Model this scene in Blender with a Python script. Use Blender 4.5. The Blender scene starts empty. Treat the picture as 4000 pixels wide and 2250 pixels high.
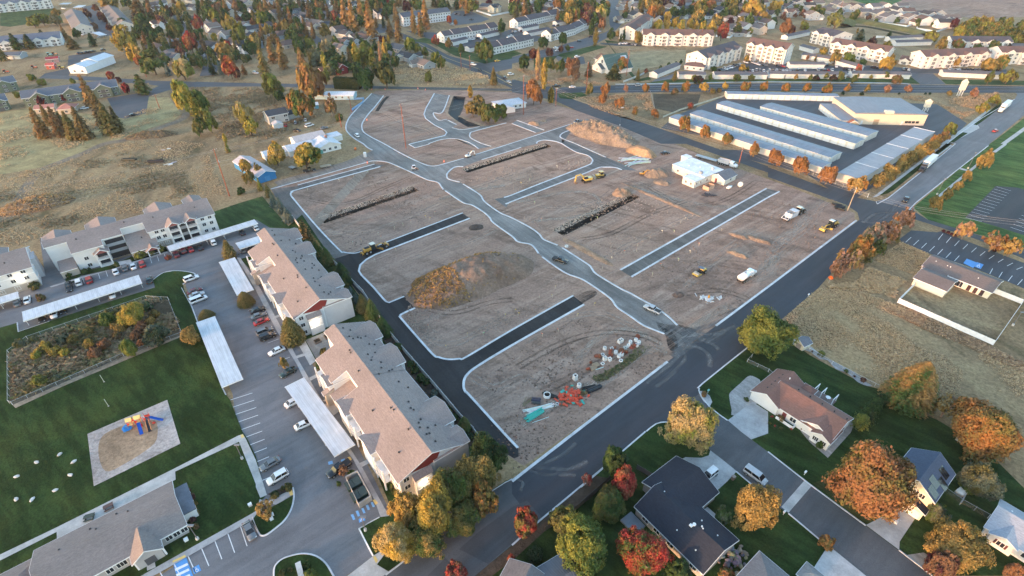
import bpy,bmesh,math,random
from math import radians as rad,sin,cos,pi,hypot,atan2
from mathutils import Vector,Matrix
from mathutils.geometry import tessellate_polygon
random.seed(11)
S=bpy.context.scene
C=S.collection
D=bpy.data
# ------------------------------------------------------------------ camera
CAM_H=105.0
PITCH,ROLL,FPX=rad(35.855),rad(-0.1455),2102.2
cd=D.cameras.new('camera');cam=D.objects.new('camera',cd);C.objects.link(cam);S.camera=cam
cd.sensor_width=36.0;cd.lens=36.0*FPX/4000.0;cd.clip_start=1.0;cd.clip_end=6000.0
cam.location=(0,0,CAM_H)
cam.rotation_mode='QUATERNION'
cam.rotation_quaternion=(Matrix.Rotation(pi/2-PITCH,3,'X')@Matrix.Rotation(ROLL,3,'Z')).to_quaternion()
# ------------------------------------------------------------------ light
SUN_EL,SUN_AZ=rad(5.0),atan2(-0.62,-0.78)
wd=D.worlds.new('World');S.world=wd;wd.use_nodes=True
nt=wd.node_tree;nt.nodes.clear()
sky=nt.nodes.new('ShaderNodeTexSky');sky.sky_type='NISHITA';sky.sun_disc=False
sky.sun_elevation=SUN_EL;sky.sun_rotation=pi/2-SUN_AZ
sky.air_density=1.0;sky.dust_density=1.2;sky.ozone_density=1.6
bg=nt.nodes.new('ShaderNodeBackground');bg.inputs['Strength'].default_value=0.15
wo=nt.nodes.new('ShaderNodeOutputWorld')
nt.links.new(sky.outputs[0],bg.inputs[0]);nt.links.new(bg.outputs[0],wo.inputs[0])
sl=D.lights.new('sun','SUN');sl.energy=0.58;sl.angle=rad(0.6);sl.color=(1.0,0.48,0.27)
sun=D.objects.new('sun',sl);C.objects.link(sun)
sd=Vector((cos(SUN_AZ)*cos(SUN_EL),sin(SUN_AZ)*cos(SUN_EL),sin(SUN_EL)))
sun.location=sd*300
sun.rotation_mode='QUATERNION';sun.rotation_quaternion=sd.to_track_quat('Z','Y')
S.view_settings.view_transform='Standard';S.view_settings.look='None'
S.view_settings.exposure=2.9;S.view_settings.gamma=1.0
S.view_settings.use_curve_mapping=False
# ------------------------------------------------------------------ pixel (4000x2250) -> ground metres
_cp,_sp=cos(PITCH),sin(PITCH)
_F=Vector((0,_cp,-_sp));_r=Vector((1,0,0));_u=Vector((0,_sp,_cp))
_R=cos(ROLL)*_r+sin(ROLL)*_u;_U=-sin(ROLL)*_r+cos(ROLL)*_u
def P(x,y,z=0.0):
 d=_R*((x-2000)/FPX)-_U*((y-1125)/FPX)+_F
 t=(CAM_H-z)/-d.z
 return Vector((d.x*t,d.y*t,z))
def proj(w):
 v=Vector(w)-Vector((0,0,CAM_H));c=v.dot(_F)
 return 2000+FPX*v.dot(_R)/c,1125-FPX*v.dot(_U)/c
def top_z(g,ypx):
 a,b=0.0,80.0
 for _ in range(40):
  m=(a+b)/2
  if proj((g.x,g.y,m))[1]>ypx:a=m
  else:b=m
 return a
_OFF={'0':0,'1':562,'2':1124,'3':1686}
def K(s):
 out=[];i=j='0';k=1
 for t in s.split():
  if ':' in t:
   h,t=t.split(':')
   if h=='o':k=0
   else:k=1;i,j=h
  x,y=[float(q)for q in t.split(',')]
  if k==0:out.append((x*1.55280,y*1.55280))
  else:
   m=0.38926 if j=='3' else 0.38820
   out.append((1000*int(i)+x*m,_OFF[j]+y*m))
 return out
def W(s,z=0.0):return[P(x,y,z)for x,y in K(s)]
def W1(s,z=0.0):return W(s,z)[0]
def mpp(g):
 v=Vector(g)-Vector((0,0,CAM_H));d=v.dot(_F);return d/FPX*(d/v.length)**0.5
# ------------------------------------------------------------------ materials
def mat_new(name):
 m=D.materials.new(name);m.use_nodes=True
 n=m.node_tree;b=n.nodes['Principled BSDF']
 return m,n,b
class N:
 def __init__(s,nt):s.t=nt
 def n(s,k,**kw):
  o=s.t.nodes.new(k)
  for a,v in kw.items():
   if a.startswith('i_'):o.inputs[a[2:].replace('_',' ')].default_value=v
   else:setattr(o,a,v)
  return o
 def l(s,a,b):s.t.links.new(a,b)
 def coord(s,rot=0.0,scale=(1,1,1),obj=False):
  tc=s.n('ShaderNodeTexCoord')if obj else s.n('ShaderNodeNewGeometry')
  mp=s.n('ShaderNodeMapping');mp.vector_type='TEXTURE';mp.inputs['Rotation'].default_value=(0,0,-rot);mp.inputs['Scale'].default_value=[1/q for q in scale]
  s.l(tc.outputs['Object' if obj else 'Position'],mp.inputs['Vector']);return mp.outputs[0]
 def noise(s,vec,scale,detail=4,rough=0.55,dist=0.0):
  o=s.n('ShaderNodeTexNoise',i_Scale=scale,i_Detail=detail,i_Roughness=rough,i_Distortion=dist)
  s.l(vec,o.inputs['Vector']);return o.outputs[0]
 def ramp(s,fac,*stops):
  o=s.n('ShaderNodeValToRGB');r=o.color_ramp
  while len(r.elements)<len(stops):r.elements.new(0.5)
  for e,(p,c)in zip(r.elements,stops):
   e.position=p;e.color=(c,c,c,1)if isinstance(c,(int,float))else(*c,1)
  s.l(fac,o.inputs[0]);return o.outputs[0]
 def mix(s,fac,a,b,mode='MIX'):
  o=s.n('ShaderNodeMix',data_type='RGBA',blend_type=mode)
  for v,k in((fac,0),(a,6),(b,7)):
   if hasattr(v,'links'):s.l(v,o.inputs[k])
   elif k==0:o.inputs[0].default_value=v
   else:o.inputs[k].default_value=(*v,1)
  return o.outputs[2]
 def math(s,op,a,b=0.0):
  o=s.n('ShaderNodeMath',operation=op)
  for v,k in((a,0),(b,1)):
   if hasattr(v,'links'):s.l(v,o.inputs[k])
   else:o.inputs[k].default_value=v
  return o.outputs[0]
 def bump(s,h,strength,dist,bsdf):
  o=s.n('ShaderNodeBump',i_Strength=strength,i_Distance=dist)
  s.l(h,o.inputs['Height']);s.l(o.outputs[0],bsdf.inputs['Normal'])
 def ocol(s):return s.n('ShaderNodeObjectInfo').outputs['Color']
M={}
def mk(name,rough=0.8,spec=0.3,metal=0.0):
 m,t,b=mat_new(name);M[name]=m
 b.inputs['Roughness'].default_value=rough;b.inputs['Metallic'].default_value=metal
 b.inputs['Specular IOR Level'].default_value=spec
 return N(t),b
A_ANG=rad(39.67)
def ground_mats():
    # dry grass / weeds of the open fields
 n,b=mk('field',0.95,0.1)
 v=n.coord(0.4);v2=n.coord(-0.25,(1.0,0.45,1))
 big=n.noise(v,0.018,5,0.6,0.6);mid=n.noise(v2,0.09,6,0.65,0.8);fine=n.noise(v,0.9,8,0.75,0.4)
 c=n.mix(n.ramp(big,(0.38,0),(0.62,1)),(0.360,0.252,0.145),(0.265,0.185,0.112))
 c=n.mix(n.ramp(mid,(0.46,0),(0.66,0.75)),c,(0.430,0.325,0.190))
 c=n.mix(n.ramp(mid,(0.30,0.85),(0.45,0)),c,(0.120,0.105,0.058))
 c=n.mix(n.ramp(fine,(0.30,0),(0.72,1)),n.mix(1.0,c,(0.45,0.46,0.42),'MULTIPLY'),n.mix(1.0,c,(1.35,1.3,1.25),'MULTIPLY'))
 n.l(c,b.inputs['Base Color']);n.bump(fine,0.8,0.4,b)
    # tinted grass for lawns (colour from the object)
 n,b=mk('grass',0.95,0.1)
 v=n.coord(0.9);v2=n.coord(A_ANG,(0.25,1.2,1))
 big=n.noise(v,0.07,5,0.6,0.5);fine=n.noise(v,2.2,6,0.7);mow=n.noise(v2,0.35,3)
 c=n.mix(1.0,n.ocol(),n.ramp(big,(0.3,(0.62,0.7,0.6)),(0.5,(1,1,1)),(0.70,(1.75,1.35,1.2))),'MULTIPLY')
 c=n.mix(1.0,c,n.ramp(fine,(0.3,0.6),(0.7,1.4)),'MULTIPLY')
 c=n.mix(1.0,c,n.ramp(mow,(0.42,0.78),(0.58,1.22)),'MULTIPLY')
 n.l(c,b.inputs['Base Color']);n.bump(fine,0.6,0.2,b)
    # graded building lots
 n,b=mk('dirt',0.95,0.1)
 v=n.coord();vt=n.coord(-A_ANG,(0.10,1.0,1));vu=n.coord(-A_ANG,(0.05,0.5,1));vc=n.coord(0.6,(0.35,0.8,1))
 big=n.noise(v,0.022,5,0.6,0.8);tr=n.noise(vt,0.55,6,0.68,1.2);tr2=n.noise(vu,0.30,5,0.6,2.0)
 cur=n.noise(vc,0.08,4,0.6,2.5);fine=n.noise(v,1.3,8,0.75);peb=n.noise(v,3.5,3,0.9)
 c=n.mix(n.ramp(big,(0.36,0),(0.64,1)),(0.355,0.235,0.172),(0.280,0.186,0.142))
 c=n.mix(n.ramp(tr2,(0.50,0),(0.68,0.8)),c,(0.440,0.325,0.255))
 c=n.mix(n.ramp(cur,(0.54,0),(0.68,0.75)),c,(0.180,0.115,0.086))
 pat=n.noise(v,0.006,4,0.6,1.5);c=n.mix(n.ramp(pat,(0.42,0),(0.6,0.6)),c,(0.290,0.205,0.165))
 dmp=n.noise(n.coord(0.3,(0.7,1.4,1)),0.055,6,0.68,1.8);c=n.mix(1.0,c,n.ramp(dmp,(0.34,0.66),(0.48,1.0),(0.66,1.12)),'MULTIPLY')
 msk=n.ramp(n.noise(v,0.035,4,0.6,1.0),(0.40,0.15),(0.60,0.9))
 c=n.mix(msk,c,n.mix(1.0,c,n.ramp(tr,(0.30,0.66),(0.5,1.0),(0.7,1.25)),'MULTIPLY'))
 c=n.mix(1.0,c,n.ramp(fine,(0.28,0.62),(0.72,1.36)),'MULTIPLY')
 c=n.mix(n.ramp(peb,(0.70,0),(0.80,0.6)),c,(0.36,0.32,0.29))
 n.l(c,b.inputs['Base Color']);n.bump(n.math('ADD',tr,fine),0.9,0.35,b)
    # crushed gravel streets, tinted by the object
 n,b=mk('gravel',0.9,0.2)
 v=n.coord();v2=n.coord(0.95,(0.06,0.9,1))
 fine=n.noise(v,1.6,8,0.75);big=n.noise(v,0.05,5,0.65,1.0)
 st=n.math('MULTIPLY',n.noise(v2,0.5,5,0.65,0.8),1.0)
 c=n.mix(1.0,n.ocol(),n.ramp(big,(0.32,0.75),(0.68,1.3)),'MULTIPLY')
 c=n.mix(1.0,c,n.ramp(st,(0.35,0.8),(0.65,1.22)),'MULTIPLY')
 c=n.mix(1.0,c,n.ramp(fine,(0.3,0.75),(0.7,1.25)),'MULTIPLY')
 n.l(c,b.inputs['Base Color']);n.bump(fine,0.5,0.12,b)
    # asphalt, tinted by the object
 n,b=mk('asphalt',0.82,0.35)
 v=n.coord();v2=n.coord(-A_ANG,(0.05,0.6,1))
 fine=n.noise(v,4.0,6,0.8);big=n.noise(v,0.07,5,0.6,1.0);st=n.noise(v2,0.6,5,0.6,1.0);ck=n.noise(v,0.25,6,0.7,1.5)
 c=n.mix(1.0,n.ocol(),n.ramp(big,(0.32,0.82),(0.68,1.2)),'MULTIPLY')
 c=n.mix(1.0,c,n.ramp(st,(0.35,0.88),(0.65,1.14)),'MULTIPLY')
 c=n.mix(1.0,c,n.ramp(ck,(0.485,1.0),(0.5,0.82),(0.515,1.0)),'MULTIPLY')
 c=n.mix(1.0,c,n.ramp(fine,(0.3,0.82),(0.7,1.18)),'MULTIPLY')
 n.l(c,b.inputs['Base Color']);n.bump(fine,0.3,0.03,b)
 n.l(n.ramp(big,(0.3,0.7),(0.7,0.9)),b.inputs['Roughness'])
    # dry dust and mud carried on to hard ground: broken, see-through streaks
 n,b=mk('dust',0.95,0.1)
 v=n.coord();v2=n.coord(-A_ANG,(0.07,0.9,1));s1=n.noise(v2,0.8,6,0.7,1.5);s2=n.noise(v,0.12,5,0.65,1.0);s3=n.noise(v,2.0,5,0.7)
 a=n.math('MULTIPLY',n.ramp(s1,(0.34,0),(0.60,0.9)),n.ramp(s2,(0.30,0.15),(0.55,1)))
 n.l(n.math('MULTIPLY',a,n.ramp(s3,(0.3,0.4),(0.7,1.0))),b.inputs['Alpha']);n.l(n.ocol(),b.inputs['Base Color'])
    # concrete
 n,b=mk('concrete',0.85,0.25)
 v=n.coord();fine=n.noise(v,2.5,6,0.75);big=n.noise(v,0.3,4,0.6)
 c=n.mix(1.0,n.ocol(),n.ramp(big,(0.3,0.74),(0.7,1.14)),'MULTIPLY')
 c=n.mix(1.0,c,n.ramp(fine,(0.3,0.84),(0.7,1.14)),'MULTIPLY')
 n.l(c,b.inputs['Base Color']);n.bump(fine,0.2,0.02,b)
    # loose earth for piles, banks, beds
 n,b=mk('earth',0.95,0.1)
 v=n.coord();fine=n.noise(v,1.1,8,0.75,0.3);big=n.noise(v,0.13,5,0.65,0.6)
 c=n.mix(1.0,n.ocol(),n.ramp(big,(0.32,0.7),(0.68,1.3)),'MULTIPLY')
 c=n.mix(1.0,c,n.ramp(fine,(0.3,0.6),(0.7,1.35)),'MULTIPLY')
 n.l(c,b.inputs['Base Color']);n.bump(fine,1.0,0.5,b)
def surf_mats():
    # painted / sided wall
 n,b=mk('siding',0.75,0.3)
 v=n.coord(obj=True);lap=n.n('ShaderNodeTexWave',wave_type='BANDS',bands_direction='Z',wave_profile='SAW',i_Scale=0.8,i_Distortion=0.0)
 n.l(v,lap.inputs['Vector']);big=n.noise(v,0.4,4,0.6)
 c=n.mix(1.0,n.ocol(),n.ramp(big,(0.3,0.93),(0.7,1.05)),'MULTIPLY')
 n.l(c,b.inputs['Base Color']);n.bump(lap.outputs[0],0.35,0.04,b)
    # shingle roof
 n,b=mk('shingle',0.9,0.2)
 v=n.coord(obj=True);vs=n.coord(obj=True,scale=(1.0,3.0,3.0));fine=n.noise(vs,1.1,6,0.8);big=n.noise(v,0.12,4,0.6);sp=n.noise(v,4.0,3,0.9)
 row=n.n('ShaderNodeTexWave',wave_type='BANDS',bands_direction='Z',wave_profile='SAW',i_Scale=1.6,i_Distortion=0.4)
 n.l(v,row.inputs['Vector'])
 c=n.mix(1.0,n.ocol(),n.ramp(fine,(0.3,0.74),(0.7,1.26)),'MULTIPLY')
 c=n.mix(1.0,c,n.ramp(big,(0.3,0.9),(0.7,1.1)),'MULTIPLY')
 c=n.mix(1.0,c,n.ramp(sp,(0.3,0.85),(0.7,1.15)),'MULTIPLY')
 n.l(c,b.inputs['Base Color']);n.bump(n.math('ADD',row.outputs[0],fine),0.45,0.05,b)
    # ribbed metal roof
 n,b=mk('metal_roof',0.6,0.3)
 v=n.coord(obj=True);rib=n.n('ShaderNodeTexWave',wave_type='BANDS',bands_direction='X',wave_profile='SIN',i_Scale=0.7)
 n.l(v,rib.inputs['Vector']);big=n.noise(v,0.25,5,0.6,1.0);st=n.noise(n.coord(obj=True,scale=(2,0.15,1)),1.0,4)
 c=n.mix(1.0,n.ocol(),n.ramp(big,(0.3,0.9),(0.7,1.06)),'MULTIPLY')
 c=n.mix(1.0,c,n.ramp(st,(0.25,0.78),(0.6,1.05)),'MULTIPLY')
 c=n.mix(1.0,c,n.ramp(rib.outputs[0],(0.02,0.9),(0.2,1.0)),'MULTIPLY')
 n.l(c,b.inputs['Base Color']);n.bump(rib.outputs[0],0.4,0.05,b)
 for name,r,s,mt in(('paint',0.6,0.35,0),('gloss',0.25,0.5,0),('steel',0.4,0.5,0.7),('rubber',0.9,0.2,0)):
  n,b=mk(name,r,s,mt)
  v=n.coord();big=n.noise(v,0.9,5,0.65)
  c=n.mix(1.0,n.ocol(),n.ramp(big,(0.3,0.88),(0.7,1.1)),'MULTIPLY')
  n.l(c,b.inputs['Base Color'])
  if name=='gloss':b.inputs['Coat Weight'].default_value=0.5
 n,b=mk('glass',0.08,0.6)
 n.l(n.ocol(),b.inputs['Base Color'])
    # lamp that is lit
 n,b=mk('lamp',0.5);b.inputs['Emission Color'].default_value=(1,0.78,0.5,1);b.inputs['Emission Strength'].default_value=12
    # chain link mesh
 n,b=mk('chain',0.5,0.4,0.5);b.inputs['Base Color'].default_value=(0.35,0.37,0.38,1);b.inputs['Alpha'].default_value=0.28
    # bark
 n,b=mk('bark',0.95,0.1)
 v=n.coord(obj=True,scale=(3,3,0.6));f=n.noise(v,2.0,6,0.7)
 c=n.mix(1.0,n.ocol(),n.ramp(f,(0.3,0.6),(0.7,1.4)),'MULTIPLY');n.l(c,b.inputs['Base Color']);n.bump(f,0.6,0.05,b)
    # leaves: colour and second colour from the object, mixed by clump and leaf
 n,b=mk('leaf',0.8,0.2)
 geo=n.n('ShaderNodeNewGeometry');isl=geo.outputs['Random Per Island']
 oi=n.n('ShaderNodeObjectInfo')
 at=n.n('ShaderNodeAttribute',attribute_type='OBJECT',attribute_name='leaf_two')
 tc=n.n('ShaderNodeTexCoord');off=n.n('ShaderNodeVectorMath',operation='ADD')
 n.l(tc.outputs['Object'],off.inputs[0]);sc=n.math('MULTIPLY',oi.outputs['Random'],37.0);n.l(sc,off.inputs[1])
 cl=n.noise(off.outputs[0],1.3,3,0.6)
 f=n.math('ADD',n.math('MULTIPLY',n.math('SUBTRACT',isl,0.5),0.12),cl)
 c=n.mix(n.ramp(f,(0.43,0),(0.60,1)),oi.outputs['Color'],at.outputs['Color'])
 c=n.mix(1.0,c,n.ramp(isl,(0,0.78),(1,1.22)),'MULTIPLY')
 n.l(c,b.inputs['Base Color'])
 tr=n.n('ShaderNodeBsdfTranslucent');n.l(c,tr.inputs['Color'])
 mx=n.n('ShaderNodeMixShader',i_Fac=0.22);out=n.t.nodes['Material Output']
 n.l(b.outputs[0],mx.inputs[1]);n.l(tr.outputs[0],mx.inputs[2]);n.l(mx.outputs[0],out.inputs['Surface'])
    # water
 n,b=mk('water',0.08,0.5);b.inputs['Base Color'].default_value=(0.012,0.016,0.014,1)
 v=n.coord();n.bump(n.noise(v,1.0,3),0.15,0.05,b)
ground_mats();surf_mats()
# ------------------------------------------------------------------ mesh helper
class MB:
 def __init__(s):s.v=[];s.f=[]
 def add(s,vs,fs):
  o=len(s.v);s.v+=[tuple(q)for q in vs];s.f+=[tuple(i+o for i in q)for q in fs];return s
 def box(s,x0,y0,z0,x1,y1,z1):
  return s.add([(x0,y0,z0),(x1,y0,z0),(x1,y1,z0),(x0,y1,z0),(x0,y0,z1),(x1,y0,z1),(x1,y1,z1),(x0,y1,z1)],
                     [(3,2,1,0),(4,5,6,7),(0,1,5,4),(1,2,6,5),(2,3,7,6),(3,0,4,7)])
 def cbox(s,c,size,rz=0.0,ry=0.0):
  hx,hy,hz=[q/2 for q in size];m=Matrix.Rotation(rz,3,'Z')@Matrix.Rotation(ry,3,'Y');c=Vector(c)
  vs=[c+m@Vector((a*hx,b*hy,d*hz))for d in(-1,1)for a,b in((-1,-1),(1,-1),(1,1),(-1,1))]
  return s.add(vs,[(3,2,1,0),(4,5,6,7),(0,1,5,4),(1,2,6,5),(2,3,7,6),(3,0,4,7)])
 def prism(s,poly,ax,a,b):
  def p3(q,t):return{'x':(t,q[0],q[1]),'y':(q[0],t,q[1]),'z':(q[0],q[1],t)}[ax]
  k=len(poly)
  return s.add([p3(q,a)for q in poly]+[p3(q,b)for q in poly],
                     [tuple(range(k))[::-1],tuple(range(k,2*k))]+[(i,(i+1)%k,k+(i+1)%k,k+i)for i in range(k)])
 def tube(s,a,b,r0,r1=None,k=8,caps=True):
  a,b=Vector(a),Vector(b);r1=r0 if r1 is None else r1
  d=(b-a).normalized();u=d.orthogonal().normalized();w=d.cross(u)
  vs=[a+(u*cos(2*pi*i/k)+w*sin(2*pi*i/k))*r0 for i in range(k)]+[b+(u*cos(2*pi*i/k)+w*sin(2*pi*i/k))*r1 for i in range(k)]
  fs=[(i,(i+1)%k,k+(i+1)%k,k+i)for i in range(k)]
  if caps:fs+=[tuple(range(k))[::-1],tuple(range(k,2*k))]
  return s.add(vs,fs)
 def loft(s,rings,caps=True):
  k=len(rings[0]);o=len(s.v);s.v+=[tuple(q)for r in rings for q in r]
  for j in range(len(rings)-1):
   for i in range(k):
    s.f.append((o+j*k+i,o+j*k+(i+1)%k,o+(j+1)*k+(i+1)%k,o+(j+1)*k+i))
  if caps:s.f+=[tuple(o+i for i in range(k))[::-1],tuple(o+(len(rings)-1)*k+i for i in range(k))]
  return s
 def ball(s,c,r,seg=8,rings=5,sq=(1,1,1),jit=0.0):
  R=[]
  for j in range(1,rings):
   t=pi*j/rings
   R.append([(c[0]+r*sq[0]*sin(t)*cos(2*pi*i/seg)*(1+random.uniform(-jit,jit)),c[1]+r*sq[1]*sin(t)*sin(2*pi*i/seg)*(1+random.uniform(-jit,jit)),
                       c[2]-r*sq[2]*cos(t))for i in range(seg)])
  return s.loft(R)
 def mesh(s,name,mat=None,smooth=False):
  m=D.meshes.new(name);m.from_pydata(s.v,[],s.f)
  bm=bmesh.new();bm.from_mesh(m);bmesh.ops.recalc_face_normals(bm,faces=bm.faces);bm.to_mesh(m);bm.free()
  if mat:m.materials.append(M[mat])
  if smooth:m.polygons.foreach_set('use_smooth',[True]*len(m.polygons))
  return m
 def obj(s,name,mat,parent=None,col=None,smooth=False):
  return link(name,s.mesh(name,mat,smooth),parent,col)
KIDS={}
def link(name,me,parent=None,col=None,loc=None,rz=None):
 o=D.objects.new(name,me);C.objects.link(o)
 if parent is not None:
  o.parent=parent;KIDS.setdefault(parent.as_pointer(),[]).append(o)
 if col is not None:o.color=(*col,1)
 if loc is not None:o.location=loc
 if rz is not None:o.rotation_euler=(0,0,rz)
 return o
def tag(o,label=None,cat=None,group=None,kind=None):
 if label:o['label']=label
 if cat:o['category']=cat
 if group:o['group']=group
 if kind:o['kind']=kind
 return o
def thing(name,label,cat,loc=(0,0,0),rz=0.0,group=None):
 o=D.objects.new(name,None);C.objects.link(o);o.location=loc;o.rotation_euler=(0,0,rz)
 o.empty_display_size=0.5
 return tag(o,label,cat,group)
def dup(root,loc,rz,label,group=None,col=None,colparts=(),scale=None):
 r=root.copy();C.objects.link(r);r.location=loc;r.rotation_euler=(0,0,rz)
 if scale:r.scale=scale
 tag(r,label,None,group)
 def rec(src,dst):
  for ch in list(KIDS.get(src.as_pointer(),())):
   c=ch.copy();C.objects.link(c);c.parent=dst
   KIDS.setdefault(dst.as_pointer(),[]).append(c)
   if col is not None and ch.name.split('.')[0]in colparts:c.color=(*col,1)
   rec(ch,c)
 rec(root,r)
 return r
ORD='first second third fourth fifth sixth seventh eighth ninth tenth eleventh twelfth thirteenth fourteenth fifteenth sixteenth seventeenth eighteenth nineteenth twentieth'.split()
def ordn(i):
 if i<20:return ORD[i]
 t=['twenty','thirty','forty','fifty'][(i+1)//10-2]
 k=(i+1)%10
 return{'twenty':'twentieth','thirty':'thirtieth','forty':'fortieth','fifty':'fiftieth'}[t]if k==0 else t+'-'+ORD[k-1]
def smooth(pts,n=5,closed=False):
 out=[];k=len(pts)
 for i in range(k-1):
  p0,p1,p2,p3=pts[max(i-1,0)],pts[i],pts[i+1],pts[min(i+2,k-1)]
  for j in range(n):
   t=j/n
   out.append(0.5*((2*p1)+(p2-p0)*t+(2*p0-5*p1+4*p2-p3)*t*t+(3*p1-p0-3*p2+p3)*t**3))
 out.append(pts[-1]);return out
def sheet(name,pts,z,mat,col=(1,1,1),holes=(),kind='structure',label=None):
 loops=[[Vector((p.x,p.y,z))for p in pts]]+[[Vector((p.x,p.y,z))for p in h]for h in holes]
 tris=tessellate_polygon(loops);vs=[tuple(v)for l in loops for v in l]
 m=D.meshes.new(name);fs=[]
 for t in tris:
  a,b,c=(Vector(vs[i])for i in t)
  fs.append(tuple(t)if(b-a).cross(c-a).z>0 else tuple(t)[::-1])
 m.from_pydata(vs,[],fs);m.materials.append(M[mat])
 o=link(name,m,None,col);o['kind']=kind
 if label:o['label']=label
 return o
def offset(pts,d):
 out=[]
 for i,p in enumerate(pts):
  a=pts[max(i-1,0)];b=pts[min(i+1,len(pts)-1)]
  t=Vector((b.x-a.x,b.y-a.y));t=t.normalized()if t.length>1e-6 else Vector((1,0))
  out.append(Vector((p.x-t.y*d,p.y+t.x*d,p.z)))
 return out
def ribbon(mb,pts,prof):
 lines=[[Vector((q.x,q.y,z))for q in offset(pts,d)]for d,z in prof]
 k=len(lines)
 for i in range(len(pts)-1):
  for j in range(k-1):
   o=len(mb.v);mb.v+=[tuple(lines[j][i]),tuple(lines[j][i+1]),tuple(lines[j+1][i+1]),tuple(lines[j+1][i])];mb.f.append((o,o+1,o+2,o+3))
 return mb
def strip(name,pts,w,z,mat,col,kind='structure'):
 mb=MB();ribbon(mb,pts,[(-w/2,z),(w/2,z)]);o=mb.obj(name,mat,None,col);o['kind']=kind;return o
KERB=(0.62,0.62,0.63)
def kerb(s,w=0.66,h=0.16,sm=5,z0=0.0,col=KERB,name='kerb',grid=None):
 pts=W(s)if isinstance(s,str)else s
 if sm>1:pts=smooth(pts,sm)
 mb=MB();ribbon(mb,pts,[(-w/2,z0-0.02),(-w/2,z0+h),(-w/8,z0+h),(w/8,z0+0.085),(w/2,z0+0.075),(w/2,z0-0.02)])
 o=mb.obj(name,'concrete',None,col);o['kind']='structure';return o
def rectF(s,depth,z=0.0):
 a,b=W(s,z);u=Vector((b.x-a.x,b.y-a.y,0));L=u.length;u/=L;v=Vector((-u.y,u.x,0))
 c=(a+b)/2+v*(depth/2);c.z=0
 return c,atan2(u.y,u.x),L
def inside(p,poly):
 c=False;j=len(poly)-1
 for i in range(len(poly)):
  a,b=poly[i],poly[j]
  if(a.y>p.y)!=(b.y>p.y)and p.x<(b.x-a.x)*(p.y-a.y)/(b.y-a.y)+a.x:c=not c
  j=i
 return c
# ================================================================== GROUND AND ROADS
def V2(x,y):return Vector((x,y,0))
# --- the construction site outline (hole in the field, filled by the graded dirt)
site=W('o:945,228 1100,226 1300,232 1440,276 1500,292 1620,330 1790,400 2000,475 2150,536 2150,557 1800,822 1680,912 1318,1172 1205,1100 1015,880 940,770 760,560 690,470 722,455 870,408 932,380 880,342 868,312 882,280')
# trenches and pit: (near bank, far bank) strips measured along the site grid
def rot(p,a):return Vector((p.x*cos(a)-p.y*sin(a),p.x*sin(a)+p.y*cos(a),0))
def trench_box(s,w):
 a,b=W(s);u=(b-a).normalized();v=Vector((-u.y,u.x,0))
 return a,b,u,v,w
T1=trench_box('11:690,800 1640,470',6.2)
T2=trench_box('21:520,925 1290,535',6.2)
T3=trench_box('11:2130,290 21:400,25',5.6)
pit=W('10:1990,965 2110,975 2085,1090 2050,1170 2120,1215 2270,1268 2130,1278 2040,1225 1930,1150 1950,1060')
def tr_poly(t):
 a,b,u,v,w=t;return[a,b,b+v*w,a+v*w]
holes=[tr_poly(t)for t in(T1,T2,T3)]+[pit]
big=[V2(-1500,-60),V2(1500,-60),V2(1900,1500),V2(1900,2600),V2(-1900,2600),V2(-1900,1500)]
sheet('ground',big,0.0,'field',holes=[site])
sheet('site_ground',site,0.0,'dirt',holes=holes)
# ---------------------------------------------------------------- gravel streets in the site
GRV=(0.190,0.182,0.172);DRK=(0.034,0.033,0.034);GR2=(0.135,0.132,0.128)
c1='10:1165,940 975,1140 920,1220 905,1290 930,1340 1000,1400 1080,1447 11:1120,35 1175,65'
c2='10:1285,962 1200,1070 1130,1150 1075,1230 1065,1280 1085,1330 1160,1380 1290,1447 11:1450,90 1600,165 1720,215 1800,222 1880,205 2090,145'
c2n='11:2200,110 20:0,1440 610,1243'
c3a='11:150,455 640,320 1100,190 1190,172 1300,180 1380,205 1560,285 1720,360 1800,378 1840,395 1865,430 1885,460'
c3b='11:1905,472 2080,590 2170,615 2280,680 2350,740 2390,795 2576,930 21:60,985 180,1010 230,1050 268,1105'
c3c='21:305,1138 430,1230 560,1310 700,1360 840,1447 22:960,85 1010,130 1060,200 1180,280 1300,365 1380,405 1535,465'
e1='11:2085,230 2000,235 1935,285 1920,320 1940,355 2050,385'
e2='11:2085,405 2250,510 2300,580 2450,690 2576,745 21:180,840 270,905 310,955 370,985 460,1020'
e3='21:505,1045 760,1210 800,1250 850,1310 1075,1447 22:1190,55 1260,95 1440,195 1540,265 1600,315 1665,380'
n1='11:2270,160 2576,65 21:90,35'
l1='20:505,1447 440,1425 330,1410 260,1425 248,1447'
l2='20:505,1447 21:640,80 760,115 810,160 800,190 750,222 300,395 0,515 11:2495,540'
l3='20:605,1305 530,1330 488,1360 500,1390 640,1447 21:945,135'
l4='21:1105,262 1040,240 930,235 860,245 640,335 0,580 11:2540,600'
t1='10:1795,940 1710,1090 1690,1150 1710,1195 1800,1260 1900,1310 1920,1335 1900,1365 1560,1447 11:1540,5 1600,40 1745,2'
t1b='10:1735,1447 1860,1405 1990,1395 2080,1410 2170,1447 11:2240,50'
t2='10:1945,960 1875,1130 1790,1135 1795,1170 1840,1210 1920,1200'
t3='10:1935,1210 2020,1255';t4='10:1975,1285 2060,1305 2150,1295 2250,1275'
r1='10:2520,1237 2200,1320 2155,1345 2155,1380 2200,1410 2280,1447 11:2370,25'
a4a='20:0,1243 240,1335';a4b='20:50,1210 325,1310'
b1='11:1250,230 440,455 370,482 350,512 400,580 620,840 840,1070 880,1090 950,1100 1040,1090 1310,990 2080,695'
b2='11:2150,750 1200,1115 1110,1165 1050,1220 1035,1280 1060,1320 1185,1447 12:1280,110 1310,140 1340,150 1490,88'
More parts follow.
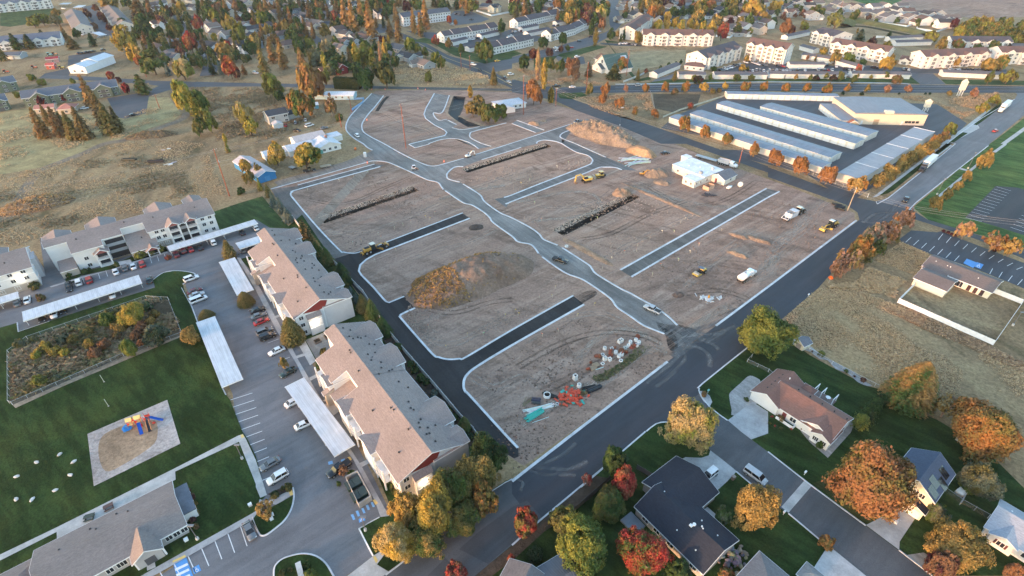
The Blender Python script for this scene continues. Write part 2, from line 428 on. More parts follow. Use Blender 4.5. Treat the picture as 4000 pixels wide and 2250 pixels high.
b2b='12:1600,205 1470,265 1452,290 1470,320 1765,655 1840,700 1940,722 2050,715 2120,695 2576,425 22:615,80'
b3='22:725,170 0,580 12:2230,790 2130,870 2095,930 2090,1000 2110,1050 2150,1085 2480,1447 23:60,165'
a5='11:420,415 1190,205'
A1a='21:2560,450 1090,1270';A1b='31:115,480 0,540 21:1200,1340'
rk1='31:890,770 0,1440 22:2050,385';rk2='22:1565,745 645,1447 23:0,500'
def poly(*ss):
 out=[]
 for s in ss:
  rev=s.startswith('-');p=W(s.lstrip('-'));out+=p[::-1]if rev else p
 return out
sheet('gravel_street',poly(c1,'11:1185,110',c3a,c3b,c3c,'22:1640,560 1640,640 1750,560 1900,470 1665,380','-'+e3,'-'+e2,'-'+e1,'11:2270,160 2200,110','-'+c2),0.02,'gravel',GRV)
sheet('gravel_street',poly('11:1900,205',c2n,'20:760,1195 780,1215 640,1290',l3.split(' 640')[0],'20:505,1447',l1,'-21:0,60','-'+n1),0.024,'gravel',GRV)
sheet('gravel_street',poly(l2,'11:2400,555 2520,640','-'+l4,'21:1260,270','-'+l3),0.028,'gravel',GR2)
sheet('gravel_street',poly(t1.split(' 1560')[0],'10:1730,1447',t1b,'11:2370,25','-'+r1,'10:2450,1250 2250,1275','-'+t4,'10:2020,1255',t3.split(' ')[0],'-'+t2),0.032,'gravel',GRV)
sheet('gravel_street',poly('10:1920,1350','10:1560,1447 11:1545,5 1600,40',t1b),0.036,'gravel',GRV)
sheet('gravel_street',poly(a4a,'-'+a4b),0.022,'gravel',GRV)
sheet('gravel_street',poly('11:130,455 500,320 800,235 1060,140 1175,65 1190,172','-'+c3a.split(' 1300')[0]),0.030,'gravel',(0.20,0.175,0.155))
sheet('gravel_street',poly(a5,'11:1290,215','-11:420,470 1250,230'),0.034,'gravel',GR2)
sheet('gravel_street',poly('11:150,455','11:420,425','11:440,455 370,482 350,512','11:400,580 840,1070 950,1100 780,1160 560,920 420,790 200,540'),0.026,'gravel',(0.150,0.138,0.128))
sheet('base_course',poly('11:780,1160 950,1105 1310,992 2080,700 2150,748',b2,b2b,'22:725,170',b3,'23:68,250 20,270','12:2180,1447 1900,1160 1480,620 1340,440 1200,270 1000,20'),0.038,'gravel',DRK)
sheet('gravel_street',poly(A1a,'-'+A1b),0.022,'gravel',(0.125,0.12,0.112))
sheet('gravel_spill',smooth(W('22:1450,340 1560,370 1680,372 1800,405 1860,430 1790,480 1680,540 1670,600 1610,640 1560,560 1540,470 1480,420 1450,340'),4),0.042,'dust',(0.035,0.033,0.033));sheet('gravel_spill',smooth(W('22:1480,380 1600,440 1660,520 1660,610 1610,640 1570,600 1550,500 1480,380'),4),0.046,'dust',(0.03,0.03,0.032));sheet('gravel_spill',smooth(W('22:640,90 740,40 830,30 850,70 760,130 690,160 640,90'),4),0.046,'dust',(0.03,0.03,0.03))
ROLL=[c1,c2,c2n,c3a,c3b,c3c,e1,e2,e3,n1,l1,l2,l3,l4,t1b,t2,t4,r1,b1,b2b,b3]
for s in ROLL:kerb(s)
for s in(t1,t3,a4a,a4b,a5,A1a,A1b,rk1,rk2,b2):kerb(s,sm=1)
# haul tracks
for s,w in(('31:370,690 330,800 150,960 60,1100 21:2576,1300 2300,1380',5.0),('22:2200,180 1900,330 1700,520',4.0),('22:1500,580 1250,440 1050,430 850,520 690,700 680,800',2.2),('22:1560,640 1300,640 1000,880 400,1180 100,1380',3.4),('21:1200,430 1650,560 2200,640 2576,520',3.5),
             ('21:40,590 600,480 860,540 800,700 200,780',2.4),('11:2500,420 2100,480 1850,560',2.6)):
 p=smooth(W(s),6)
 strip('haul_track',p,w,0.010,'dust',(0.42,0.335,0.270));strip('haul_track',p,w*0.5,0.013,'dust',(0.46,0.37,0.30))
for i,s in enumerate(('11:520,560 900,600 1300,440 1560,330','11:760,900 1100,880 1500,760 1850,600','11:1500,1180 1800,1080 2100,1000 2400,860','12:1500,60 1700,200 2000,250 2350,150 2576,120','12:1700,520 2000,560 2300,420 2576,260','21:60,560 400,640 800,600 1000,470','21:700,960 1000,900 1400,700 1800,560','21:900,1180 1200,1000 1500,860 1850,700','22:100,560 500,330 900,260 1250,420','22:60,800 500,560 900,450 1300,480 1500,560','21:1750,1447 2000,1200 2300,950 2576,780','31:-60,1250 200,1000 420,820 560,600 700,560','22:1750,60 2100,30 2400,150 2100,300','10:1300,1150 1500,1250 1700,1300 1800,1360','11:2050,480 2300,400 2576,300','21:1350,420 1750,620 2150,560 2450,380','21:1100,330 1400,440 1900,640','12:2150,880 2400,1000 22:100,900 300,1000','22:300,1050 700,850 1000,700 1250,600')):
 p=smooth(W(s),6)
 for d in(-0.95,0.95):strip('wheel_track',offset(p,d),0.65,0.014+0.0002*i,'dust',(0.44,0.35,0.28)if i%3 else(0.13,0.095,0.075))
for i,(s,w)in enumerate((('22:1640,640 1750,600 1870,600 1980,680 1990,800',2.0),('22:1650,560 1780,520 1960,540 2080,620',2.2),('22:1700,480 1850,450 2020,470 2250,380',2.4),('22:1750,430 1900,410 2100,330 2350,160',2.0),('22:1640,620 1660,700 1560,800 1350,960',2.2),('22:1680,600 1740,700 1640,840 1450,1000',1.8),('22:1720,540 1880,520 2000,520 2150,430',3.0),('22:1620,700 1700,640 1800,560 1900,480',3.0),('23:170,350 330,310 500,240 640,120',1.4),('23:180,360 380,370 560,380 760,300',1.6),('23:150,380 300,430 480,430 640,440',1.3),('23:60,480 110,520 90,600',1.0),('31:930,780 1080,790 1200,720 1300,600',2.0),('31:960,800 1050,720 1180,690 1320,690',2.0))):
 p=smooth(W(s),6);strip('road_dust',p,w,0.050+0.0004*i,'dust',(0.135,0.135,0.14));strip('road_dust',p,w*0.45,0.0565+0.0002*i,'dust',(0.22,0.215,0.21))
# ---------------------------------------------------------------- asphalt roads
NEWA=(0.041,0.045,0.055);OLDA=(0.088,0.090,0.096);MIDA=(0.062,0.064,0.070)
sheet('new_asphalt_road',poly('31:920,765 1060,815 510,1447','32:170,290','22:2440,545 1920,960 1885,1010 1890,1070 1960,1180 2080,1270','22:1650,1447 1550,1355 1450,1372 1350,1447','23:930,350 305,870','23:150,690 80,730 0,625','23:0,500 665,0','22:1565,745 2050,385','31:0,1440'),0.03,'asphalt',NEWA)
sheet('residential_street',poly('22:1890,1060 1990,1200 2170,1335 2300,1447','33:0,205 430,540 980,945 1310,1190 1650,1447 2100,1800','33:1500,1900 970,1447 490,1060 200,820 110,760','23:2400,525 2250,400 1990,190 1700,-20','22:1650,1447 1550,1355'),0.036,'asphalt',OLDA)
sheet('older_road',poly('23:0,500 0,625 150,690 305,870 0,1140','13:2200,1447 1900,1750 500,1750 1280,1447 1610,1200 2350,600 2569,470'),0.026,'asphalt',OLDA)
sheet('asphalt_patch',poly('13:2040,1180 2230,1010 2569,760','23:150,690 305,870 0,1120','13:2330,1330'),0.034,'asphalt',MIDA)
sheet('asphalt_patch',poly('13:1720,1447 1900,1270 2010,1380 1960,1447'),0.034,'asphalt',MIDA)
# diagonal avenue, cross street by the storage units, arterial
sheet('avenue',poly('10:1120,235 1200,280 1640,455 1900,610 2300,770 2576,890','20:0,930 430,1010 640,1110 1090,1270 1500,1447','21:1750,0 2576,290','31:0,335 780,610 900,690 920,765 1060,815 1250,830 1290,690 1480,760 2100,960 2800,1250','31:2800,1130 1600,760 1470,680 1460,640 1090,580 830,530 0,235','21:2576,225 1900,-10','20:1350,1245 640,1010 500,930 420,880 0,800','10:2576,840 2300,660 2230,640 1940,560 1680,420 1250,240'),0.03,'asphalt',MIDA)
sheet('side_street',poly('10:2180,640 2576,580','20:0,575 450,470 780,370 930,330 1000,290 980,240 980,180 960,80 960,0 1010,-120','20:1100,-120 1060,70 1110,230 1060,290 960,380 830,450 480,545 0,640','10:2576,690 2330,740'),0.027,'asphalt',OLDA)
sheet('arterial',poly('00:1500,812 2576,838','10:700,850 1240,868 2576,895','20:430,905 500,880 1040,858 2576,838','30:1400,850 2700,872','30:2700,945 2576,930 1300,935 0,915','20:1800,925 900,935 470,935 0,925','10:2576,915 1230,893 700,885 0,870','00:2200,872 1700,880 1500,850'),0.033,'asphalt',OLDA)
sheet('arterial_overlay',poly('10:1240,870 2576,897','20:430,908 1040,860 2576,842 2576,912 900,932 470,932','10:2576,913 1235,892'),0.037,'asphalt',NEWA)
sheet('arterial_overlay',poly('30:0,840 1400,855 2700,875 2700,935 1300,930 0,912'),0.0372,'asphalt',NEWA)
sheet('business_street',poly('31:1090,580 1200,545 1880,0','30:1800,1447 2150,1190 2480,1000 2510,950 2480,925 2800,935','30:2800,1000 2576,1160 2230,1447','31:2220,20 1480,590 1460,650'),0.035,'asphalt',(0.150,0.152,0.158))
# neighbourhood streets far off
for s,w in(('00:2090,760 2120,640 2080,520 1990,430 1900,330 1830,230 1780,120',11),('10:0,280 330,270 520,350 720,470',10),('10:700,0 720,60 700,140',8),('20:1880,20 1780,70 1760,120 1830,180 1960,215',11),('00:880,60 960,170 1040,290 1080,360',13),('10:980,190 1170,240 1290,330',9),('00:430,770 900,790 1500,830',9),('30:1960,250 2080,215 2120,190',9)):
 strip('neighbourhood_street',smooth(W(s),5),w,0.024,'asphalt',OLDA)
# yard of the storage business and other paved yards
sheet('storage_yard',poly('20:1630,1170 2170,960 2576,960','30:500,1000 1700,1050 2000,1240 1950,1300 1700,1447','31:870,560 640,470 380,300','21:1980,60 2576,60','20:2330,1447 1500,1290'),0.020,'asphalt',(0.070,0.072,0.080))
sheet('parking_lot',poly('31:1985,740 2290,425 2500,440 2700,490 2800,900 2576,920 2360,850'),0.040,'asphalt',(0.040,0.042,0.048))
sheet('parking_lot',poly('31:1310,970 1440,870 1700,890 1740,880 2576,1200 2800,1300 2800,1560 2540,1440 2070,1250 1640,1110'),0.028,'asphalt',(0.060,0.064,0.074))
sheet('parking_lot',poly('20:2000,700 2576,610','30:0,640 560,660 1040,660 1480,690 2400,700 2400,745 1400,735 0,740','20:2576,735 2060,730'),0.022,'asphalt',MIDA)
sheet('parking_lot',poly('10:1500,310 1830,330 2000,470 2180,520 2576,470','20:0,470 360,390 0,290','10:2400,350 1900,430 1760,420 1690,370'),0.020,'asphalt',MIDA)
sheet('parking_lot',poly('10:2000,110 2150,110 2350,190 2260,225 1960,260 1900,190'),0.022,'asphalt',OLDA)
sheet('church_parking',poly('20:460,560 720,570 740,640 540,660 470,620'),0.022,'asphalt',MIDA)
sheet('church_drive',poly('20:330,560 450,545 560,600 540,640 470,620 440,580'),0.024,'asphalt',OLDA)
sheet('parking_lot',poly('20:1080,440 880,430 900,445 1060,462 1300,465 1310,455'),0.022,'asphalt',MIDA)
sheet('complex_drive',poly('20:1370,850 1440,800 1640,740 1690,745 1540,820 1520,852'),0.024,'asphalt',(0.14,0.14,0.15))
sheet('complex_drive',poly('30:1530,850 1440,770 1430,735 1660,740 1790,850'),0.024,'asphalt',OLDA)
sheet('gravel_yard',poly('00:690,560 1040,520 1120,540 900,600 720,700 690,760 390,790 450,740 680,690'),0.020,'asphalt',MIDA)
sheet('parking_lot',poly('00:1080,995 1500,960 1470,1140 1260,1195 1180,1180'),0.022,'asphalt',OLDA)
sheet('parking_lot',poly('00:1070,990 1450,930 1590,870 1710,850 1720,900 1560,950 1480,975 1080,1000'),0.026,'asphalt',OLDA)
# ---------------------------------------------------------------- apartment parking lot, lower left
LOT=(0.150,0.150,0.158)
sheet('parking_lot',poly('o:-120,735 0,700 112,680 100,600 160,590 172,690 430,610 660,535 730,575 650,650 690,770 770,890 840,1010 930,1180 975,1275 1000,1345 985,1380 930,1410 870,1449 820,1600 300,1600 370,1470 640,1290 600,1100 585,990 490,800 460,690 300,790 50,840 -120,880'),0.030,'asphalt',LOT)
LAWN=(0.025,0.047,0.0135);LAWN2=(0.048,0.078,0.028);LAWN3=(0.065,0.115,0.036);SHADYLAWN=(0.030,0.055,0.018)
lawn_pts=poly('02:-320,480 0,405 175,355 185,445 700,272 1100,142 1560,0','01:1540,1365 1640,1300 1760,1278 1900,1290 1965,1320 1840,1415','02:1860,40 1930,190 2235,1000 2275,1080 2315,1130 2440,1447','03:2480,70 2569,250','13:105,640 60,690 0,820','03:2569,840 1570,1390 1300,1560 -400,2000 -400,300')
sheet('lawn',lawn_pts,0.12,'grass',LAWN)
kerb('02:175,350 185,445 500,338',0.3,0.16,1);kerb('02:1830,1 1930,190 2235,1000 2275,1080',0.3,0.16,1)
kerb('01:1540,1370 1640,1300 1760,1278 1900,1290 1965,1320 1840,1415',0.35,0.18,4)
CON=(0.46,0.45,0.43);CON2=(0.40,0.40,0.40)
sheet('footpath',poly('03:0,1240 570,965 1750,375 2390,45 2440,28 2470,80 2400,105 1760,405 1765,485 575,1085 572,1010 0,1300 -300,1440 -300,1385'),0.150,'concrete',CON)
sheet('footpath',poly('03:2400,105 2470,80 2569,290','13:112,640 45,668 0,560','03:2569,530'),0.150,'concrete',CON)
sheet('footpath',poly('03:2569,800 2540,820 1560,1370 1300,1520 1330,1560 1600,1420 2569,870','13:130,725 210,738 345,650 370,600 345,590 110,710 40,680'),0.152,'concrete',CON2)
sheet('footpath',poly('03:1460,1210 1540,1200 1565,1365 1480,1400'),0.154,'concrete',CON)
# island with the hydrants and small tree
sheet('lawn_island',poly('13:215,730 372,645 380,690 330,830 200,970 70,1048 30,1020 -40,900 0,840'),0.156,'grass',LAWN)
kerb('13:372,560 382,660 355,780 290,890 200,970 120,1030 70,1048 35,1030 -10,940 -40,860',0.3,0.2,4)
sheet('planting_bed',poly('13:118,630 355,520 372,600 330,600 180,668'),0.158,'earth',(0.09,0.07,0.055))
# roundabout island and the lawn strip on the right of the entrance
sheet('lawn_island',poly('13:185,1447 190,1360 260,1285 370,1245 480,1228 600,1250 700,1325 780,1447 820,1600 150,1600'),0.13,'grass',LAWN)
kerb('13:180,1480 187,1360 260,1282 370,1242 480,1225 600,1248 702,1323 785,1460',0.35,0.2,4)
sheet('lawn_strip',poly('13:1052,1010 1050,970 1075,945 1240,862 1330,850 1460,720 1800,700 2350,600 2500,500 2569,470 2350,610 1610,1200 1330,1405 1215,1335 1175,1245'),0.125,'grass',LAWN)
kerb('13:1175,1250 1050,1005 1052,965 1240,860',0.3,0.2,3)
kerb('13:1300,1440 1610,1202 2350,605 2569,478',0.35,0.18,2)
sheet('entrance_apron',poly('13:920,1447 1170,1255 1215,1335 1335,1410 1280,1447 1200,1500 850,1500'),0.045,'concrete',CON)
sheet('footpath',poly('13:1175,1250 1270,1195 1300,1225 1215,1335'),0.15,'concrete',CON)
# lawns and walk in front of the two big apartment houses
sheet('lawn',poly('01:2420,1160','o:650,640 690,600 760,540 800,600 900,740 1015,880 1110,985 1205,1100 1270,1160 1200,1200 1150,1300 1010,1350 985,1280 930,1150 850,1010 770,870 690,745'),0.100,'grass',LAWN)
sheet('footpath',poly('01:2380,1140 2420,1150','12:40,0 430,735 700,1200 805,1447','13:835,0 1060,350 1335,850 1250,860 1190,690 985,300 850,110','12:700,1447 640,1250 420,790 200,420 0,30'),0.155,'concrete',CON2)
for s in('12:170,295 265,265 275,285 175,315','12:405,690 480,665 490,690 415,712','12:535,910 665,845 680,870 550,940','12:670,1140 790,1085 800,1110 690,1150','13:1040,320 1180,255 1195,290 1065,358','12:690,1175 840,1140 850,1240 780,1290'):
 sheet('footpath',W(s),0.158,'concrete',CON)
sheet('patio_pad',W('12:425,570 495,535 605,740 545,785'),0.156,'concrete',CON)
sheet('gravel_court',W('12:500,530 870,375 895,410 980,560 700,760 605,720'),0.152,'gravel',(0.22,0.21,0.20))
sheet('planting_bed',poly('12:1340,470 1480,620 1700,880 2000,1230 2180,1447','13:2180,20 2240,80 2120,180 2060,60','12:1900,1447 1700,1100 1420,700 1240,480'),0.130,'earth',(0.075,0.060,0.050))
sheet('lawn',W('o:538,533 600,512 660,494 690,530 735,580 700,586 645,553 550,580'),0.11,'grass',LAWN2)
for s in('01:1310,1190 1680,1060 1680,1090 1320,1195 1250,1225 1120,1265 810,1330 770,1395 660,1400 660,1360 820,1290 1110,1225 1320,1140','01:1310,1140 1660,1030 1690,1080 1330,1190'):
 sheet('lawn',W(s),0.125,'grass',LAWN)
sheet('footpath',W('01:500,1440 820,1340 1120,1270 1320,1195 1680,1085 1690,1100 1320,1212 830,1355 520,1447'),0.15,'concrete',CON2)
sheet('footpath',W('01:1190,1190 1310,1165 1330,1200 1215,1240'),0.155,'concrete',(0.55,0.55,0.55))
# basin with wild growth
sheet('basin_ground',W('02:95,660 285,520 1480,110 1700,125 1825,440 1830,480 1250,690 130,1185 100,1165'),0.16,'earth',(0.100,0.078,0.050))
sheet('basin_rim',W('02:130,1185 1250,690 1830,480 1820,500 1250,740 650,990 160,1215'),0.18,'earth',(0.30,0.25,0.19))
# playground surface
sheet('playground_surface',W('02:1685,1132 03:1812,125 945,552 880,28'),0.17,'earth',(0.42,0.38,0.36))
sheet('worn_bark_patch',smooth(W('02:1330,1360 1560,1340 03:1580,60 1500,170 1250,330 1060,400 990,200 1050,30 02:1330,1360'),4),0.175,'earth',(0.36,0.26,0.175))
# ---------------------------------------------------------------- yards on the lower right
sheet('yard_lawn',poly('22:1885,1010 1920,960 2440,545 2576,495','32:190,510 420,680 640,800 1000,990 1190,1040 1500,1250 1700,1330 1900,1447','33:2300,300 2700,700 2700,1447 1650,1447 980,945 430,540 0,205','22:2300,1447 2170,1335 1990,1200 1890,1060'),0.060,'grass',LAWN)
sheet('yard_lawn',poly('22:1350,1447 1450,1372 1550,1355 1680,1447','23:1750,20 1990,190 2250,400 2400,525','33:110,760 200,820 490,1060 970,1447 1300,1900 -200,2000','13:1800,1800 2200,1447','23:0,1140 305,870 930,355'),0.060,'grass',LAWN)
sheet('yard_soil',poly('23:305,875 830,445 990,470 900,560 780,680 500,850 330,1000 0,1300','13:2300,1500 2200,1447','23:0,1145'),0.066,'earth',(0.080,0.060,0.045))
sheet('rock_bed',smooth(W('32:175,512 290,600 430,650 520,720 600,730 680,820 800,860 900,950 1000,990 1045,985 1000,960 860,850 640,735 560,700 440,600 330,540'),2),0.075,'gravel',(0.30,0.30,0.30))
sheet('rock_bed',W('22:1885,1040 1930,1040 1990,1090 2015,1150 1990,1195 1930,1150 1890,1090'),0.075,'gravel',(0.34,0.34,0.34))
sheet('rock_bed',W('22:2560,1120 32:60,1170 300,1330 330,1447 33:420,110 600,265 830,10 32:860,1385 840,1330 500,1360 200,1180 60,1090'),0.075,'gravel',(0.28,0.25,0.23))
sheet('paver_walk',smooth(W('22:2490,925 2420,890 2370,895 2300,960 2200,1050 2185,1100 2210,1230 2240,1290 2576,1100'),2),0.078,'gravel',(0.30,0.29,0.28))
sheet('driveway',poly('22:2170,1335 2420,1150 2576,1250','23:2569,20 2400,80','22:2300,1447'),0.082,'concrete',CON2)
sheet('driveway',W('23:1700,280 1740,258 1900,265 1975,240 1990,190 2120,290 2255,400 2160,500 2050,600'),0.082,'concrete',CON2)
sheet('driveway',W('33:980,940 1370,740 1490,850 1320,1105 1315,1190'),0.082,'concrete',CON2)
sheet('driveway',W('33:570,1195 650,1180 980,1447 1100,1560 380,1600 415,1435'),0.082,'concrete',(0.48,0.48,0.48))
sheet('valley_gutter',W('33:362,495 440,543 205,815 133,757'),0.050,'concrete',CON)
for s in('22:2440,548 1920,962 1885,1012 1890,1062 1990,1202 2170,1337','33:0,203 430,538 980,943','33:1315,1190 1650,1447','22:1350,1447 1450,1370 1550,1353 1650,1380','23:2250,402 2400,527 2569,660','33:205,822 490,1062 575,1140','23:1340,0 930,352','23:930,352 305,872 0,1142','23:690,560 930,355'):
 kerb(s,0.35,0.14,2)
sheet('rock_bed',W('33:1390,1240 1560,1215 1700,1290 1600,1400 1500,1330'),0.075,'gravel',(0.28,0.26,0.24))
sheet('yard_soil',poly('33:1030,300 1500,300 1700,480 1500,760 1050,900 980,940 700,700 450,520'),0.062,'grass',(0.05,0.055,0.02))
# green sports field on the right, lawns by the streets
sheet('sports_field',poly('31:1460,640 2230,0','30:2300,1400 2576,1190 3200,700 3200,1447','31:3200,0 3200,1100 2576,1045 1620,770'),0.015,'grass',LAWN3)
sheet('footpath',W('31:1660,560 2130,175 2370,0 30:2340,1447 2700,1190 2720,1215 2400,1447 31:2400,10 2120,215 1700,560'),0.05,'concrete',CON)
sheet('footpath',W('31:1925,255 2000,275 2010,262 1935,240'),0.052,'concrete',CON)
sheet('footpath',poly('31:960,560 1050,540 1480,210 1760,0','30:1740,1447 1990,1270 2080,1200 2200,1110 2240,1110 2100,1240 2130,1290 1830,1447','31:1850,20 1560,230 1100,530'),0.04,'concrete',CON)
sheet('grass_verge',poly('31:1120,520 1560,180 1880,-20','30:1790,1447 1960,1330 2010,1340 1850,1447','31:1720,100 1260,470 1200,500'),0.055,'grass',LAWN)
sheet('grass_verge',W('30:2060,1250 2330,1040 2380,1050 2160,1220 2100,1262'),0.055,'grass',LAWN)
kerb('31:1090,582 1210,545 1885,0 30:1800,1447 2150,1190 2480,1000',0.4,0.15,2);kerb('31:1450,660 1490,590 2215,20',0.4,0.15,2)
sheet('grass_verge',poly('10:1560,410 1800,450 2000,560 2300,640 2576,590','20:0,570 100,540 0,500','10:2400,550 2200,540 1900,440 1700,380'),0.05,'grass',LAWN2)
sheet('grass_verge',poly('20:480,545 830,455 960,470 720,540 560,600','20:20,650 220,590 460,560 420,600 300,650 220,690'),0.05,'grass',LAWN2)
sheet('grass_verge',poly('20:930,400 1050,420 1080,430 960,430','20:1230,810 1380,770 1400,800 1280,820'),0.05,'grass',LAWN2)
sheet('grass_verge',poly('20:460,940 700,930 760,960 600,1000 480,990'),0.05,'grass',LAWN2)
sheet('grass_verge',poly('20:1040,850 1370,840 1520,835 2576,825','30:1400,840 1530,845 1440,775 0,800','20:1560,800 1380,830'),0.045,'grass',LAWN2)
sheet('grass_verge',poly('30:1740,800 2700,815 2700,860 1790,848'),0.045,'grass',LAWN2)
strip('footpath',smooth(W('20:1040,848 1500,842 2576,824 30:1300,838 1400,848'),3),2.2,0.060,'concrete',CON)
sheet('meadow',poly('00:0,130 540,85 620,180 640,230 300,240 100,270 0,260'),0.02,'grass',LAWN2)
sheet('crop_field',poly('30:780,-20 1400,-20 1210,65 1000,45'),0.015,'grass',(0.05,0.12,0.04))
sheet('stubble_field',poly('30:1220,62 1420,-40 2900,-60 2900,190 2576,170 2100,190 1900,160 1500,100'),0.014,'dirt')
sheet('dry_lot',poly('20:1190,520 1750,500 1740,620 1200,720'),0.03,'earth',(0.33,0.26,0.15))
sheet('dry_lot',poly('20:640,985 1390,940 1420,1130 1600,1160 1500,1190 1430,1265 1090,1180'),0.03,'earth',(0.24,0.175,0.10))
sheet('burnt_weeds',poly('20:1420,945 1900,950 1850,1100 1620,1130 1430,1090'),0.034,'earth',(0.105,0.085,0.060))
sheet('dry_meadow',poly('00:0,1140 300,1080 1180,1180 1500,980 1700,980 1820,1140 1750,1210 1500,1290 1100,1447','01:780,110 400,240 0,310'),0.012,'earth',(0.34,0.28,0.145))
strip('dirt_track',smooth(W('00:1880,1130 1830,1200 1600,1290 1300,1400 1050,1447 01:850,90 640,170 400,270 290,400 200,550 100,720 -60,800'),5),4.5,0.02,'gravel',(0.21,0.165,0.12))
strip('dirt_track',smooth(W('12:0,0 11:1200,130 900,200 500,315 200,400'),4),5,0.012,'gravel',(0.24,0.19,0.15))
# lane lines on the arterial and avenue
def lane(s,w=0.25,z=0.06,col=(0.75,0.74,0.70),sm=3):
 strip('road_marking',smooth(W(s),sm),w,z,'paint',col)
for s in('30:0,852 1400,866 2700,888','30:0,898 1300,915 2700,915','20:1040,878 2576,856','20:700,920 2576,898'):lane(s,0.28,col=(0.5,0.5,0.5))
for s in('30:0,875 1400,890 2700,902','20:1040,898 2576,876','10:1240,882 2576,906'):lane(s,0.28,col=(0.36,0.27,0.10))
lane('10:1640,437 1920,585 2300,715 2576,862',0.5,col=(0.5,0.36,0.1))
# parking bay lines: between two edges, n lines
def bays(s,n,w=0.16,z=0.165,col=(0.72,0.72,0.72)):
 a,b,c,d=W(s)
 mb=MB()
 for i in range(n):
  t=i/(n-1);p=a.lerp(b,t);q=d.lerp(c,t);u=(q-p).normalized();v=Vector((-u.y,u.x,0))*(w/2)
  mb.add([(*(p+v).xy,z),(*(p-v).xy,z),(*(q-v).xy,z),(*(q+v).xy,z)],[(0,1,2,3)])
 o=mb.obj('bay_marking','paint',None,col);o['kind']='structure'
bays('31:2300,432 1990,742 2150,785 2445,475',13,z=0.07);bays('31:2576,690 2440,840 2576,885 2700,740',6,z=0.07)
bays('31:1760,905 2560,1240 2500,1265 1712,965',10,z=0.06);bays('31:1440,940 1925,1125 1875,1180 1385,990',7,z=0.06);bays('31:2260,1255 2560,1365 2510,1420 2230,1310',4,z=0.06)
bays('03:2410,940 1600,1400 1690,1560 2480,1150',7,z=0.05);bays('02:2320,1130 03:2569,520 13:180,440 02:2540,1060',11,z=0.05)
bays('12:30,190 340,700 230,740 -80,230',7,z=0.05,w=0.12);bays('01:830,1345 1650,1100 1670,1160 850,1405',12,z=0.05,w=0.12)
# blue hatched wheelchair bays with the painted symbol
BLU=(0.10,0.30,0.62)
def pave_sym(s,up):
 q=W(s);c=sum(q,Vector((0,0,0)))/4;sheet('bay_marking',q,0.050,'paint',BLU)
 ax=(q[1]-q[0])/2;ay=(q[3]-q[0])/2;mb=MB()
 def pt(x,y):v=c+ax*x+ay*y;return(v.x,v.y,0.056)
 def ln(pts,w=0.16):
  for(x0,y0),(x1,y1)in zip(pts,pts[1:]):
   l=hypot(x1-x0,y1-y0)or 1;nx,ny=-(y1-y0)/l*w/2,(x1-x0)/l*w/2
   mb.add([pt(x0+nx,y0+ny),pt(x0-nx,y0-ny),pt(x1-nx,y1-ny),pt(x1+nx,y1+ny)],[(0,1,2,3)])
 ln([(0.45*cos(t),-0.28+0.45*sin(t))for t in[rad(100+20*i)for i in range(13)]])
 ln([(-0.05,0.45),(-0.05,-0.1),(0.3,-0.1),(0.45,-0.6)]);ln([(-0.05,0.2),(0.25,0.2)])
 ln([(-0.05+0.09*cos(t),0.65+0.09*sin(t))for t in[rad(45*i)for i in range(9)]],0.1)
 o=mb.obj('wheelchair_marking','paint',None,(0.8,0.8,0.8));o['kind']='structure'
pave_sym('03:1950,1430 2020,1395 1995,1335 1930,1370',0)
pave_sym('13:1035,915 1100,890 1080,855 1030,880',0)
sheet('bay_marking',W('03:1740,1330 1870,1265 1920,1400 1960,1500 1790,1500'),0.046,'paint',BLU)
for k in range(3):
 t=k*55
 sheet('bay_marking',W(f'03:{1755 + k*12},{1378 + t} {1880 + k*12},{1318 + t} {1890 + k*12},{1340 + t} {1762 + k*12},{1402 + t}'),0.052,'paint',(0.75,0.75,0.76))
sheet('tactile_pad',W('03:1735,1320 1735,1300 1860,1240 1868,1262'),0.16,'paint',(0.70,0.50,0.16))
for s in('13:1170,690 1195,685 1225,720 1200,740','13:330,600 362,590 375,635 345,650','13:920,262 945,255 965,285 940,298','13:1175,1262 1200,1250 1225,1300 1205,1325','03:2415,38 2440,30 2455,60 2425,70'):
 sheet('tactile_pad',W(s),0.164,'paint',(0.70,0.50,0.16))
for s in('13:950,835 975,828 998,880 975,890','13:1000,800 1025,792 1045,845 1022,855','13:1055,772 1078,765 1100,815 1078,822','13:1100,740 1125,732 1145,782 1122,790','13:1150,712 1172,705 1195,752 1172,760','13:722,305 765,292 775,322 730,335','13:850,285 890,270 900,295 860,310'):
 sheet('bay_marking',W(s),0.046,'paint',(0.20,0.40,0.66))
for s in('31:1965,1200 2000,1155 2100,1195 2065,1250',):
 sheet('bay_marking',W(s),0.036,'paint',BLU)
pave_sym('31:2075,1235 2140,1260 2170,1215 2100,1190',0)
# ================================================================== BUILDINGS
GB=rad(-53.0);GA=rad(38.5)
WHITE=(0.66,0.65,0.65);TRIM=(0.78,0.78,0.78);GLASSC=(0.028,0.034,0.045)
_mesh={}
def cache(key,fn):
 if key not in _mesh:_mesh[key]=fn()
 return _mesh[key]
FACE={'S':0.0,'E':pi/2,'N':pi,'W':-pi/2}
def win_meshes(w,h,mull=1):
 def fr():
  m=MB();t=0.10
  m.box(-w/2-t,-0.07,-t,w/2+t,0.02,0.0).box(-w/2-t,-0.07,h,w/2+t,0.02,h+t)
  m.box(-w/2-t,-0.07,0,-w/2,0.02,h).box(w/2,-0.07,0,w/2+t,0.02,h)
  for i in range(mull):
   x=-w/2+w*(i+1)/(mull+1);m.box(x-0.035,-0.06,0,x+0.035,0.02,h)
  return m.mesh('window','paint')
 def pn():return MB().box(-w/2,-0.03,0,w/2,0.02,h).mesh('pane','glass')
 return cache(('wf',w,h,mull),fr),cache(('wp',w,h),pn)
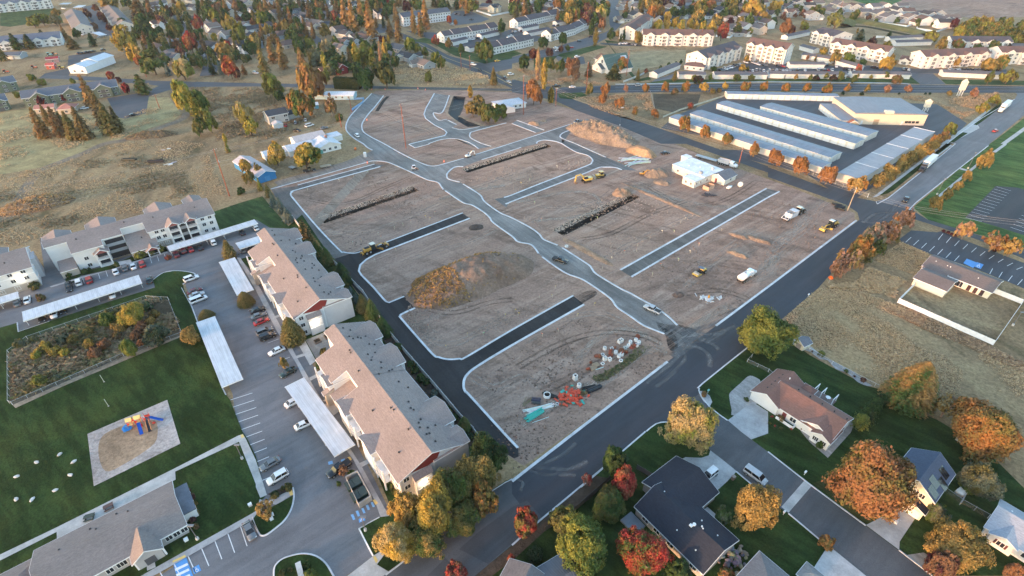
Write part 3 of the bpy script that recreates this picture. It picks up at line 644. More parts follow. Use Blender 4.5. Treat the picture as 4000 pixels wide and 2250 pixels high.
def window(root,face,a,b,z,w=1.2,h=1.2,mull=1,frame=TRIM,glass=GLASSC):
 """face S/N: a = x along the wall, b = y of the wall; face E/W: a = y along the wall, b = x of the wall."""
 f,p=win_meshes(w,h,mull);loc=(a,b,z)if face in 'SN' else(b,a,z)
 o=link('window',f,root,frame,loc,FACE[face]);link('pane',p,o,glass);return o
def slab_part(root,name,face,a,b,z,w,h,col,mat='paint',t=0.06):
 me=cache((name,w,h,t,mat),lambda:MB().box(-w/2,-t,0,w/2,0.02,h).mesh(name,mat))
 loc=(a,b,z)if face in 'SN' else(b,a,z);return link(name,me,root,col,loc,FACE[face])
def door(root,face,a,b,z=0.0,w=1.0,h=2.1,col=(0.2,0.05,0.05)):return slab_part(root,'door',face,a,b,z,w,h,col)
def garage(root,face,a,b,w=4.8,h=2.2,col=(0.74,0.74,0.72)):
 def g():
  m=MB()
  for i in range(4):m.box(-w/2,-0.07,h*i/4+0.015,w/2,0.02,h*(i+1)/4-0.015)
  m.box(-w/2,-0.03,0,w/2,0.02,h);return m.mesh('garage_door','paint')
 loc=(a,b,0.02)if face in 'SN' else(b,a,0.02)
 return link('garage_door',cache(('gd',w,h),g),root,col,loc,FACE[face])
def gable(root,x0,x1,y0,y1,e0,e1,yr,zr,wall,roof,axis='x',over=0.5,rake=0.45,th=0.16,base=0.0,wmat='siding',rmat='shingle',trim=TRIM,fascia=True,walls=True):
 """Ridge along axis. Profile across it: y0 (eave height e0) - yr (zr) - y1 (eave height e1)."""
 e=0.003
 if walls:
  MB().prism([(y0+e,base),(y0+e,e0-0.02),(yr,zr-0.02),(y1-e,e1-0.02),(y1-e,base)],axis,x0+e,x1-e).obj('wall',wmat,root,wall)
 s0=(zr-e0)/max(yr-y0,0.1);s1=(zr-e1)/max(y1-yr,0.1)
 a=(y0-over,e0-s0*over);b=(y1+over,e1-s1*over);r=(yr,zr)
 m=MB();X0,X1=x0-rake,x1+rake
 pr=[a,r,b,(b[0],b[1]+th),(yr,zr+th*1.15),(a[0],a[1]+th)]
 m.prism(pr,axis,X0,X1);o=m.obj('roof',rmat,root,roof)
 if fascia:
  t=MB();f=0.06
  for X,d in((X0,-f),(X1,f)):
   for p,q in((a,r),(r,b)):
    pts=[(p[0],p[1]-0.10),(q[0],q[1]-0.10),(q[0],q[1]+th*0.9),(p[0],p[1]+th*0.9)]
    t.prism(pts,axis,min(X+d*0.1,X+d),max(X+d*0.1,X+d))
  for p,d in((a,-f),(b,f)):
   t.prism([(p[0]+d*0.1,p[1]-0.10),(p[0]+d,p[1]-0.10),(p[0]+d,p[1]+th*0.9),(p[0]+d*0.1,p[1]+th*0.9)],axis,X0,X1)
  t.obj('eave_trim','paint',root,trim)
 return o
def hip(root,x0,x1,y0,y1,ze,zr,wall,roof,over=0.5,base=0.0,wmat='siding',rmat='shingle',hipx=None,walls=True):
 if walls:MB().box(x0,y0,base,x1,y1,ze).obj('wall',wmat,root,wall)
 X0,X1,Y0,Y1=x0-over,x1+over,y0-over,y1+over;th=0.16
 hx=(Y1-Y0)/2 if hipx is None else hipx;ym=(Y0+Y1)/2;z0=ze-0.1
 hx=min(hx,(X1-X0)/2-0.05)
 m=MB();m.add([(X0,Y0,z0),(X1,Y0,z0),(X1,Y1,z0),(X0,Y1,z0),(X0,Y0,z0+th),(X1,Y0,z0+th),(X1,Y1,z0+th),(X0,Y1,z0+th),(X0+hx,ym,zr+th),(X1-hx,ym,zr+th)],
     [(3,2,1,0),(4,5,9,8),(6,7,8,9),(5,6,9),(7,4,8)])
 o=m.obj('roof',rmat,root,roof)
 f=0.07;t=MB()
 t.box(X0-f,Y0-f,z0-0.05,X1+f,Y0-0.005,z0+th*0.85).box(X0-f,Y1+0.005,z0-0.05,X1+f,Y1+f,z0+th*0.85)
 t.box(X0-f,Y0,z0-0.05,X0-0.005,Y1,z0+th*0.85).box(X1+0.005,Y0,z0-0.05,X1+f,Y1,z0+th*0.85);t.obj('eave_trim','paint',root,TRIM)
 return o
def flat(root,x0,x1,y0,y1,z,wall,roof,base=0.0,wmat='siding',rmat='concrete',parapet=0.25,over=0.2):
 MB().box(x0,y0,base,x1,y1,z).obj('wall',wmat,root,wall)
 MB().box(x0-over,y0-over,z+0.002,x1+over,y1+over,z+parapet).obj('roof',rmat,root,roof)
def vents(root,pts,col=(0.05,0.05,0.05),s=0.35):
 me=cache(('vent',s),lambda:MB().cbox((0,0,s*0.5),(s,s,s)).tube((0,0,s),(0,0,s*1.3),s*0.3,k=6).mesh('roof_vent','paint'))
 for p in pts:link('roof_vent',me,root,col,p)
def wall_lamp(root,face,a,b,z):
 loc=(a,b,z)if face in 'SN' else(b,a,z)
 o=link('wall_lamp',cache('lampbody',lambda:MB().box(-0.15,-0.14,0,0.15,0.0,0.12).mesh('wall_lamp','paint')),root,(0.3,0.3,0.3),loc,FACE[face])
 link('bulb',cache('bulb',lambda:MB().box(-0.22,-0.20,-0.18,0.22,-0.02,-0.005).mesh('bulb','lamp')),o)
 ld=D.lights.new('wall_lamp_light','POINT');ld.energy=60;ld.color=(1,0.8,0.55);ld.shadow_soft_size=0.2
 l=D.objects.new('wall_lamp_light',ld);C.objects.link(l);l.parent=o;l.location=(0,-0.6,-0.25)
def balcony(root,x,yf,w,d,zs,dark=True,gz=None,roof=None):
 """stack of balconies in front of wall y=yf (towards -y): floor slabs, rails, posts, door panels."""
 for z in zs:
  o=link('balcony',cache(('bal',w,d),lambda:MB().box(-w/2,-d,-0.22,w/2,-0.004,0).box(-w/2,-d,0.95,w/2,-d+0.06,1.03).mesh('balcony','paint')),root,TRIM,(x,yf,z))
  def rl():
   m=MB();k=int(w/0.22)
   for i in range(k+1):m.box(-w/2+i*w/k-0.015,-d+0.01,0.0,-w/2+i*w/k+0.015,-d+0.04,0.95)
   return m.mesh('railing','paint')
  link('railing',cache(('rail',w,d),rl),o,(0.35,0.35,0.35))
  slab_part(root,'patio_door','S',x,yf,z+0.02,w*0.72,2.1,GLASSC,'glass')
 top=(gz if gz is not None else zs[-1]+2.6)
 for sx in(-1,1):
  link('post',cache(('bpost',d,top),lambda:MB().box(-0.16,-0.16,0,0.16,0.16,top).mesh('post','paint')),root,TRIM,(x+sx*(w/2-0.16),yf-d+0.16,0))
 if roof is not None:
  rz=top;m=MB();hw=w/2+0.45
  gable(root,yf-d-0.1,yf+3.0,x-w/2,x+w/2,rz,rz,x,rz+1.25,(0.30,0.10,0.09),roof,axis='y',over=0.45,rake=0.25,base=rz-0.15)
# ------------------------------------------------------------------ three storey apartment houses in the lower left
TAN=(0.40,0.35,0.30);LGREY=(0.52,0.51,0.53);ROOFP=(0.262,0.215,0.200);REDB=(0.22,0.035,0.030)
def apartment(name,label,corner,ang,L,parts,front_wall=WHITE,group=None,vent=True):
 """corner: right end of the front eave seen from the front; local x runs left -> right, front faces -y; y in [-8, 8]."""
 u=Vector((cos(ang),sin(ang),0));v=Vector((-u.y,u.x,0))
 o=Vector((corner[0],corner[1],0))-u*L+v*8.0
 r=thing(name,label,'apartment building',o,ang,group)
 EZ,ZR=7.5,10.7;sl=(ZR-EZ)/8.0
 for p in parts:
  k=p[0]
  if k=='roof':
   x0,x1,ys=p[1:4];gable(r,x0,x1,ys,8.0,ZR+sl*ys,EZ,0.0,ZR,front_wall,ROOFP,over=0.45,rake=0.02 if x0>0.5 and x1<L-0.5 else 0.3)
  elif k=='low':
   x0,x1,ya,yb,za,zb=p[1:7]
   m=MB().prism([(ya,0),(ya,zb),(yb-0.01,za),(yb-0.01,0)],'x',x0+0.02,x1-0.02);m.obj('wall','siding',r,TAN)
   s=(za-zb)/(yb-ya);MB().prism([(ya-0.4,zb-s*0.4+0.01),(yb-0.005,za+0.01),(yb-0.005,za+0.19),(ya-0.4,zb-s*0.4+0.19)],'x',x0+0.03,x1-0.03).obj('roof','shingle',r,ROOFP)
   MB().box(x0+0.03,ya-0.48,zb-s*0.4-0.05,x1-0.03,ya-0.41,zb-s*0.4+0.17).obj('eave_trim','paint',r,TRIM)
  elif k=='back':
   x,w,zr,yo=p[1:5];gable(r,0.5,8.0+yo,x-w/2,x+w/2,zr-w*0.20,zr-w*0.20,x,zr,LGREY,ROOFP,axis='y',over=0.3,rake=0.3)
  elif k=='fgable':
   x,w,zr,yo=p[1:5];gable(r,-8.0-yo,-0.6,x-w/2,x+w/2,zr-w*0.20,zr-w*0.20,x,zr,front_wall,ROOFP,axis='y',over=0.3,rake=0.3)
  elif k=='bal':balcony(r,p[1],p[2],p[3],1.7,p[4],gz=p[5],roof=ROOFP if p[6]else None)
  elif k=='dark':
   x,y,w,z0,z1=p[1:6];slab_part(r,'breezeway_shade','S',x,y,z0,w,z1-z0,(0.03,0.03,0.035))  # flat dark panel on the wall; shade of the passage painted in
   for z in p[6]:link('landing',cache(('land',w),lambda:MB().box(-w/2,-0.5,-0.15,w/2,-0.07,0).box(-w/2,-0.5,0,w/2,-0.44,1.0).mesh('landing','paint')),r,(0.30,0.31,0.33),(x,y,z))
  elif k=='win':
   face,b,zs,xs=p[1:5]
   for z in zs:
    for x in xs:window(r,face,x,b,z)
  elif k=='band':
   x0,x1,y,zs=p[1:5]
   for z in zs:slab_part(r,'wall_band','S',(x0+x1)/2,y,z,round(x1-x0,2),0.25,TRIM,t=0.05)
  elif k=='plinth':
   x0,x1,y=p[1:4];slab_part(r,'plinth','S',(x0+x1)/2,y,0.0,round(x1-x0,2),2.5,TAN,'siding',t=0.035)
  elif k=='vents':vents(r,p[1])
  elif k=='end':
   X=L
   for z in(2.55,5.15):slab_part(r,'wall_band','E',4.6,X,z,6.6,0.24,TRIM,t=0.06)
   slab_part(r,'plinth','E',4.6,X,0,6.6,2.5,TAN,'siding',t=0.03)
   for z in(0.9,3.6,6.1):
    for y in(3.2,6.2):window(r,'E',y,X,z)
    window(r,'E',-6.4,X,z)
   MB().box(X+0.004,-4.9,0,X+1.1,-0.9,6.2).obj('bay','siding',r,LGREY)
   for z in(2.55,5.0):slab_part(r,'wall_band','E',-2.9,X+1.1,z,4.0,0.22,TRIM)
   MB().add([(X+0.004,-5.1,7.0),(X+0.004,-0.7,7.0),(X+1.35,-0.7,6.15),(X+1.35,-5.1,6.15),(X+0.004,-5.1,7.15),(X+0.004,-0.7,7.15),(X+1.35,-0.7,6.3),(X+1.35,-5.1,6.3)],
                     [(3,2,1,0),(4,5,6,7),(0,1,5,4),(1,2,6,5),(2,3,7,6),(3,0,4,7)]).obj('bay_roof','shingle',r,ROOFP)
   MB().prism([(-5.6,8.0),(0.0,10.35),(2.0,9.6),(1.0,7.6),(-1.2,7.2)],'x',X+0.005,X+0.06).obj('gable_panel','siding',r,REDB)
   slab_part(r,'wall_band','E',0.2,X,0.0,0.25,7.3,TRIM);slab_part(r,'wall_band','E',7.8,X,0.0,0.25,7.3,TRIM);slab_part(r,'wall_band','E',-7.8,X,0.0,0.25,7.3,TRIM)
   wall_lamp(r,'E',-3.2,X+1.1,4.6)
 return r
def sw_house(corner,label):
 L=52.4;rnd=random.Random(int(corner[0]*7))
 vt=[(x,rnd.uniform(1.2,6.5),0)for x in[rnd.uniform(2,50)for _ in range(34)]]+[(x,rnd.uniform(-1.2,-0.8),0)for x in(12,13,36,37,44)]+[(20,-2,0),(33,-4.5,0),(47,-5,0)]
 vt=[(x,y,10.7-0.4*abs(y)+0.1)for x,y,_ in vt]
 parts=[('roof',0,6.5,-2.6),('roof',6.5,17.0,-8.0),('roof',17.0,24.2,-3.6),('low',17.0,24.2,-9.0,-3.6,5.6,4.0),('low',15.2,17.0,-10.5,-8.0,5.2,4.3),('roof',24.2,L,-8.0),
             ('back',5.0,8.0,9.6,1.3),('back',17.5,8.5,9.8,1.5),('back',41.5,8.5,9.8,1.5),('back',50.0,5.0,8.7,1.0),('fgable',14.5,4.5,7.6,1.2),('fgable',26.0,5.5,8.2,1.6),('fgable',39.5,5.5,8.4,1.6),
             ('bal',31.0,-8.0,4.4,[2.7,5.2],7.2,0),('bal',45.5,-8.0,4.4,[2.7,5.2],7.0,0),('bal',10.5,-8.0,4.0,[2.7,5.2],7.0,0),
             ('win','S',-8.0,[0.9,3.6,6.0],[8.0,28.0,34.6,36.4,42.6,48.6,50.6]),('win','N',8.0,[0.9,3.6,6.0],[3,9.5,12.5,23,26,30,33,36,46.5,49]),
             ('plinth',24.5,52.3,-8.0),('vents',vt),('end',)]
 return apartment('apartment_house',label,corner,GB,L,parts,group=None)
# right end of the front (south-west) eave of each
q=W1('13:1435,500',7.5);sw_house((q.x,q.y),'three storey apartment house with rosy shingle roof behind the autumn trees on the corner')
q=W1('12:392,308',7.5);sw_house((q.x,q.y),'three storey apartment house with rosy roof between the gravel court and the round conifers')
def se_house(corner,L,label,full=True):
 parts=[('roof',0,6.2,-2.6),('roof',6.2,15.5,-8.0),('roof',15.5,22.0,-5.6),('roof',22.0,29.5,-3.0),('low',22.0,31.0,-11.2,-3.0,6.4,3.1),('roof',29.5,L,-8.0),
             ('low',1.0,6.0,-9.6,-2.6,3.4,2.6),('back',3.5,8,9.7,1.5),('back',17,9,10.1,2.2),('back',36,9,10.1,2.2),('back',48,6,9.6,1.6),
             ('bal',14.0,-8.0,4.0,[0.25,2.9],5.4,1),('bal',37.6,-8.0,3.8,[0.25,2.9,5.5],8.0,1),('bal',43.6,-8.0,3.8,[0.25,2.9,5.5],8.0,1),
             ('dark',40.6,-8.0,2.3,0.1,7.3,[2.6,5.2]),('dark',19.0,-5.6,5.6,0.1,7.6,[2.6,5.2]),('bal',28.5,-11.2,3.6,[0.1],2.6,1),
             ('win','S',-8.0,[0.9,3.6,6.0],[30.8+1.2,34.0,47.6,50.2]),('win','S',-8.0,[0.9,3.6],[9.4]),('band',30,35.5,-8.0,[2.6,5.2]),('band',45.8,L-0.1,-8.0,[5.2]),('plinth',29.6,35.5,-8.0),
             ('win','N',8.0,[0.9,3.6,6.0],[8,12,24,27,42,45]),('vents',[(9,-3,9.6),(24,-1.2,10.3),(33,-2.4,9.8),(47,-3,9.6),(27,-6.5,5.3)])]
 return apartment('apartment_house',label,corner,GA,L,parts)
q=W1('01:2150,700',7.5);se_house((q.x,q.y),52.0,'long pale apartment house with stacked balconies behind the carport, facing the parked cars')
def w_house(label):
 q=W1('01:310,1235',7.5)
 parts=[('roof',0,26,-8.0),('back',16,9,10.0,2),('back',4,9,10,2),('win','S',-8.0,[0.9,3.6,6.0],[3,7.5,12,16,20,23.5]),('band',0.1,25.9,-8.0,[5.2]),('plinth',0.1,25.9,-8.0),('vents',[(10,-3,9.7),(20,-4,9.2)])]
 r=apartment('apartment_house','pale three storey apartment house cut off by the left picture edge',(q.x,q.y),GA,26.0,parts)
 for z in(0.9,3.6,6.1):
  for y in(-3.2,1.5,5.0):window(r,'E',y,26.0,z)
 for z in(2.55,5.15):slab_part(r,'wall_band','E',0,26.0,z,15.8,0.24,TRIM)
 MB().box(26.004,-2.0,0,27.2,3.6,7.4).obj('bay','siding',r,LGREY)
 wall_lamp(r,'S',22.0,-8.0,5.0)
w_house('')
# ------------------------------------------------------------------ club house with the long grey roof, lower left corner
CLUBR=(0.215,0.185,0.175)
def club():
 q=W1('03:1880,925',3.2);ang=rad(39.0);u=Vector((cos(ang),sin(ang),0));v=Vector((-u.y,u.x,0))
 Lm=24.0;o=Vector((q.x,q.y,0))-u*Lm+v*6.3
 r=thing('club_house','long low club house with a grey shingle roof beside the playground lawn','building',o,ang)
 w=(0.42,0.40,0.40)
 gable(r,0,Lm-0.5,-5.9,5.9,3.3,3.3,0,5.6,w,CLUBR,over=0.6,rake=0.4)
 hip(r,-10.5,0.6,-4.9,4.6,2.9,4.9,w,CLUBR,hipx=5.0)
 gable(r,-8.2,-3.0,14.2,18.6,3.3,3.3,16.4,4.9,w,CLUBR,axis='y',over=0.5,rake=0.5)
 flat(r,Lm-0.4,Lm+2.0,-3.2,4.2,2.6,TRIM,(0.16,0.17,0.20),parapet=0.3)
 for x in(1.5,4,7,10,20.2,21.6,23.0):window(r,'S',x,-5.9,1.0,1.1,1.2)
 window(r,'S',12.0,-5.9,1.0,1.6,1.3,2);door(r,'S',16.4,-8.2,w=1.8,col=(0.08,0.08,0.09))
 MB().box(18.7,-8.1,0,19.0,-7.8,3.2).box(13.9,-8.1,0,14.2,-7.8,3.2).obj('porch_post','paint',r,TRIM)
 for x in(4,8,12,16,20):window(r,'N',x,5.9,0.8,1.8,1.5)
 vents(r,[(13.5,4.3,4.0),(15.5,3.0,4.5),(9.0,3.6,4.3),(10.0,2.4,4.7),(4.0,1.8,4.9),(-2,-2.5,3.7),(0.8,-2.6,4.6)],s=0.3)
 return r
club()
# ------------------------------------------------------------------ houses along the residential street
BRN=(0.215,0.118,0.095)
def house_a():
 r=thing('house','white house with a brown hip roof and two front gables on the lawn corner','house',(61.25,96.4,0),rad(-52));w=(0.74,0.73,0.71)
 gable(r,0.0,12.2,0.3,7.5,2.85,2.85,3.9,4.75,w,BRN,axis='y',over=0.35,rake=0.35)
 gable(r,3.9,20.3,0.5,10.8,2.85,2.85,6.4,4.95,w,BRN,over=0.4,rake=0.3)
 gable(r,0.7,6.2,12.9,20.3,2.85,2.85,16.6,4.55,w,BRN,axis='y',over=0.35,rake=0.3)
 gable(r,-0.6,5.0,16.4,20.6,2.85,2.85,18.5,3.95,w,BRN,axis='y',over=0.3,rake=0.3)
 hip(r,7.6,10.4,10.6,13.0,2.85,3.9,w,BRN,over=0.3)
 garage(r,'S',3.7,0.3,4.9,2.2);slab_part(r,'gable_vent','S',3.9,0.3,3.15,1.0,0.8,(0.55,0.53,0.5))
 window(r,'S',17.6,-0.6,0.9,1.2,1.2,2);window(r,'S',19.4,-0.6,0.9,1.2,1.2,2);door(r,'S',9.2,0.5);window(r,'S',11.4,0.5,0.9,1.4,1.2)
 window(r,'E',3,20.3,1.0);window(r,'E',8,20.3,1.0)
 for x in(2.5,12.5,15,18):window(r,'N',x,10.8 if x>4 else 12.2,0.9,1.6,1.2)
 vents(r,[(2.6,y,4.1)for y in(2.6,4.4,6.2,8.0,9.8)]+[(x,7.6,4.65)for x in(8,11,14,17,20)],s=0.28)
 link('vent_pipe',cache('pipe',lambda:MB().tube((0,0,0),(0,0,0.7),0.14).mesh('vent_pipe','paint')),r,TRIM,(4.6,9.4,4.35))
    # front walk pergola-like porch rail
 MB().box(8.0,-0.9,0.05,12.4,-0.8,0.9).box(12.3,-0.9,0.05,12.5,0.4,0.9).obj('porch_railing','paint',r,TRIM)
house_a()
def pergola():
 q=W1('32:560,1110');r=thing('pergola','white patio pergola with open beams on the brown deck behind the brown roofed house','pergola',q,rad(-52))
 MB().box(-2.6,-1.4,0.05,2.6,1.4,0.25).obj('deck','paint',r,(0.16,0.11,0.10))
 for x in(-2.4,-0.6,2.4):
  MB().box(x-0.08,-1.3,0.25,x+0.08,-1.14,2.3).box(x-0.08,1.14,0.25,x+0.08,1.3,2.3).box(x-0.09,-1.4,2.3,x+0.09,1.4,2.45).obj('beam','paint',r,TRIM)
 o=thing('patio_table','small round white patio table on the deck behind the brown roofed house','table',q+Vector((0.6,-0.6,0.25)))
 MB().tube((0,0,0.66),(0,0,0.72),0.6,k=12).obj('tabletop','paint',o,TRIM);MB().tube((0,0,0),(0,0,0.66),0.06).obj('leg','paint',o,TRIM)
pergola()
SLATE=(0.030,0.034,0.046)
def house_b():
 r=thing('house','house with a large dark slate roof and a white car in its drive','house',(37.07,76.43,0),rad(-53.5));w=(0.36,0.34,0.33)
 gable(r,3.4,20.0,-16.6,-6.2,2.85,2.85,-11.4,5.1,w,SLATE,over=0.4,rake=0.35)
 gable(r,-11.0,-0.4,0.4,11.2,2.85,2.85,5.9,5.0,w,SLATE,axis='y',over=0.35,rake=0.35,fascia=True)
 garage(r,'N',5.6,-0.4,6.0);window(r,'N',14.5,-6.2,1.0);window(r,'N',17.5,-6.2,1.0);window(r,'W',-3.5,0.4,1.0)
 for x in(6,9,12.5,18):window(r,'S',x,-16.6 if x<15 else-16.6,0.9,1.5,1.3)
 vents(r,[(5.2,-10.6,4.85),(13.8,-9.4,4.4),(12.0,-14.6,3.8),(15.2,-11.1,5.2),(16.8,-15,3.9),(17.6,-9.5,4.4)],TRIM,0.22)
 MB().tube((0,0,0),(0,0,0.35),0.34,k=10).box(-0.55,-0.9,-0.05,0.05,-0.4,0.3).obj('skylight','paint',r,TRIM).location=(13.6,-11.7,5.0)
 MB().tube((0,0,0),(0,0,0.5),0.16,k=8).obj('vent_pipe','paint',r,TRIM).location=(14.8,-10.9,4.95)
 MB().box(2.6,-20.2,0,6.6,-17.0,0.5).obj('deck','paint',r,(0.22,0.24,0.27))
 MB().box(11.4,-5.6,0,15.2,-3.0,0.12).obj('porch_slab','concrete',r,(0.4,0.4,0.4))
house_b()
def house_c():
 r=thing('house','blue roofed house with four solar panels beside the big orange maple','house',(85.93,63.0,0),rad(-52));w=(0.70,0.64,0.52)
 gable(r,0.3,10.8,-8.2,-0.3,5.3,5.3,-4.1,8.1,w,(0.070,0.090,0.135),axis='y',over=0.4,rake=0.35)
 gable(r,-1.6,2.2,-5.6,-0.3,2.5,2.5,-2.9,3.6,w,(0.030,0.032,0.045),axis='y',over=0.3,rake=0.2)
 garage(r,'S',-2.9,-1.6,4.6,2.1);window(r,'S',-3.4,0.3,4.0,0.9,1.2);window(r,'S',-2.2,0.3,4.0,0.9,1.2);window(r,'E',4,-0.3,3.6);window(r,'E',8,-0.3,3.6);window(r,'E',6,-0.3,1.0)
 s=2.8/3.8
 for i,(y,t)in enumerate(((1.5,1.0),(3.6,0.2),(5.6,1.5),(8.0,0.6))):
  m=MB();x0,x1=-3.2+t,-1.2+t
  for k in range(3):m.add([(x0,y-1+k*0.68,8.1-s*(x0+4.1)+0.28),(x1,y-1+k*0.68,8.1-s*(x1+4.1)+0.28),(x1,y-1+k*0.68+0.64,8.1-s*(x1+4.1)+0.28),(x0,y-1+k*0.68+0.64,8.1-s*(x0+4.1)+0.28)],[(0,1,2,3)])
  m.obj('solar_panel','glass',r,(0.012,0.014,0.02))
house_c()
def house_d():
 r=thing('house','pale grey roofed house cut off by the right picture edge','house',(99.01,62.55,0),rad(-52));w=(0.66,0.66,0.68);rc=(0.34,0.36,0.40)
 gable(r,0.2,18.0,-5.2,3.9,2.9,2.9,0.0,4.6,w,rc,over=0.45,rake=0.4)
 gable(r,-6.1,-0.8,1.2,5.2,2.9,2.9,3.2,3.95,w,rc,axis='y',over=0.35,rake=0.3)
 window(r,'S',3.2,-6.1,1.1,1.2,1.2);window(r,'S',7.0,-5.2,1.1);window(r,'S',10,-5.2,1.1)
 for x in(2.35,4.05):slab_part(r,'shutter','S',x,-6.1,1.05,0.4,1.3,(0.10,0.04,0.05))
 vents(r,[(2,1.2,4.1),(5,1.8,3.9)],TRIM,0.25)
house_d()
def house_e():
 r=thing('house','long low cream house with a brown roof beside the white fenced yard','house',(133.42,146.6,0),rad(-52));w=(0.72,0.66,0.52);rc=(0.165,0.135,0.125)
 gable(r,0.2,9.4,0.3,9.3,2.75,2.75,4.9,4.1,w,rc,over=0.4,rake=0.35)
 gable(r,-1.0,18.6,10.9,21.0,2.75,2.75,16.2,4.35,w,rc,over=0.5,rake=0.4)
 gable(r,-0.8,6.4,9.2,11.3,2.5,2.5,10.2,2.95,w,rc,over=0.1,rake=0.1)
 for x in(8.8,10.4):window(r,'S',x,10.9,0.3,1.5,1.9,1)
 for x in(13,14.8,16.6):slab_part(r,'door','S',x,10.9,0.1,1.0,2.1,(0.05,0.025,0.03))
 for y in(3,6):window(r,'W',y,0.2,1.0)
 vents(r,[(1.0,14.5,3.9),(4.5,14.4,3.9),(5.4,14.4,3.9),(13.5,14.2,3.8)],TRIM,0.25)
house_e()
def shed(s,ang,w,d,h,label,wall,roof,name='shed',cat='shed',rz=0.8):
 q=W1(s);r=thing(name,label,cat,q,ang)
 gable(r,-w/2,w/2,-d/2,d/2,h,h,0,h+rz,wall,roof,over=0.25,rake=0.25)
 door(r,'S',0,-d/2,w=w*0.4,h=h*0.85,col=(0.5,0.46,0.42));return r
r=thing('garden_shed','small cream garden shed with a grey roof by the rock bed','shed',W1('32:335,590'),rad(-62))
gable(r,-1.6,1.6,-1.5,1.5,1.9,1.9,0,2.8,(0.72,0.65,0.5),(0.16,0.17,0.2),axis='y',over=0.25,rake=0.25);door(r,'S',0,-1.6,w=1.5,h=1.7,col=(0.35,0.30,0.27))
r=thing('garden_shed','weathered grey garden shed under the orange tree on the right','shed',W1('33:1990,100'),rad(-52))
gable(r,-1.9,1.9,-1.6,1.6,2.0,2.0,0,2.9,(0.42,0.40,0.34),(0.30,0.31,0.33),over=0.25,rake=0.25);door(r,'S',0.3,-1.6,w=1.2,h=1.7,col=(0.5,0.45,0.35))
r=thing('house','house with a ribbed grey metal roof cut off by the bottom edge','house',W1('23:400,1640'),rad(30))
gable(r,-5.5,5.5,-5,4.2,2.7,2.7,0,4.6,(0.4,0.38,0.36),(0.115,0.125,0.15),over=0.4,rake=0.4,rmat='metal_roof');window(r,'N',0,4.2,1.0)
r=thing('house','house with a weathered brown roof beside the satellite dish at the bottom edge','house',W1('23:60,1720'),rad(62))
gable(r,-5,5,-5,4.2,2.7,2.7,0,4.4,(0.4,0.38,0.36),(0.16,0.15,0.15),over=0.4,rake=0.4);window(r,'N',0,4.2,1.0)
r=thing('house','house with a grey hip roof beside the pale concrete drive at the bottom edge','house',W1('33:70,1740'),rad(-52))
hip(r,-6.5,3.2,-6,4.5,2.8,4.8,(0.5,0.48,0.46),(0.20,0.19,0.19));window(r,'N',-2,4.5,1.0);garage(r,'E',0,3.2)
r=thing('garden_shed','low grey outbuilding at the corner of the concrete drive','shed',W1('33:400,1500'),rad(-52));hip(r,-1.4,1.4,-1.4,1.4,2.0,2.9,(0.5,0.5,0.5),(0.24,0.24,0.24));door(r,'N',0,1.4,w=0.9,h=1.8)
# ------------------------------------------------------------------ carports
def carport(s,label,z=2.5,slope=0.1,nb=None):
 a,b,c=W(s,z);u=b-a;Lc=u.length;u/=Lc;v=Vector((-u.y,u.x,0));d=(c-b).dot(v);sg=1 if d>0 else-1;d=abs(d)
 ang=atan2(u.y,u.x);r=thing('carport',label,'carport',Vector((a.x,a.y,0)),ang,None)
 y0,y1=(0,d)if sg>0 else(-d,0)
 m=MB();m.add([(0,y0,z),(Lc,y0,z),(Lc,y1,z+slope),(0,y1,z+slope),(0,y0,z+0.12),(Lc,y0,z+0.12),(Lc,y1,z+slope+0.12),(0,y1,z+slope+0.12)],[(3,2,1,0),(4,5,6,7),(0,1,5,4),(1,2,6,5),(2,3,7,6),(3,0,4,7)])
 m.obj('roof','metal_roof',r,(0.58,0.60,0.635))
 MB().box(-0.04,y0-0.05,z-0.2,Lc+0.04,y0-0.004,z+0.16).box(-0.04,y1+0.004,z-0.2,Lc+0.04,y1+0.05,z+slope+0.16).obj('fascia','paint',r,TRIM)
 k=max(3,int(Lc/5.6));pm=cache('cpost',lambda:MB().box(-0.07,-0.07,0,0.07,0.07,2.42).mesh('post','paint'));bm_=cache(('cbeam',round(d,1)),lambda:MB().box(-0.06,-d/2+0.3,0,0.06,d/2-0.3,0.2).mesh('beam','paint'))
 for i in range(k+1):
  x=0.4+(Lc-0.8)*i/k
  link('post',pm,r,(0.6,0.6,0.6),(x,y0+d*0.22,0));link('post',pm,r,(0.6,0.6,0.6),(x,y0+d*0.78,0));link('beam',bm_,r,(0.5,0.5,0.5),(x,(y0+y1)/2,z-0.205))
 return r
carport('01:1680,1038 2562,766 2600,800','long white carport in front of the balcony apartments beside the dark lawn')
carport('o:593,613 668,590 676,604','short white carport between the triangular conifer and the rosy roofed apartments')
carport('01:2205,1197 2365,1148 o:640,728','white carport beside the upper rosy roofed apartments, its foot at the round shrub')
carport('02:1975,358 2165,292 2445,918','isolated white carport between the big lawn and the wide parking aisle')
carport('12:292,1005 485,910 13:900,185','ribbed white carport beside the lower rosy roofed apartments')
carport('02:235,340 01:1430,1400 1412,1320','longest white carport beside the fenced wild basin')
carport('02:-400,285 192,100 188,42','white carport cut off by the left picture edge')
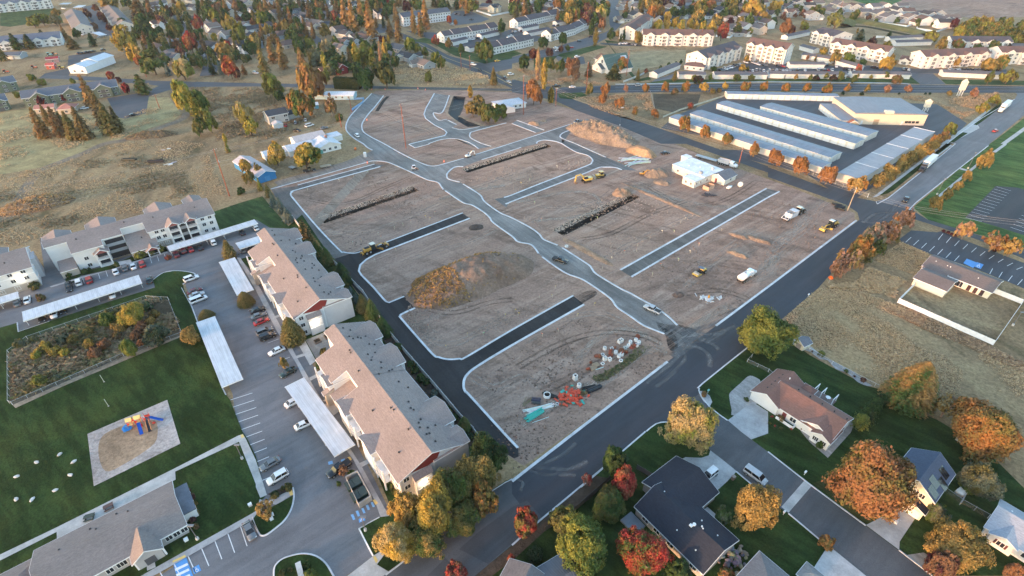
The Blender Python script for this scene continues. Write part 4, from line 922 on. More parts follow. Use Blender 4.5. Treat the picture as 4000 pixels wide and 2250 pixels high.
# ------------------------------------------------------------------ self storage business
STW=(0.60,0.57,0.51);STR=(0.20,0.235,0.285)
def storage(s,width,label,h=3.1,peak=None,doors=True,off=0.0,heading=GB,bayw=4.2,Lmin=None):
 a,b=W(s,h);u=Vector((cos(heading),sin(heading),0));v=Vector((-u.y,u.x,0));Ls=(b-a).dot(u)
 r=thing('storage_building',label,'storage building',Vector((b.x,b.y,0))-u*Ls,heading)
 zr=h+(peak or 0.55)
 gable(r,0,Ls,0.1,width-0.1,h,h,width/2,zr,STW,STR,over=0.15,rake=0.12,rmat='metal_roof',trim=(0.66,0.66,0.66))
 if doors:
  k=int(Ls/bayw)
  for i in range(k):slab_part(r,'roll_door','S',(i+0.5)*Ls/k,0.1,0.02,bayw*0.78,h-0.5,(0.70,0.70,0.68),t=0.05)
  for i in range(int(width/3)):slab_part(r,'roll_door','E',(i+0.5)*width/int(width/3),Ls,0.02,2.3,h-0.5,(0.66,0.64,0.58),t=0.05)
 for k in range(1,3):
  pass
 return r
storage('20:1605,1175 31:540,240',9.0,'first long storage row, its plain cream wall along the street and orange trees',doors=False)
storage('20:1870,1120 31:630,140',11.0,'second long storage row behind the one along the street',bayw=4.0)
storage('20:2080,1040 30:880,1447',10.5,'third long storage row in the middle of the storage yard',bayw=4.0)
storage('20:2540,1060 30:1000,1370',12.5,'fourth storage row with white roll doors facing the big hall',bayw=4.0)
def storage_more():
 r=thing('storage_building','flat storage row with pale roof strips along the line of street trees','storage building',Vector((148.7,229.0,0)),rad(40.2))
 MB().box(0.0,-9.8,0,92,0,3.7).obj('wall','siding',r,(0.62,0.58,0.52))
 for i in range(5):MB().box(-0.15+i*18.6,-9.95,3.702,18.1+i*18.6,0.15,3.9-i*0.02).obj('roof','metal_roof',r,(0.31,0.315,0.34))
 for i in range(5):MB().box(18.12+i*18.6,-10,3.702,18.4+i*18.6,0.2,3.94).obj('roof_strip','paint',r,TRIM)
 r2=thing('storage_building','narrow storage row with white roll doors along the arterial road','storage building',Vector((139.0,353.5,0)),rad(-5))
 gable(r2,0,69,0,6.5,3.0,3.0,3.25,3.5,STW,STR,over=0.15,rake=0.1,rmat='metal_roof')
 for i in range(17):slab_part(r2,'roll_door','S',2+i*4.0,0.0,0.02,3.2,2.6,(0.72,0.72,0.70))
 r3=thing('storage_hall','large flat storage hall with cream walls and dark office windows','storage hall',Vector((195.3,304.9,0)),rad(-4))
 MB().box(0,0,0,39.2,30.5,6.0).obj('wall','siding',r3,(0.66,0.56,0.42))
 MB().add([(-0.2,-0.2,6.003),(39.4,-0.2,6.003),(39.4,30.7,6.003),(-0.2,30.7,6.003),(-0.2,-0.2,6.4),(39.4,-0.2,6.4),(39.4,30.7,6.4),(-0.2,30.7,6.4),(17,-0.2,7.0),(17,30.7,7.0)],
             [(3,2,1,0),(4,8,9,7),(8,5,6,9),(0,1,5,8,4),(2,3,7,9,6),(1,2,6,5),(3,0,4,7)]).obj('roof','metal_roof',r3,(0.225,0.235,0.265))
 MB().box(15.6,-0.6,6.42,20.2,1.6,8.0).obj('roof_box','siding',r3,(0.66,0.60,0.50))
 for x in(29.2,31.0,33.0,35.2):window(r3,'S',x,0.0,1.2,1.5,1.1,1,(0.1,0.1,0.1))
 door(r3,'S',4.8,0,w=1.1,col=(0.7,0.7,0.7));door(r3,'S',27.0,0,w=1.1,col=(0.7,0.7,0.7));slab_part(r3,'roll_door','S',12.6,0,0,3.0,3.0,(0.35,0.26,0.18))
 slab_part(r3,'stone_base','S',33,0,0.0,12,0.95,(0.5,0.47,0.42),'concrete')
 flat(r3,-9.0,-0.2,-5.0,26.0,3.4,STW,(0.225,0.235,0.265),rmat='metal_roof')
 for i in range(8):slab_part(r3,'roll_door','W',-3+i*3.6,-9.0,0.02,2.9,2.7,(0.72,0.72,0.70))
 gable(r3,-7.5,-4.9,-6.5,-0.3,2.6,2.6,-3.4,4.4,(0.42,0.34,0.25),(0.30,0.12,0.07),axis='y',over=0.4,rake=0.3)
 for s,h,lab in(('30:1578,1120',7.5,'small cream lighthouse turret behind the storage hall'),('30:1920,965',11.0,'tall cream sign tower with a pointed cap beside the arterial road')):
  t=thing('sign_tower',lab,'sign tower',W1(s));h0=h*0.35
  MB().box(-1.1,-0.9,0,-0.8,-0.6,h0).box(0.8,-0.9,0,1.1,-0.6,h0).box(-1.1,0.6,0,-0.8,0.9,h0).box(0.8,0.6,0,1.1,0.9,h0).obj('leg','paint',t,(0.6,0.6,0.58))
  MB().box(-1.5,-1.0,h0,1.5,1.0,h*0.8).obj('panel','paint',t,(0.72,0.64,0.52))
  MB().add([(-1.7,-1.2,h*0.8),(1.7,-1.2,h*0.8),(1.7,1.2,h*0.8),(-1.7,1.2,h*0.8),(0,0,h)],[(3,2,1,0),(0,1,4),(1,2,4),(2,3,4),(3,0,4)]).obj('cap','paint',t,(0.7,0.6,0.48))
storage_more()
# ------------------------------------------------------------------ white flat roofed house on the construction site with its shed
def site_house():
 r=thing('house','cream house with a white flat roof standing alone on the construction site','house',Vector((81.3,221.1,0)),rad(-53.5)+pi/2)
 w=(0.66,0.62,0.54);rf=(0.80,0.80,0.82)
 flat(r,0,6.6+0,0,6.5,3.0,w,rf);flat(r,6.61,20.4,0,18.0,3.4,w,rf)
 flat(r,17,20.6,18.2,21.5,3.9,w,rf)
 for y in(1.8,4.6):window(r,'W',y,0,1.0,0.9,1.1)
 for y in(9,14.5):window(r,'W',y,6.61,1.1,1.0,1.0)
 for x in(1.6,4.4):window(r,'S',x,0,1.1,0.9,1.1)
 for x in(9.0,13,17):window(r,'S',x,0,1.1,1.2,1.1)
 MB().box(14.0,-1.6,0,17.4,-0.01,2.4).obj('porch','siding',r,(0.6,0.57,0.5));door(r,'S',15.5,-1.6)
 vents(r,[(11,12,3.65),(14,8,3.65)],(0.7,0.7,0.7));MB().cbox((0,0,0.5),(1.3,1.3,1.0)).obj('cooler','paint',r,(0.34,0.33,0.33)).location=(8.4,3.4,3.66)
 MB().cbox((0,0,0.45),(1.2,1.1,0.9)).obj('cooler','paint',r,(0.5,0.5,0.5)).location=(16.6,3.0,3.66)
 q=W1('21:2060,400');r=thing('shed','cream shed with a grey gable roof beside the white flat roofed house','shed',q+Vector((3.2,3.2,0)),rad(40))
 gable(r,-4,5.5,-3.6,3.6,2.6,2.6,0,4.3,w,(0.16,0.165,0.18),over=0.3,rake=0.3);door(r,'W',0.6,-4,w=1.0);window(r,'S',1,-3.6,1.0)
 q=W1('21:1975,450');r=thing('open_bin','open salmon plywood bin beside the cream shed','bin',q,rad(40))
 for b in((-2.2,-1.5,0,2.2,-1.42,1.7),(-2.2,1.42,0,2.2,1.5,1.7),(-2.2,-1.41,0,-2.12,1.41,1.7),(2.12,-1.41,0,2.2,1.41,1.7)):MB().box(*b).obj('panel','paint',r,(0.58,0.36,0.25))
site_house()
# ------------------------------------------------------------------ fences and walls
def panel_fence(name,label,s,h,col,step=2.4,cat='fence',post=0.12,t=0.05,cap=None,z=0.0,mat='paint',group=None):
 pts=W(s);r=thing(name,label,cat,pts[0],0.0,group);o=pts[0]
 for a,b in zip(pts,pts[1:]):
  L=(b-a).length;k=max(1,round(L/step));u=(b-a)/L;ang=atan2(u.y,u.x);w=L/k
  pm=cache((name,'post',h,post),lambda:MB().box(-post/2,-post/2,0,post/2,post/2,h+0.12).mesh('post',mat))
  def mkp():
   m=MB();n=max(2,int(h/0.3))if cap!='block' else 1
   if cap=='mesh':return MB().add([(post/2,0,0.05),(w-post/2,0,0.05),(w-post/2,0,h),(post/2,0,h)],[(0,1,2,3)]).mesh('mesh_panel','chain')
   m.box(post/2,-t/2,0.06,w-post/2,t/2,h)
   if cap!='block':m.box(post/2,-t,h-0.12,w-post/2,t,h).box(post/2,-t,0.06,w-post/2,t,0.18)
   return m.mesh('panel',mat)
  pan=cache((name,'panel',round(w,2),h),mkp)
  for i in range(k):
   q=a+u*(w*i)-o;link('post',pm,r,col if cap!='mesh' else(0.4,0.42,0.43),(q.x,q.y,z),ang);link('mesh_panel' if cap=='mesh' else 'panel',pan,r,col,(q.x,q.y,z),ang)
   if cap=='mesh':link('rail',cache((name,'rail',round(w,2),h),lambda:MB().box(0,-0.025,h-0.03,w,0.025,h+0.02).mesh('rail','paint')),r,(0.45,0.47,0.48),(q.x,q.y,z),ang)
  q=b-o;link('post',pm,r,col,(q.x,q.y,z),ang)
 return r
VIN=(0.80,0.80,0.80)
panel_fence('vinyl_fence','white vinyl fence round the dry yard of the long cream house','32:1480,-30 1300,150 2262,578 2550,165 2262,50',1.75,VIN)
panel_fence('block_wall','long low pale wall between the apartments and the black road','11:370,750 430,830 12:1010,-10 1080,60 1340,460 1470,620 1800,1000 2050,1300 2190,1447 13:2180,0 2245,85',1.6,(0.50,0.50,0.50),3.0,t=0.16,cap='block',post=0.22,mat='concrete')
panel_fence('chain_link_fence','grey chain link fence all round the wild basin','02:95,662 285,522 1480,112 1700,127 1825,440 1830,482 1250,692 132,1182 100,1166 95,662',1.3,(1,1,1),3.0,cap='mesh',post=0.08)
panel_fence('chain_link_fence','grey chain link fence round the lawn of the brown roofed house','22:2576,520 2365,750 2576,850 32:120,960',1.2,(1,1,1),3.0,cap='mesh',post=0.08)
panel_fence('chain_link_fence','chain link fence between the rock bed and the dry field','32:180,500 410,640 640,770 960,940 1180,1050',1.2,(1,1,1),3.0,cap='mesh',post=0.08)
panel_fence('chain_link_fence','chain link fence from the solar house to the white car body','33:1760,600 1930,720 2200,870',1.4,(1,1,1),3.0,cap='mesh',post=0.08)
panel_fence('board_fence','dark board fence behind the trees of the slate roofed house','23:330,1000 540,860 660,770 900,560 985,480 1040,460',1.7,(0.10,0.085,0.075),2.4)
panel_fence('board_fence','dark board fence from the red maple to the slate roofed house','23:1250,375 1330,420 1440,490 1450,520',1.6,(0.12,0.11,0.11),2.4)
panel_fence('board_fence','white board fence running off behind the solar house','33:1920,735 2060,470 2160,290 2230,180',1.5,(0.6,0.6,0.62),2.4)
panel_fence('garden_wall','low blue block wall beside the turquoise house by the site entrance','10:990,1005 1088,1000 1075,1040 965,1115',1.3,(0.22,0.36,0.55),3.0,t=0.2,cap='block',post=0.24,mat='concrete')
panel_fence('chain_link_fence','chain link fence along the street side of the storage business','31:380,290 830,470 1000,540',1.8,(1,1,1),4.0,cap='mesh',post=0.1)
panel_fence('chain_link_fence','chain link fence along the weedy lot beside the storage yard','20:1390,940 1430,1100',1.6,(0.6,0.6,0.5),4.0,cap='mesh',post=0.1)
panel_fence('block_wall','pale low wall along the weeds above the storage yard','20:1520,1185 1700,1110 2160,965',1.0,(0.55,0.52,0.42),4.0,t=0.2,cap='block',mat='concrete')
# ================================================================== BUILDINGS FARTHER OFF
CREAM=(0.70,0.648,0.605);PALE=(0.68,0.67,0.66);DROOF=(0.095,0.085,0.095);BROOF=(0.150,0.095,0.085);GROOF=(0.125,0.120,0.130)
def block(s,depth,floors,label,wall,roof,gables=0,seg=0,fh=2.75,rise=3.0,cat='apartment building',name='apartment_block',hipped=False,endwin=True,axis='x',step=4.2,garages=0,stair=True,gw=7.0,z=0.0):
 o,ang,L=rectF(s,depth,z);r=thing(name,label,cat,o,ang);hl,hd=L/2,depth/2;h=floors*fh+0.3
 if axis=='y':gable(r,-hd,hd,-hl,hl,h,h,0,h+rise,wall,roof,axis='y',over=0.5,rake=0.4)
 elif hipped:hip(r,-hl,hl,-hd,hd,h,h+rise,wall,roof)
 elif seg>1:
  for i in range(seg):
   x0=-hl+L*i/seg;x1=-hl+L*(i+1)/seg;dz=0.5*(i%2)
   gable(r,x0,x1,-hd-0.4*(i%2),hd,h,h,0,h+rise+dz,wall,roof,over=0.4,rake=0.12)
 else:gable(r,-hl,hl,-hd,hd,h,h,0,h+rise,wall,roof,over=0.5,rake=0.4)
 gx=[-hl+L*(i+0.5)/gables for i in range(gables)]if gables else[]
 for x in gx:
  w=min(gw,L/gables*0.72)
  gable(r,-hd-1.5,0,x-w/2,x+w/2,h-0.05,h-0.05,x,h+w*0.28,wall,roof,axis='y',over=0.4,rake=0.3)
 if garages:
  for i in range(garages):slab_part(r,'garage_door','S',-hl+L*(i+0.5)/garages,-hd,0.02,L/garages*0.75,2.1,(0.72,0.70,0.66))
  return r
 n=max(1,int(L/step));xs=[-hl+L*(i+0.5)/n for i in range(n)]
 for f in range(floors):
  z=f*fh+0.9
  if axis=='y':
   for x in xs:window(r,'S',x,-hd,z,1.1,1.2)
   k=max(1,int(depth/6))
   for i in range(k):window(r,'E',-hd+depth*(i+0.5)/k,hl,z,1.1,1.2)
   continue
  for x in xs:
   g=[c for c in gx if abs(c-x)<min(gw,L/max(gables,1)*0.72)/2]
   window(r,'S',x,(-hd-1.5)if g else(-hd-0.4*(int((x+hl)/L*seg)%2)if seg>1 else-hd),z,1.4,1.25)
  for x in gx:
   if stair:slab_part(r,'balcony_shade','S',x,-hd-1.5,z-0.7,2.6,1.9,(0.12,0.11,0.11),t=0.04)  # flat panel, its dark colour stands for shade in the balcony recess
  if endwin:
   k=max(1,int(depth/5))
   for i in range(k):window(r,'E',-hd+depth*(i+0.5)/k,hl,z,1.1,1.2);window(r,'W',-hd+depth*(i+0.5)/k,-hl,z,1.1,1.2)
 return r
# cream apartments on the right
block('20:1225,405 1405,265',14,3,'cream apartment block beside the bending side street, seen end-on',(0.72,0.66,0.60),BROOF,2)
block('20:1310,455 2010,465',14,3,'cream apartment block with five front gables above the dry lot',CREAM,BROOF,5,rise=3.4)
block('20:1935,705 2290,592',17,3,'cream apartment block whose broad end faces the dry lot',CREAM,DROOF,4,rise=3.6)
block('20:1730,700 1925,722',9,1,'single storey cream annex with a brown hip roof at the block end',CREAM,BROOF,hipped=True,rise=1.8,cat='building',name='annex')
block('20:2330,590 30:145,655',15,4,'tallest cream apartment block, four storeys above the parked cars',CREAM,BROOF,4,rise=3.4)
block('30:600,545 1165,640',14,3,'cream apartment block with four gables behind the yellow tree',CREAM,BROOF,4)
block('30:1540,692 2195,655',14,3,'cream apartment block with four gables right of the entrance drive',CREAM,BROOF,4)
block('30:2300,645 2620,645',14,3,'cream apartment block cut off by the right picture edge',CREAM,BROOF,2)
block('30:415,425 620,475',24,3,'cream apartment block with a dark roof behind the others',CREAM,DROOF,2)
block('30:1830,490 2430,495',13,2,'low roofed row with small white gables behind the right apartments',PALE,DROOF,4)
block('30:1310,640 1530,670',9,1,'small gabled club house at the apartment entrance drive',CREAM,BROOF,2,cat='building',name='club_house',rise=2.2)
gl=[('20:1455,790 1690,692','garage row running up from the arterial to the cream apartments',7),('20:1675,792 1940,796','garage row left of the gap in the apartment garages',6),('20:2035,795 2560,797','long garage row between the arterial and the busiest car park',12),
      ('30:0,785 160,790','short garage row beside the white parked car',4),('30:170,790 780,795','garage row with a pointed gable behind the street trees',12),('30:835,785 1420,797','garage row ending at the apartment entrance drive',12),('30:1750,772 2400,800','garage row right of the apartment entrance drive',12),
      ('30:215,690 560,692','garage row in three steps in the middle of the car park',8),('30:670,650 890,715','garage row slanting below the four-gabled apartment block',6),('30:330,590 640,640','garage row between the two tallest cream blocks',7),
      ('30:190,405 415,355','garage row with a dark blue roof at the upper left of the cream blocks',7),('30:310,500 450,540','pair of garages under dark roofs by the tallest cream block',4),('30:1220,425 1550,405','garage row with a blue roof below the grassy berm',8),('30:1280,465 1640,455','front garage row with a blue roof below the grassy berm',8),('30:2430,500 2620,500','garage with a blue roof at the right edge',4)]
for s,lab,n in gl:block(s,6.2,1,lab,CREAM if '20:' in s or '30:17' in s else PALE,GROOF,rise=1.2,cat='garage',name='garage_row',garages=n)
# grey townhouse rows beside the avenue
block('10:1900,435 2435,335',11,2,'row of grey townhouses with stepped gables behind the avenue',PALE,DROOF,seg=6,step=3.2)
block('10:2390,552 20:215,460',11,2,'nearest row of grey townhouses beside the side street',PALE,DROOF,seg=5,step=3.2)
block('20:390,418 640,350',11,2,'row of grey townhouses left of the tall dark conifers',PALE,DROOF,seg=3,step=3.2)
block('20:640,345 860,240',11,2,'row of grey townhouses climbing to the side street bend',PALE,DROOF,seg=3,step=3.2)
block('20:60,290 490,190',11,2,'farthest row of grey townhouses below the small houses',PALE,DROOF,seg=4,step=3.2)
block('10:1490,268 1960,205',13,3,'black and white three storey flats behind the tall pines',(0.66,0.66,0.67),(0.10,0.11,0.13),step=3.0,rise=3.2)
for s,lab,n in(('10:1985,462 2135,425','white garages at the foot of the townhouse row',4),('10:2155,525 2240,505','white garages before the nearest townhouse row',3),('10:2275,395 2450,352','white garages at the right end of the townhouse row',4),('20:110,322 270,290','white garages between the townhouse rows, left',4),('20:165,370 385,325','longest white garages between the townhouse rows',5),('20:455,262 570,240','white garages by the far end of the townhouse rows',3)):
 block(s,6.5,1,lab,PALE,DROOF,rise=1.2,cat='garage',name='garage_row',garages=n)
# upper left corner
block('00:-40,132 545,80',14,3,'long white apartment house above the meadow in the upper left corner',PALE,(0.16,0.16,0.18),5)
block('00:645,130 730,290',16,2,'long grey roofed apartment house running up from the two carports',(0.6,0.56,0.5),(0.19,0.17,0.165),rise=3.6,z=5.8)
block('00:1010,75 1165,262',15,2,'long tan roofed apartment house beside the avenue of plum trees',(0.6,0.56,0.5),(0.20,0.17,0.155),5,rise=3.6,z=5.8)
block('00:10,512 640,452',22,2,'broad blue-roofed apartment house behind the dark conifers',PALE,(0.13,0.145,0.18),4,rise=3.8)
block('00:5,602 218,594',10,1,'low grey garage below the broad blue-roofed apartment house',(0.3,0.32,0.34),(0.12,0.13,0.15),rise=1.6,cat='garage',name='garage_row',garages=3)
block('00:820,-5 1060,-30',14,2,'tan roofed apartment house cut off by the top edge',(0.6,0.56,0.5),(0.20,0.17,0.155))
def carport_far(s,label):
 carport(s,label,z=2.6)
carport_far('00:925,330 1000,320 1030,355','small white carport below the plum tree avenue');carport_far('00:760,318 800,290 835,330','small white carport beside the long grey roofed apartments')
carport_far('00:590,45 640,30 650,50','white carport at the top of the access drive');carport_far('00:735,78 790,55 805,78','white carport behind the grey roofed apartments')
def barn_white():
 o,ang,L=rectF('00:880,742 1168,632',13.0);r=thing('metal_barn','long white metal barn with a stepped roof above the green apartments','barn',o,ang);w=(0.80,0.80,0.80);rf=(0.66,0.68,0.72)
 gable(r,-L/2,-L/2+L*0.45,-6.5,6.5,4.6,4.6,0,6.6,w,rf,over=0.3,rake=0.5,rmat='metal_roof');gable(r,-L/2+L*0.45,L/2,-6.5,6.5,5.4,5.4,0,7.4,w,rf,over=0.3,rake=0.5,rmat='metal_roof')
 for y in(-3.5,2.5):window(r,'W',y,-L/2,1.2,1.6,1.2)
barn_white()
GRN=(0.165,0.185,0.130)
block('00:270,1085 1215,955',12.5,2,'green two storey apartment house with a balconied centre gable',GRN,(0.130,0.140,0.165),3,rise=3.0,gw=9)
block('00:-60,1130 122,1098',11,2,'green apartment house at the left picture edge, lower one',GRN,(0.130,0.140,0.165),1,rise=2.6)
block('00:-60,950 205,905',12,2,'green apartment house at the left picture edge, upper one',GRN,(0.130,0.140,0.165),1,rise=2.6)
block('00:600,1155 760,1140',9,1,'low pavilion with a salmon roof behind the conifer group',(0.5,0.4,0.3),(0.42,0.19,0.15),rise=2.0,cat='pavilion',name='pavilion',hipped=True)
block('00:370,1150 560,1130',7,1,'low carport with a salmon roof among the conifer trunks',(0.5,0.4,0.3),(0.42,0.19,0.15),rise=1.2,cat='carport',name='carport_building')
block('00:480,640 600,628',6,1,'red roofed canopy on the bare ground beside the white barn',(0.3,0.2,0.2),(0.30,0.05,0.06),rise=1.0,cat='canopy',name='canopy')
block('00:475,700 555,695',5,1,'small red shed on the bare ground beside the white barn',(0.4,0.1,0.08),(0.45,0.10,0.09),rise=1.0,cat='shed',name='shed')
# church
def church():
 o,ang,L=rectF('20:835,690 965,748',20);r=thing('church','white church with a steep green roof and a skylight beside the dry lot','church',o,ang);w=(0.70,0.68,0.64);g=(0.075,0.125,0.115)
 gable(r,-10,10,-L/2-1,L/2+1,3.4,3.4,0,11.5,w,g,axis='y',over=0.6,rake=0.8)
 gable(r,-13,-9,-L/2+1,L/2-4,2.8,2.8,-1.5,5.6,w,(0.10,0.12,0.13),axis='y',over=0.4,rake=0.3)
 gable(r,-L/2-17,-L/2-2,0,11,3.4,3.4,5.5,6.2,w,(0.17,0.115,0.085),over=0.8,rake=0.8)
 s=(11.5-3.4)/(L/2+1)
 MB().add([(2,4,11.5-s*2+0.35),(5,4,11.5-s*5+0.35),(5,9,11.5-s*5+0.35),(2,9,11.5-s*2+0.35)],[(0,1,2,3)]).obj('skylight','glass',r,(0.45,0.5,0.55))
 window(r,'S',0,-10,6.0,2.4,2.2,2);window(r,'S',-1.5,-13,0.8,1.4,1.4)
church()
# barn, turquoise house, grey house and white house by the entry road
def misc():
 o,ang,L=rectF('10:835,755 930,735',14);r=thing('barn','dark red barn with a brown gable roof behind the clipped hedge','barn',o,ang)
 gable(r,-7,7,-L/2,L/2,4.2,4.2,0,7.0,(0.24,0.035,0.035),(0.23,0.105,0.075),axis='y',over=0.5,rake=0.4)
 gable(r,-L/2-11,-L/2,-4,5,3.2,3.2,0.5,5.4,(0.24,0.035,0.035),(0.23,0.105,0.075),over=0.5,rake=0.3);window(r,'S',0,-7,2.6);door(r,'S',-2,-7,w=2.2,h=2.6,col=(0.35,0.06,0.06))
 o,ang,L=rectF('10:700,1005 985,1005',9);r=thing('house','turquoise house with a white metal roof beside the site entrance','house',o,ang)
 gable(r,-L/2,L/2,-4.5,4.5,2.8,2.8,0,4.0,(0.34,0.50,0.58),(0.72,0.72,0.74),over=0.4,rake=0.3,rmat='metal_roof')
 for x in(-6,-2,2,6):window(r,'S',x,-4.5,1.0)
 gable(r,-L/2-7,-L/2-0.1,-3.5,3.5,2.5,2.5,0,3.4,(0.34,0.50,0.58),(0.35,0.5,0.58),over=0.3,rake=0.2,rmat='metal_roof')
 o,ang,L=rectF('10:570,1100 635,1092',5);r=thing('shed','blue shed with a pale roof on the turquoise house lawn','shed',o,ang);gable(r,-L/2-1,L/2,-2.5,2.5,2.4,2.4,0,3.2,(0.10,0.28,0.40),(0.6,0.62,0.65),over=0.2,rake=0.2);door(r,'E',0,L/2,w=1.6,h=1.9,col=(0.6,0.6,0.6))
 o,ang,L=rectF('10:145,1262 340,1222',9.5);r=thing('house','grey split level house with a dark roof above the parked cars','house',o,ang)
 gable(r,-L/2,L/2,-4.7,4.7,5.2,5.2,0,7.0,(0.42,0.42,0.42),(0.060,0.070,0.085),over=0.5,rake=0.4);hip(r,L/2+0.1,L/2+7,-2.5,4.5,3.0,4.4,(0.42,0.42,0.42),(0.060,0.070,0.085))
 for x in(-3,4):window(r,'S',x,-4.7,3.2,2.0,1.2);window(r,'S',x,-4.7,0.8,1.6,1.0)
 o,ang,L=rectF('10:190,1302 280,1285',5);r=thing('shed','small pale shed before the grey split level house','shed',o,ang);gable(r,-2.5,2.5,-L/2,L/2,2.3,2.3,0,3.3,(0.56,0.54,0.52),(0.5,0.48,0.48),axis='y',over=0.2,rake=0.2);door(r,'S',0,-2.5,w=1.8,h=1.9,col=(0.5,0.52,0.56))
 o,ang,L=rectF('11:640,105 860,50',11);r=thing('house','white house with several pale metal roofs behind the yellow trees','house',o,ang);w=(0.74,0.72,0.70);rf=(0.60,0.62,0.66)
 gable(r,-5.5,6,-L/2,L/2,2.9,2.9,0,5.0,w,rf,axis='y',over=0.4,rake=0.4,rmat='metal_roof');gable(r,-L/2-13,-L/2,0,9,2.9,2.9,4.5,4.6,w,rf,over=0.4,rake=0.3,rmat='metal_roof')
 gable(r,-L/2-6,L/2-2,9,18,3.2,3.2,13.5,5.0,w,(0.55,0.47,0.45),over=0.4,rake=0.4,rmat='metal_roof');flat(r,L/2+0.1,L/2+6,6,13,2.6,w,rf,rmat='metal_roof')
 gable(r,-L/2-24,-L/2-10,2,9,2.7,2.7,5.5,3.8,w,rf,over=0.3,rake=0.3,rmat='metal_roof')
 for x in(-3,0,3):window(r,'S',x,-5.5,0.9,1.3,1.2)
 slab_part(r,'door','S',-4.6,-5.5,0,1.5,2.0,(0.10,0.30,0.28));MB().cbox((0,0,0.8),(1.1,1.1,1.6)).obj('chimney','paint',r,(0.4,0.18,0.13)).location=(2,3,4.0)
 o,ang,L=rectF('11:40,400 210,345',26);r=thing('long_shed','long shed with a rusty white roof and a bright blue end wall','shed',o,ang)
 gable(r,-13,13,-L/2,L/2,3.3,3.3,0,4.9,(0.035,0.18,0.40),(0.46,0.42,0.44),axis='y',over=0.3,rake=0.3,rmat='metal_roof');door(r,'S',0,-13,w=2.4,h=2.4,col=(0.05,0.22,0.45))
 o,ang,L=rectF('10:2450,1120 20:140,1080',11);r=thing('house','small white house with a pale hip roof between the pit and the crossroads','house',o,ang)
 hip(r,-L/2,L/2,-5.5,5.5,2.8,4.2,PALE,(0.50,0.53,0.58));gable(r,-11,-5,-L/2,-1,2.6,2.6,-L/4-.5,3.8,PALE,(0.50,0.50,0.52),axis='y',over=0.3,rake=0.3);window(r,'S',2,-5.5,1.0);window(r,'S',5,-5.5,1.0);door(r,'S',0,-5.5)
misc()
# ------------------------------------------------------------------ small houses of the far neighbourhoods
def house_proto(k):
 r=thing('house','house','house');w=PALE;f=GROOF
 if k==0:
  gable(r,-8,8,-5,5,3.0,3.0,0,5.6,w,f);gable(r,-9,0,-8,-2,2.9,2.9,-5,4.9,w,f,axis='y');garage(r,'S',-5,-9,4.4)
  for x in(1,4.5):window(r,'S',x,-5,0.9,1.5,1.2)
 elif k==1:
  hip(r,-8,8,-6,6,3.0,5.8,w,f);gable(r,-9.5,0,1,7.5,2.9,2.9,4.2,5.0,w,f,axis='y');garage(r,'S',4.2,-9.5,4.6);window(r,'S',-4,-6,0.9,1.8,1.2)
 elif k==2:
  gable(r,-5.5,5.5,-6,6,5.6,5.6,0,8.4,w,f,axis='y');gable(r,-4,4,6,11.5,3.0,3.0,8.7,5.2,w,f,axis='y');garage(r,'S',8.7,-4,4.2)
  for x in(-3,3):window(r,'S',x,-5.5,3.6);window(r,'S',x,-5.5,0.9)
 elif k==3:
  gable(r,-7,7,-4.5,4.5,5.4,5.4,0,7.8,w,f);gable(r,-7,0,-3,2,5.2,5.2,-0.5,7.4,w,f,axis='y')
  for x in(-5,4):window(r,'S',x,-4.5,3.4);window(r,'S',x,-4.5,0.9)
 else:
  gable(r,-9,9,-5.5,5.5,2.9,2.9,0,5.2,w,f);garage(r,'S',-5,-5.5,4.6)
  for x in(1,5):window(r,'S',x,-5.5,0.9,1.8,1.2)
 window(r,'E',0,{0:8,1:8,2:6,3:7,4:9}[k],1.0);window(r,'W',0,-{0:8,1:8,2:6,3:7,4:9}[k],1.0)
 return r
protos=[house_proto(k)for k in range(5)];pused=[False]*5
WC=[('white',(0.70,0.69,0.68)),('cream',(0.66,0.58,0.46)),('grey',(0.40,0.41,0.42)),('beige',(0.50,0.43,0.36)),('blue-grey',(0.30,0.36,0.42))]
RC=[('grey roofed',(0.125,0.12,0.125)),('dark roofed',(0.06,0.062,0.068)),('tan roofed',(0.18,0.145,0.125)),('brown roofed',(0.125,0.088,0.078))]
TYPE=['L-shaped','hip roofed','two storey','two storey','low']
HS=[]
def houses(place,base,s,wts=(0,0,1,2,3)):
 rn=random.Random(len(s)+len(place))
 for i,(x,y)in enumerate(K(s)):HS.append((place,x,y,base+rn.choice((0,0,pi/2,pi))+rn.uniform(-0.12,0.12),rn.choice(wts),rn.randrange(4),rn.randrange(5)))
houses('in the upper left streets',rad(-38),'00:1600,255 1500,345 1600,470 1690,415 1720,530 1830,565 2100,245 2140,290 2190,355 2300,370 2360,420 2440,480 2480,200 2150,70 1600,30 1530,75 1760,590 2430,250')
houses('behind the brown pines at the top',rad(-38),'10:100,110 200,150 415,110 520,195 610,225 700,245 560,255 830,320 890,360 230,345 330,435 110,30 850,420 950,410 40,180 300,60 480,150 1010,360 1100,375 360,200')
houses('behind the poplars beside the avenue',rad(-45),'10:850,500 1440,475 1525,560 1690,630 1390,560')
houses('between the grey townhouses and the top edge',rad(-30),'20:90,45 180,60 320,95 475,110 210,20 850,20 800,50 400,70 30,30 10:2400,90 2330,60')
houses('between the curving top streets',rad(20),'20:1150,65 1250,30 1265,85 1270,150 1110,185 1570,40 1600,95 1665,150 1560,120 1160,20 1340,60 1240,170 1650,10',(0,1,2,3,2))
houses('right of the curving top streets',rad(20),'20:2175,20 2260,50 2190,110 2120,155 2340,20 2440,225 2330,285 2290,320 2480,300 2350,190 2100,120 2500,20 2190,180 2560,250',(0,1,2,3,2))
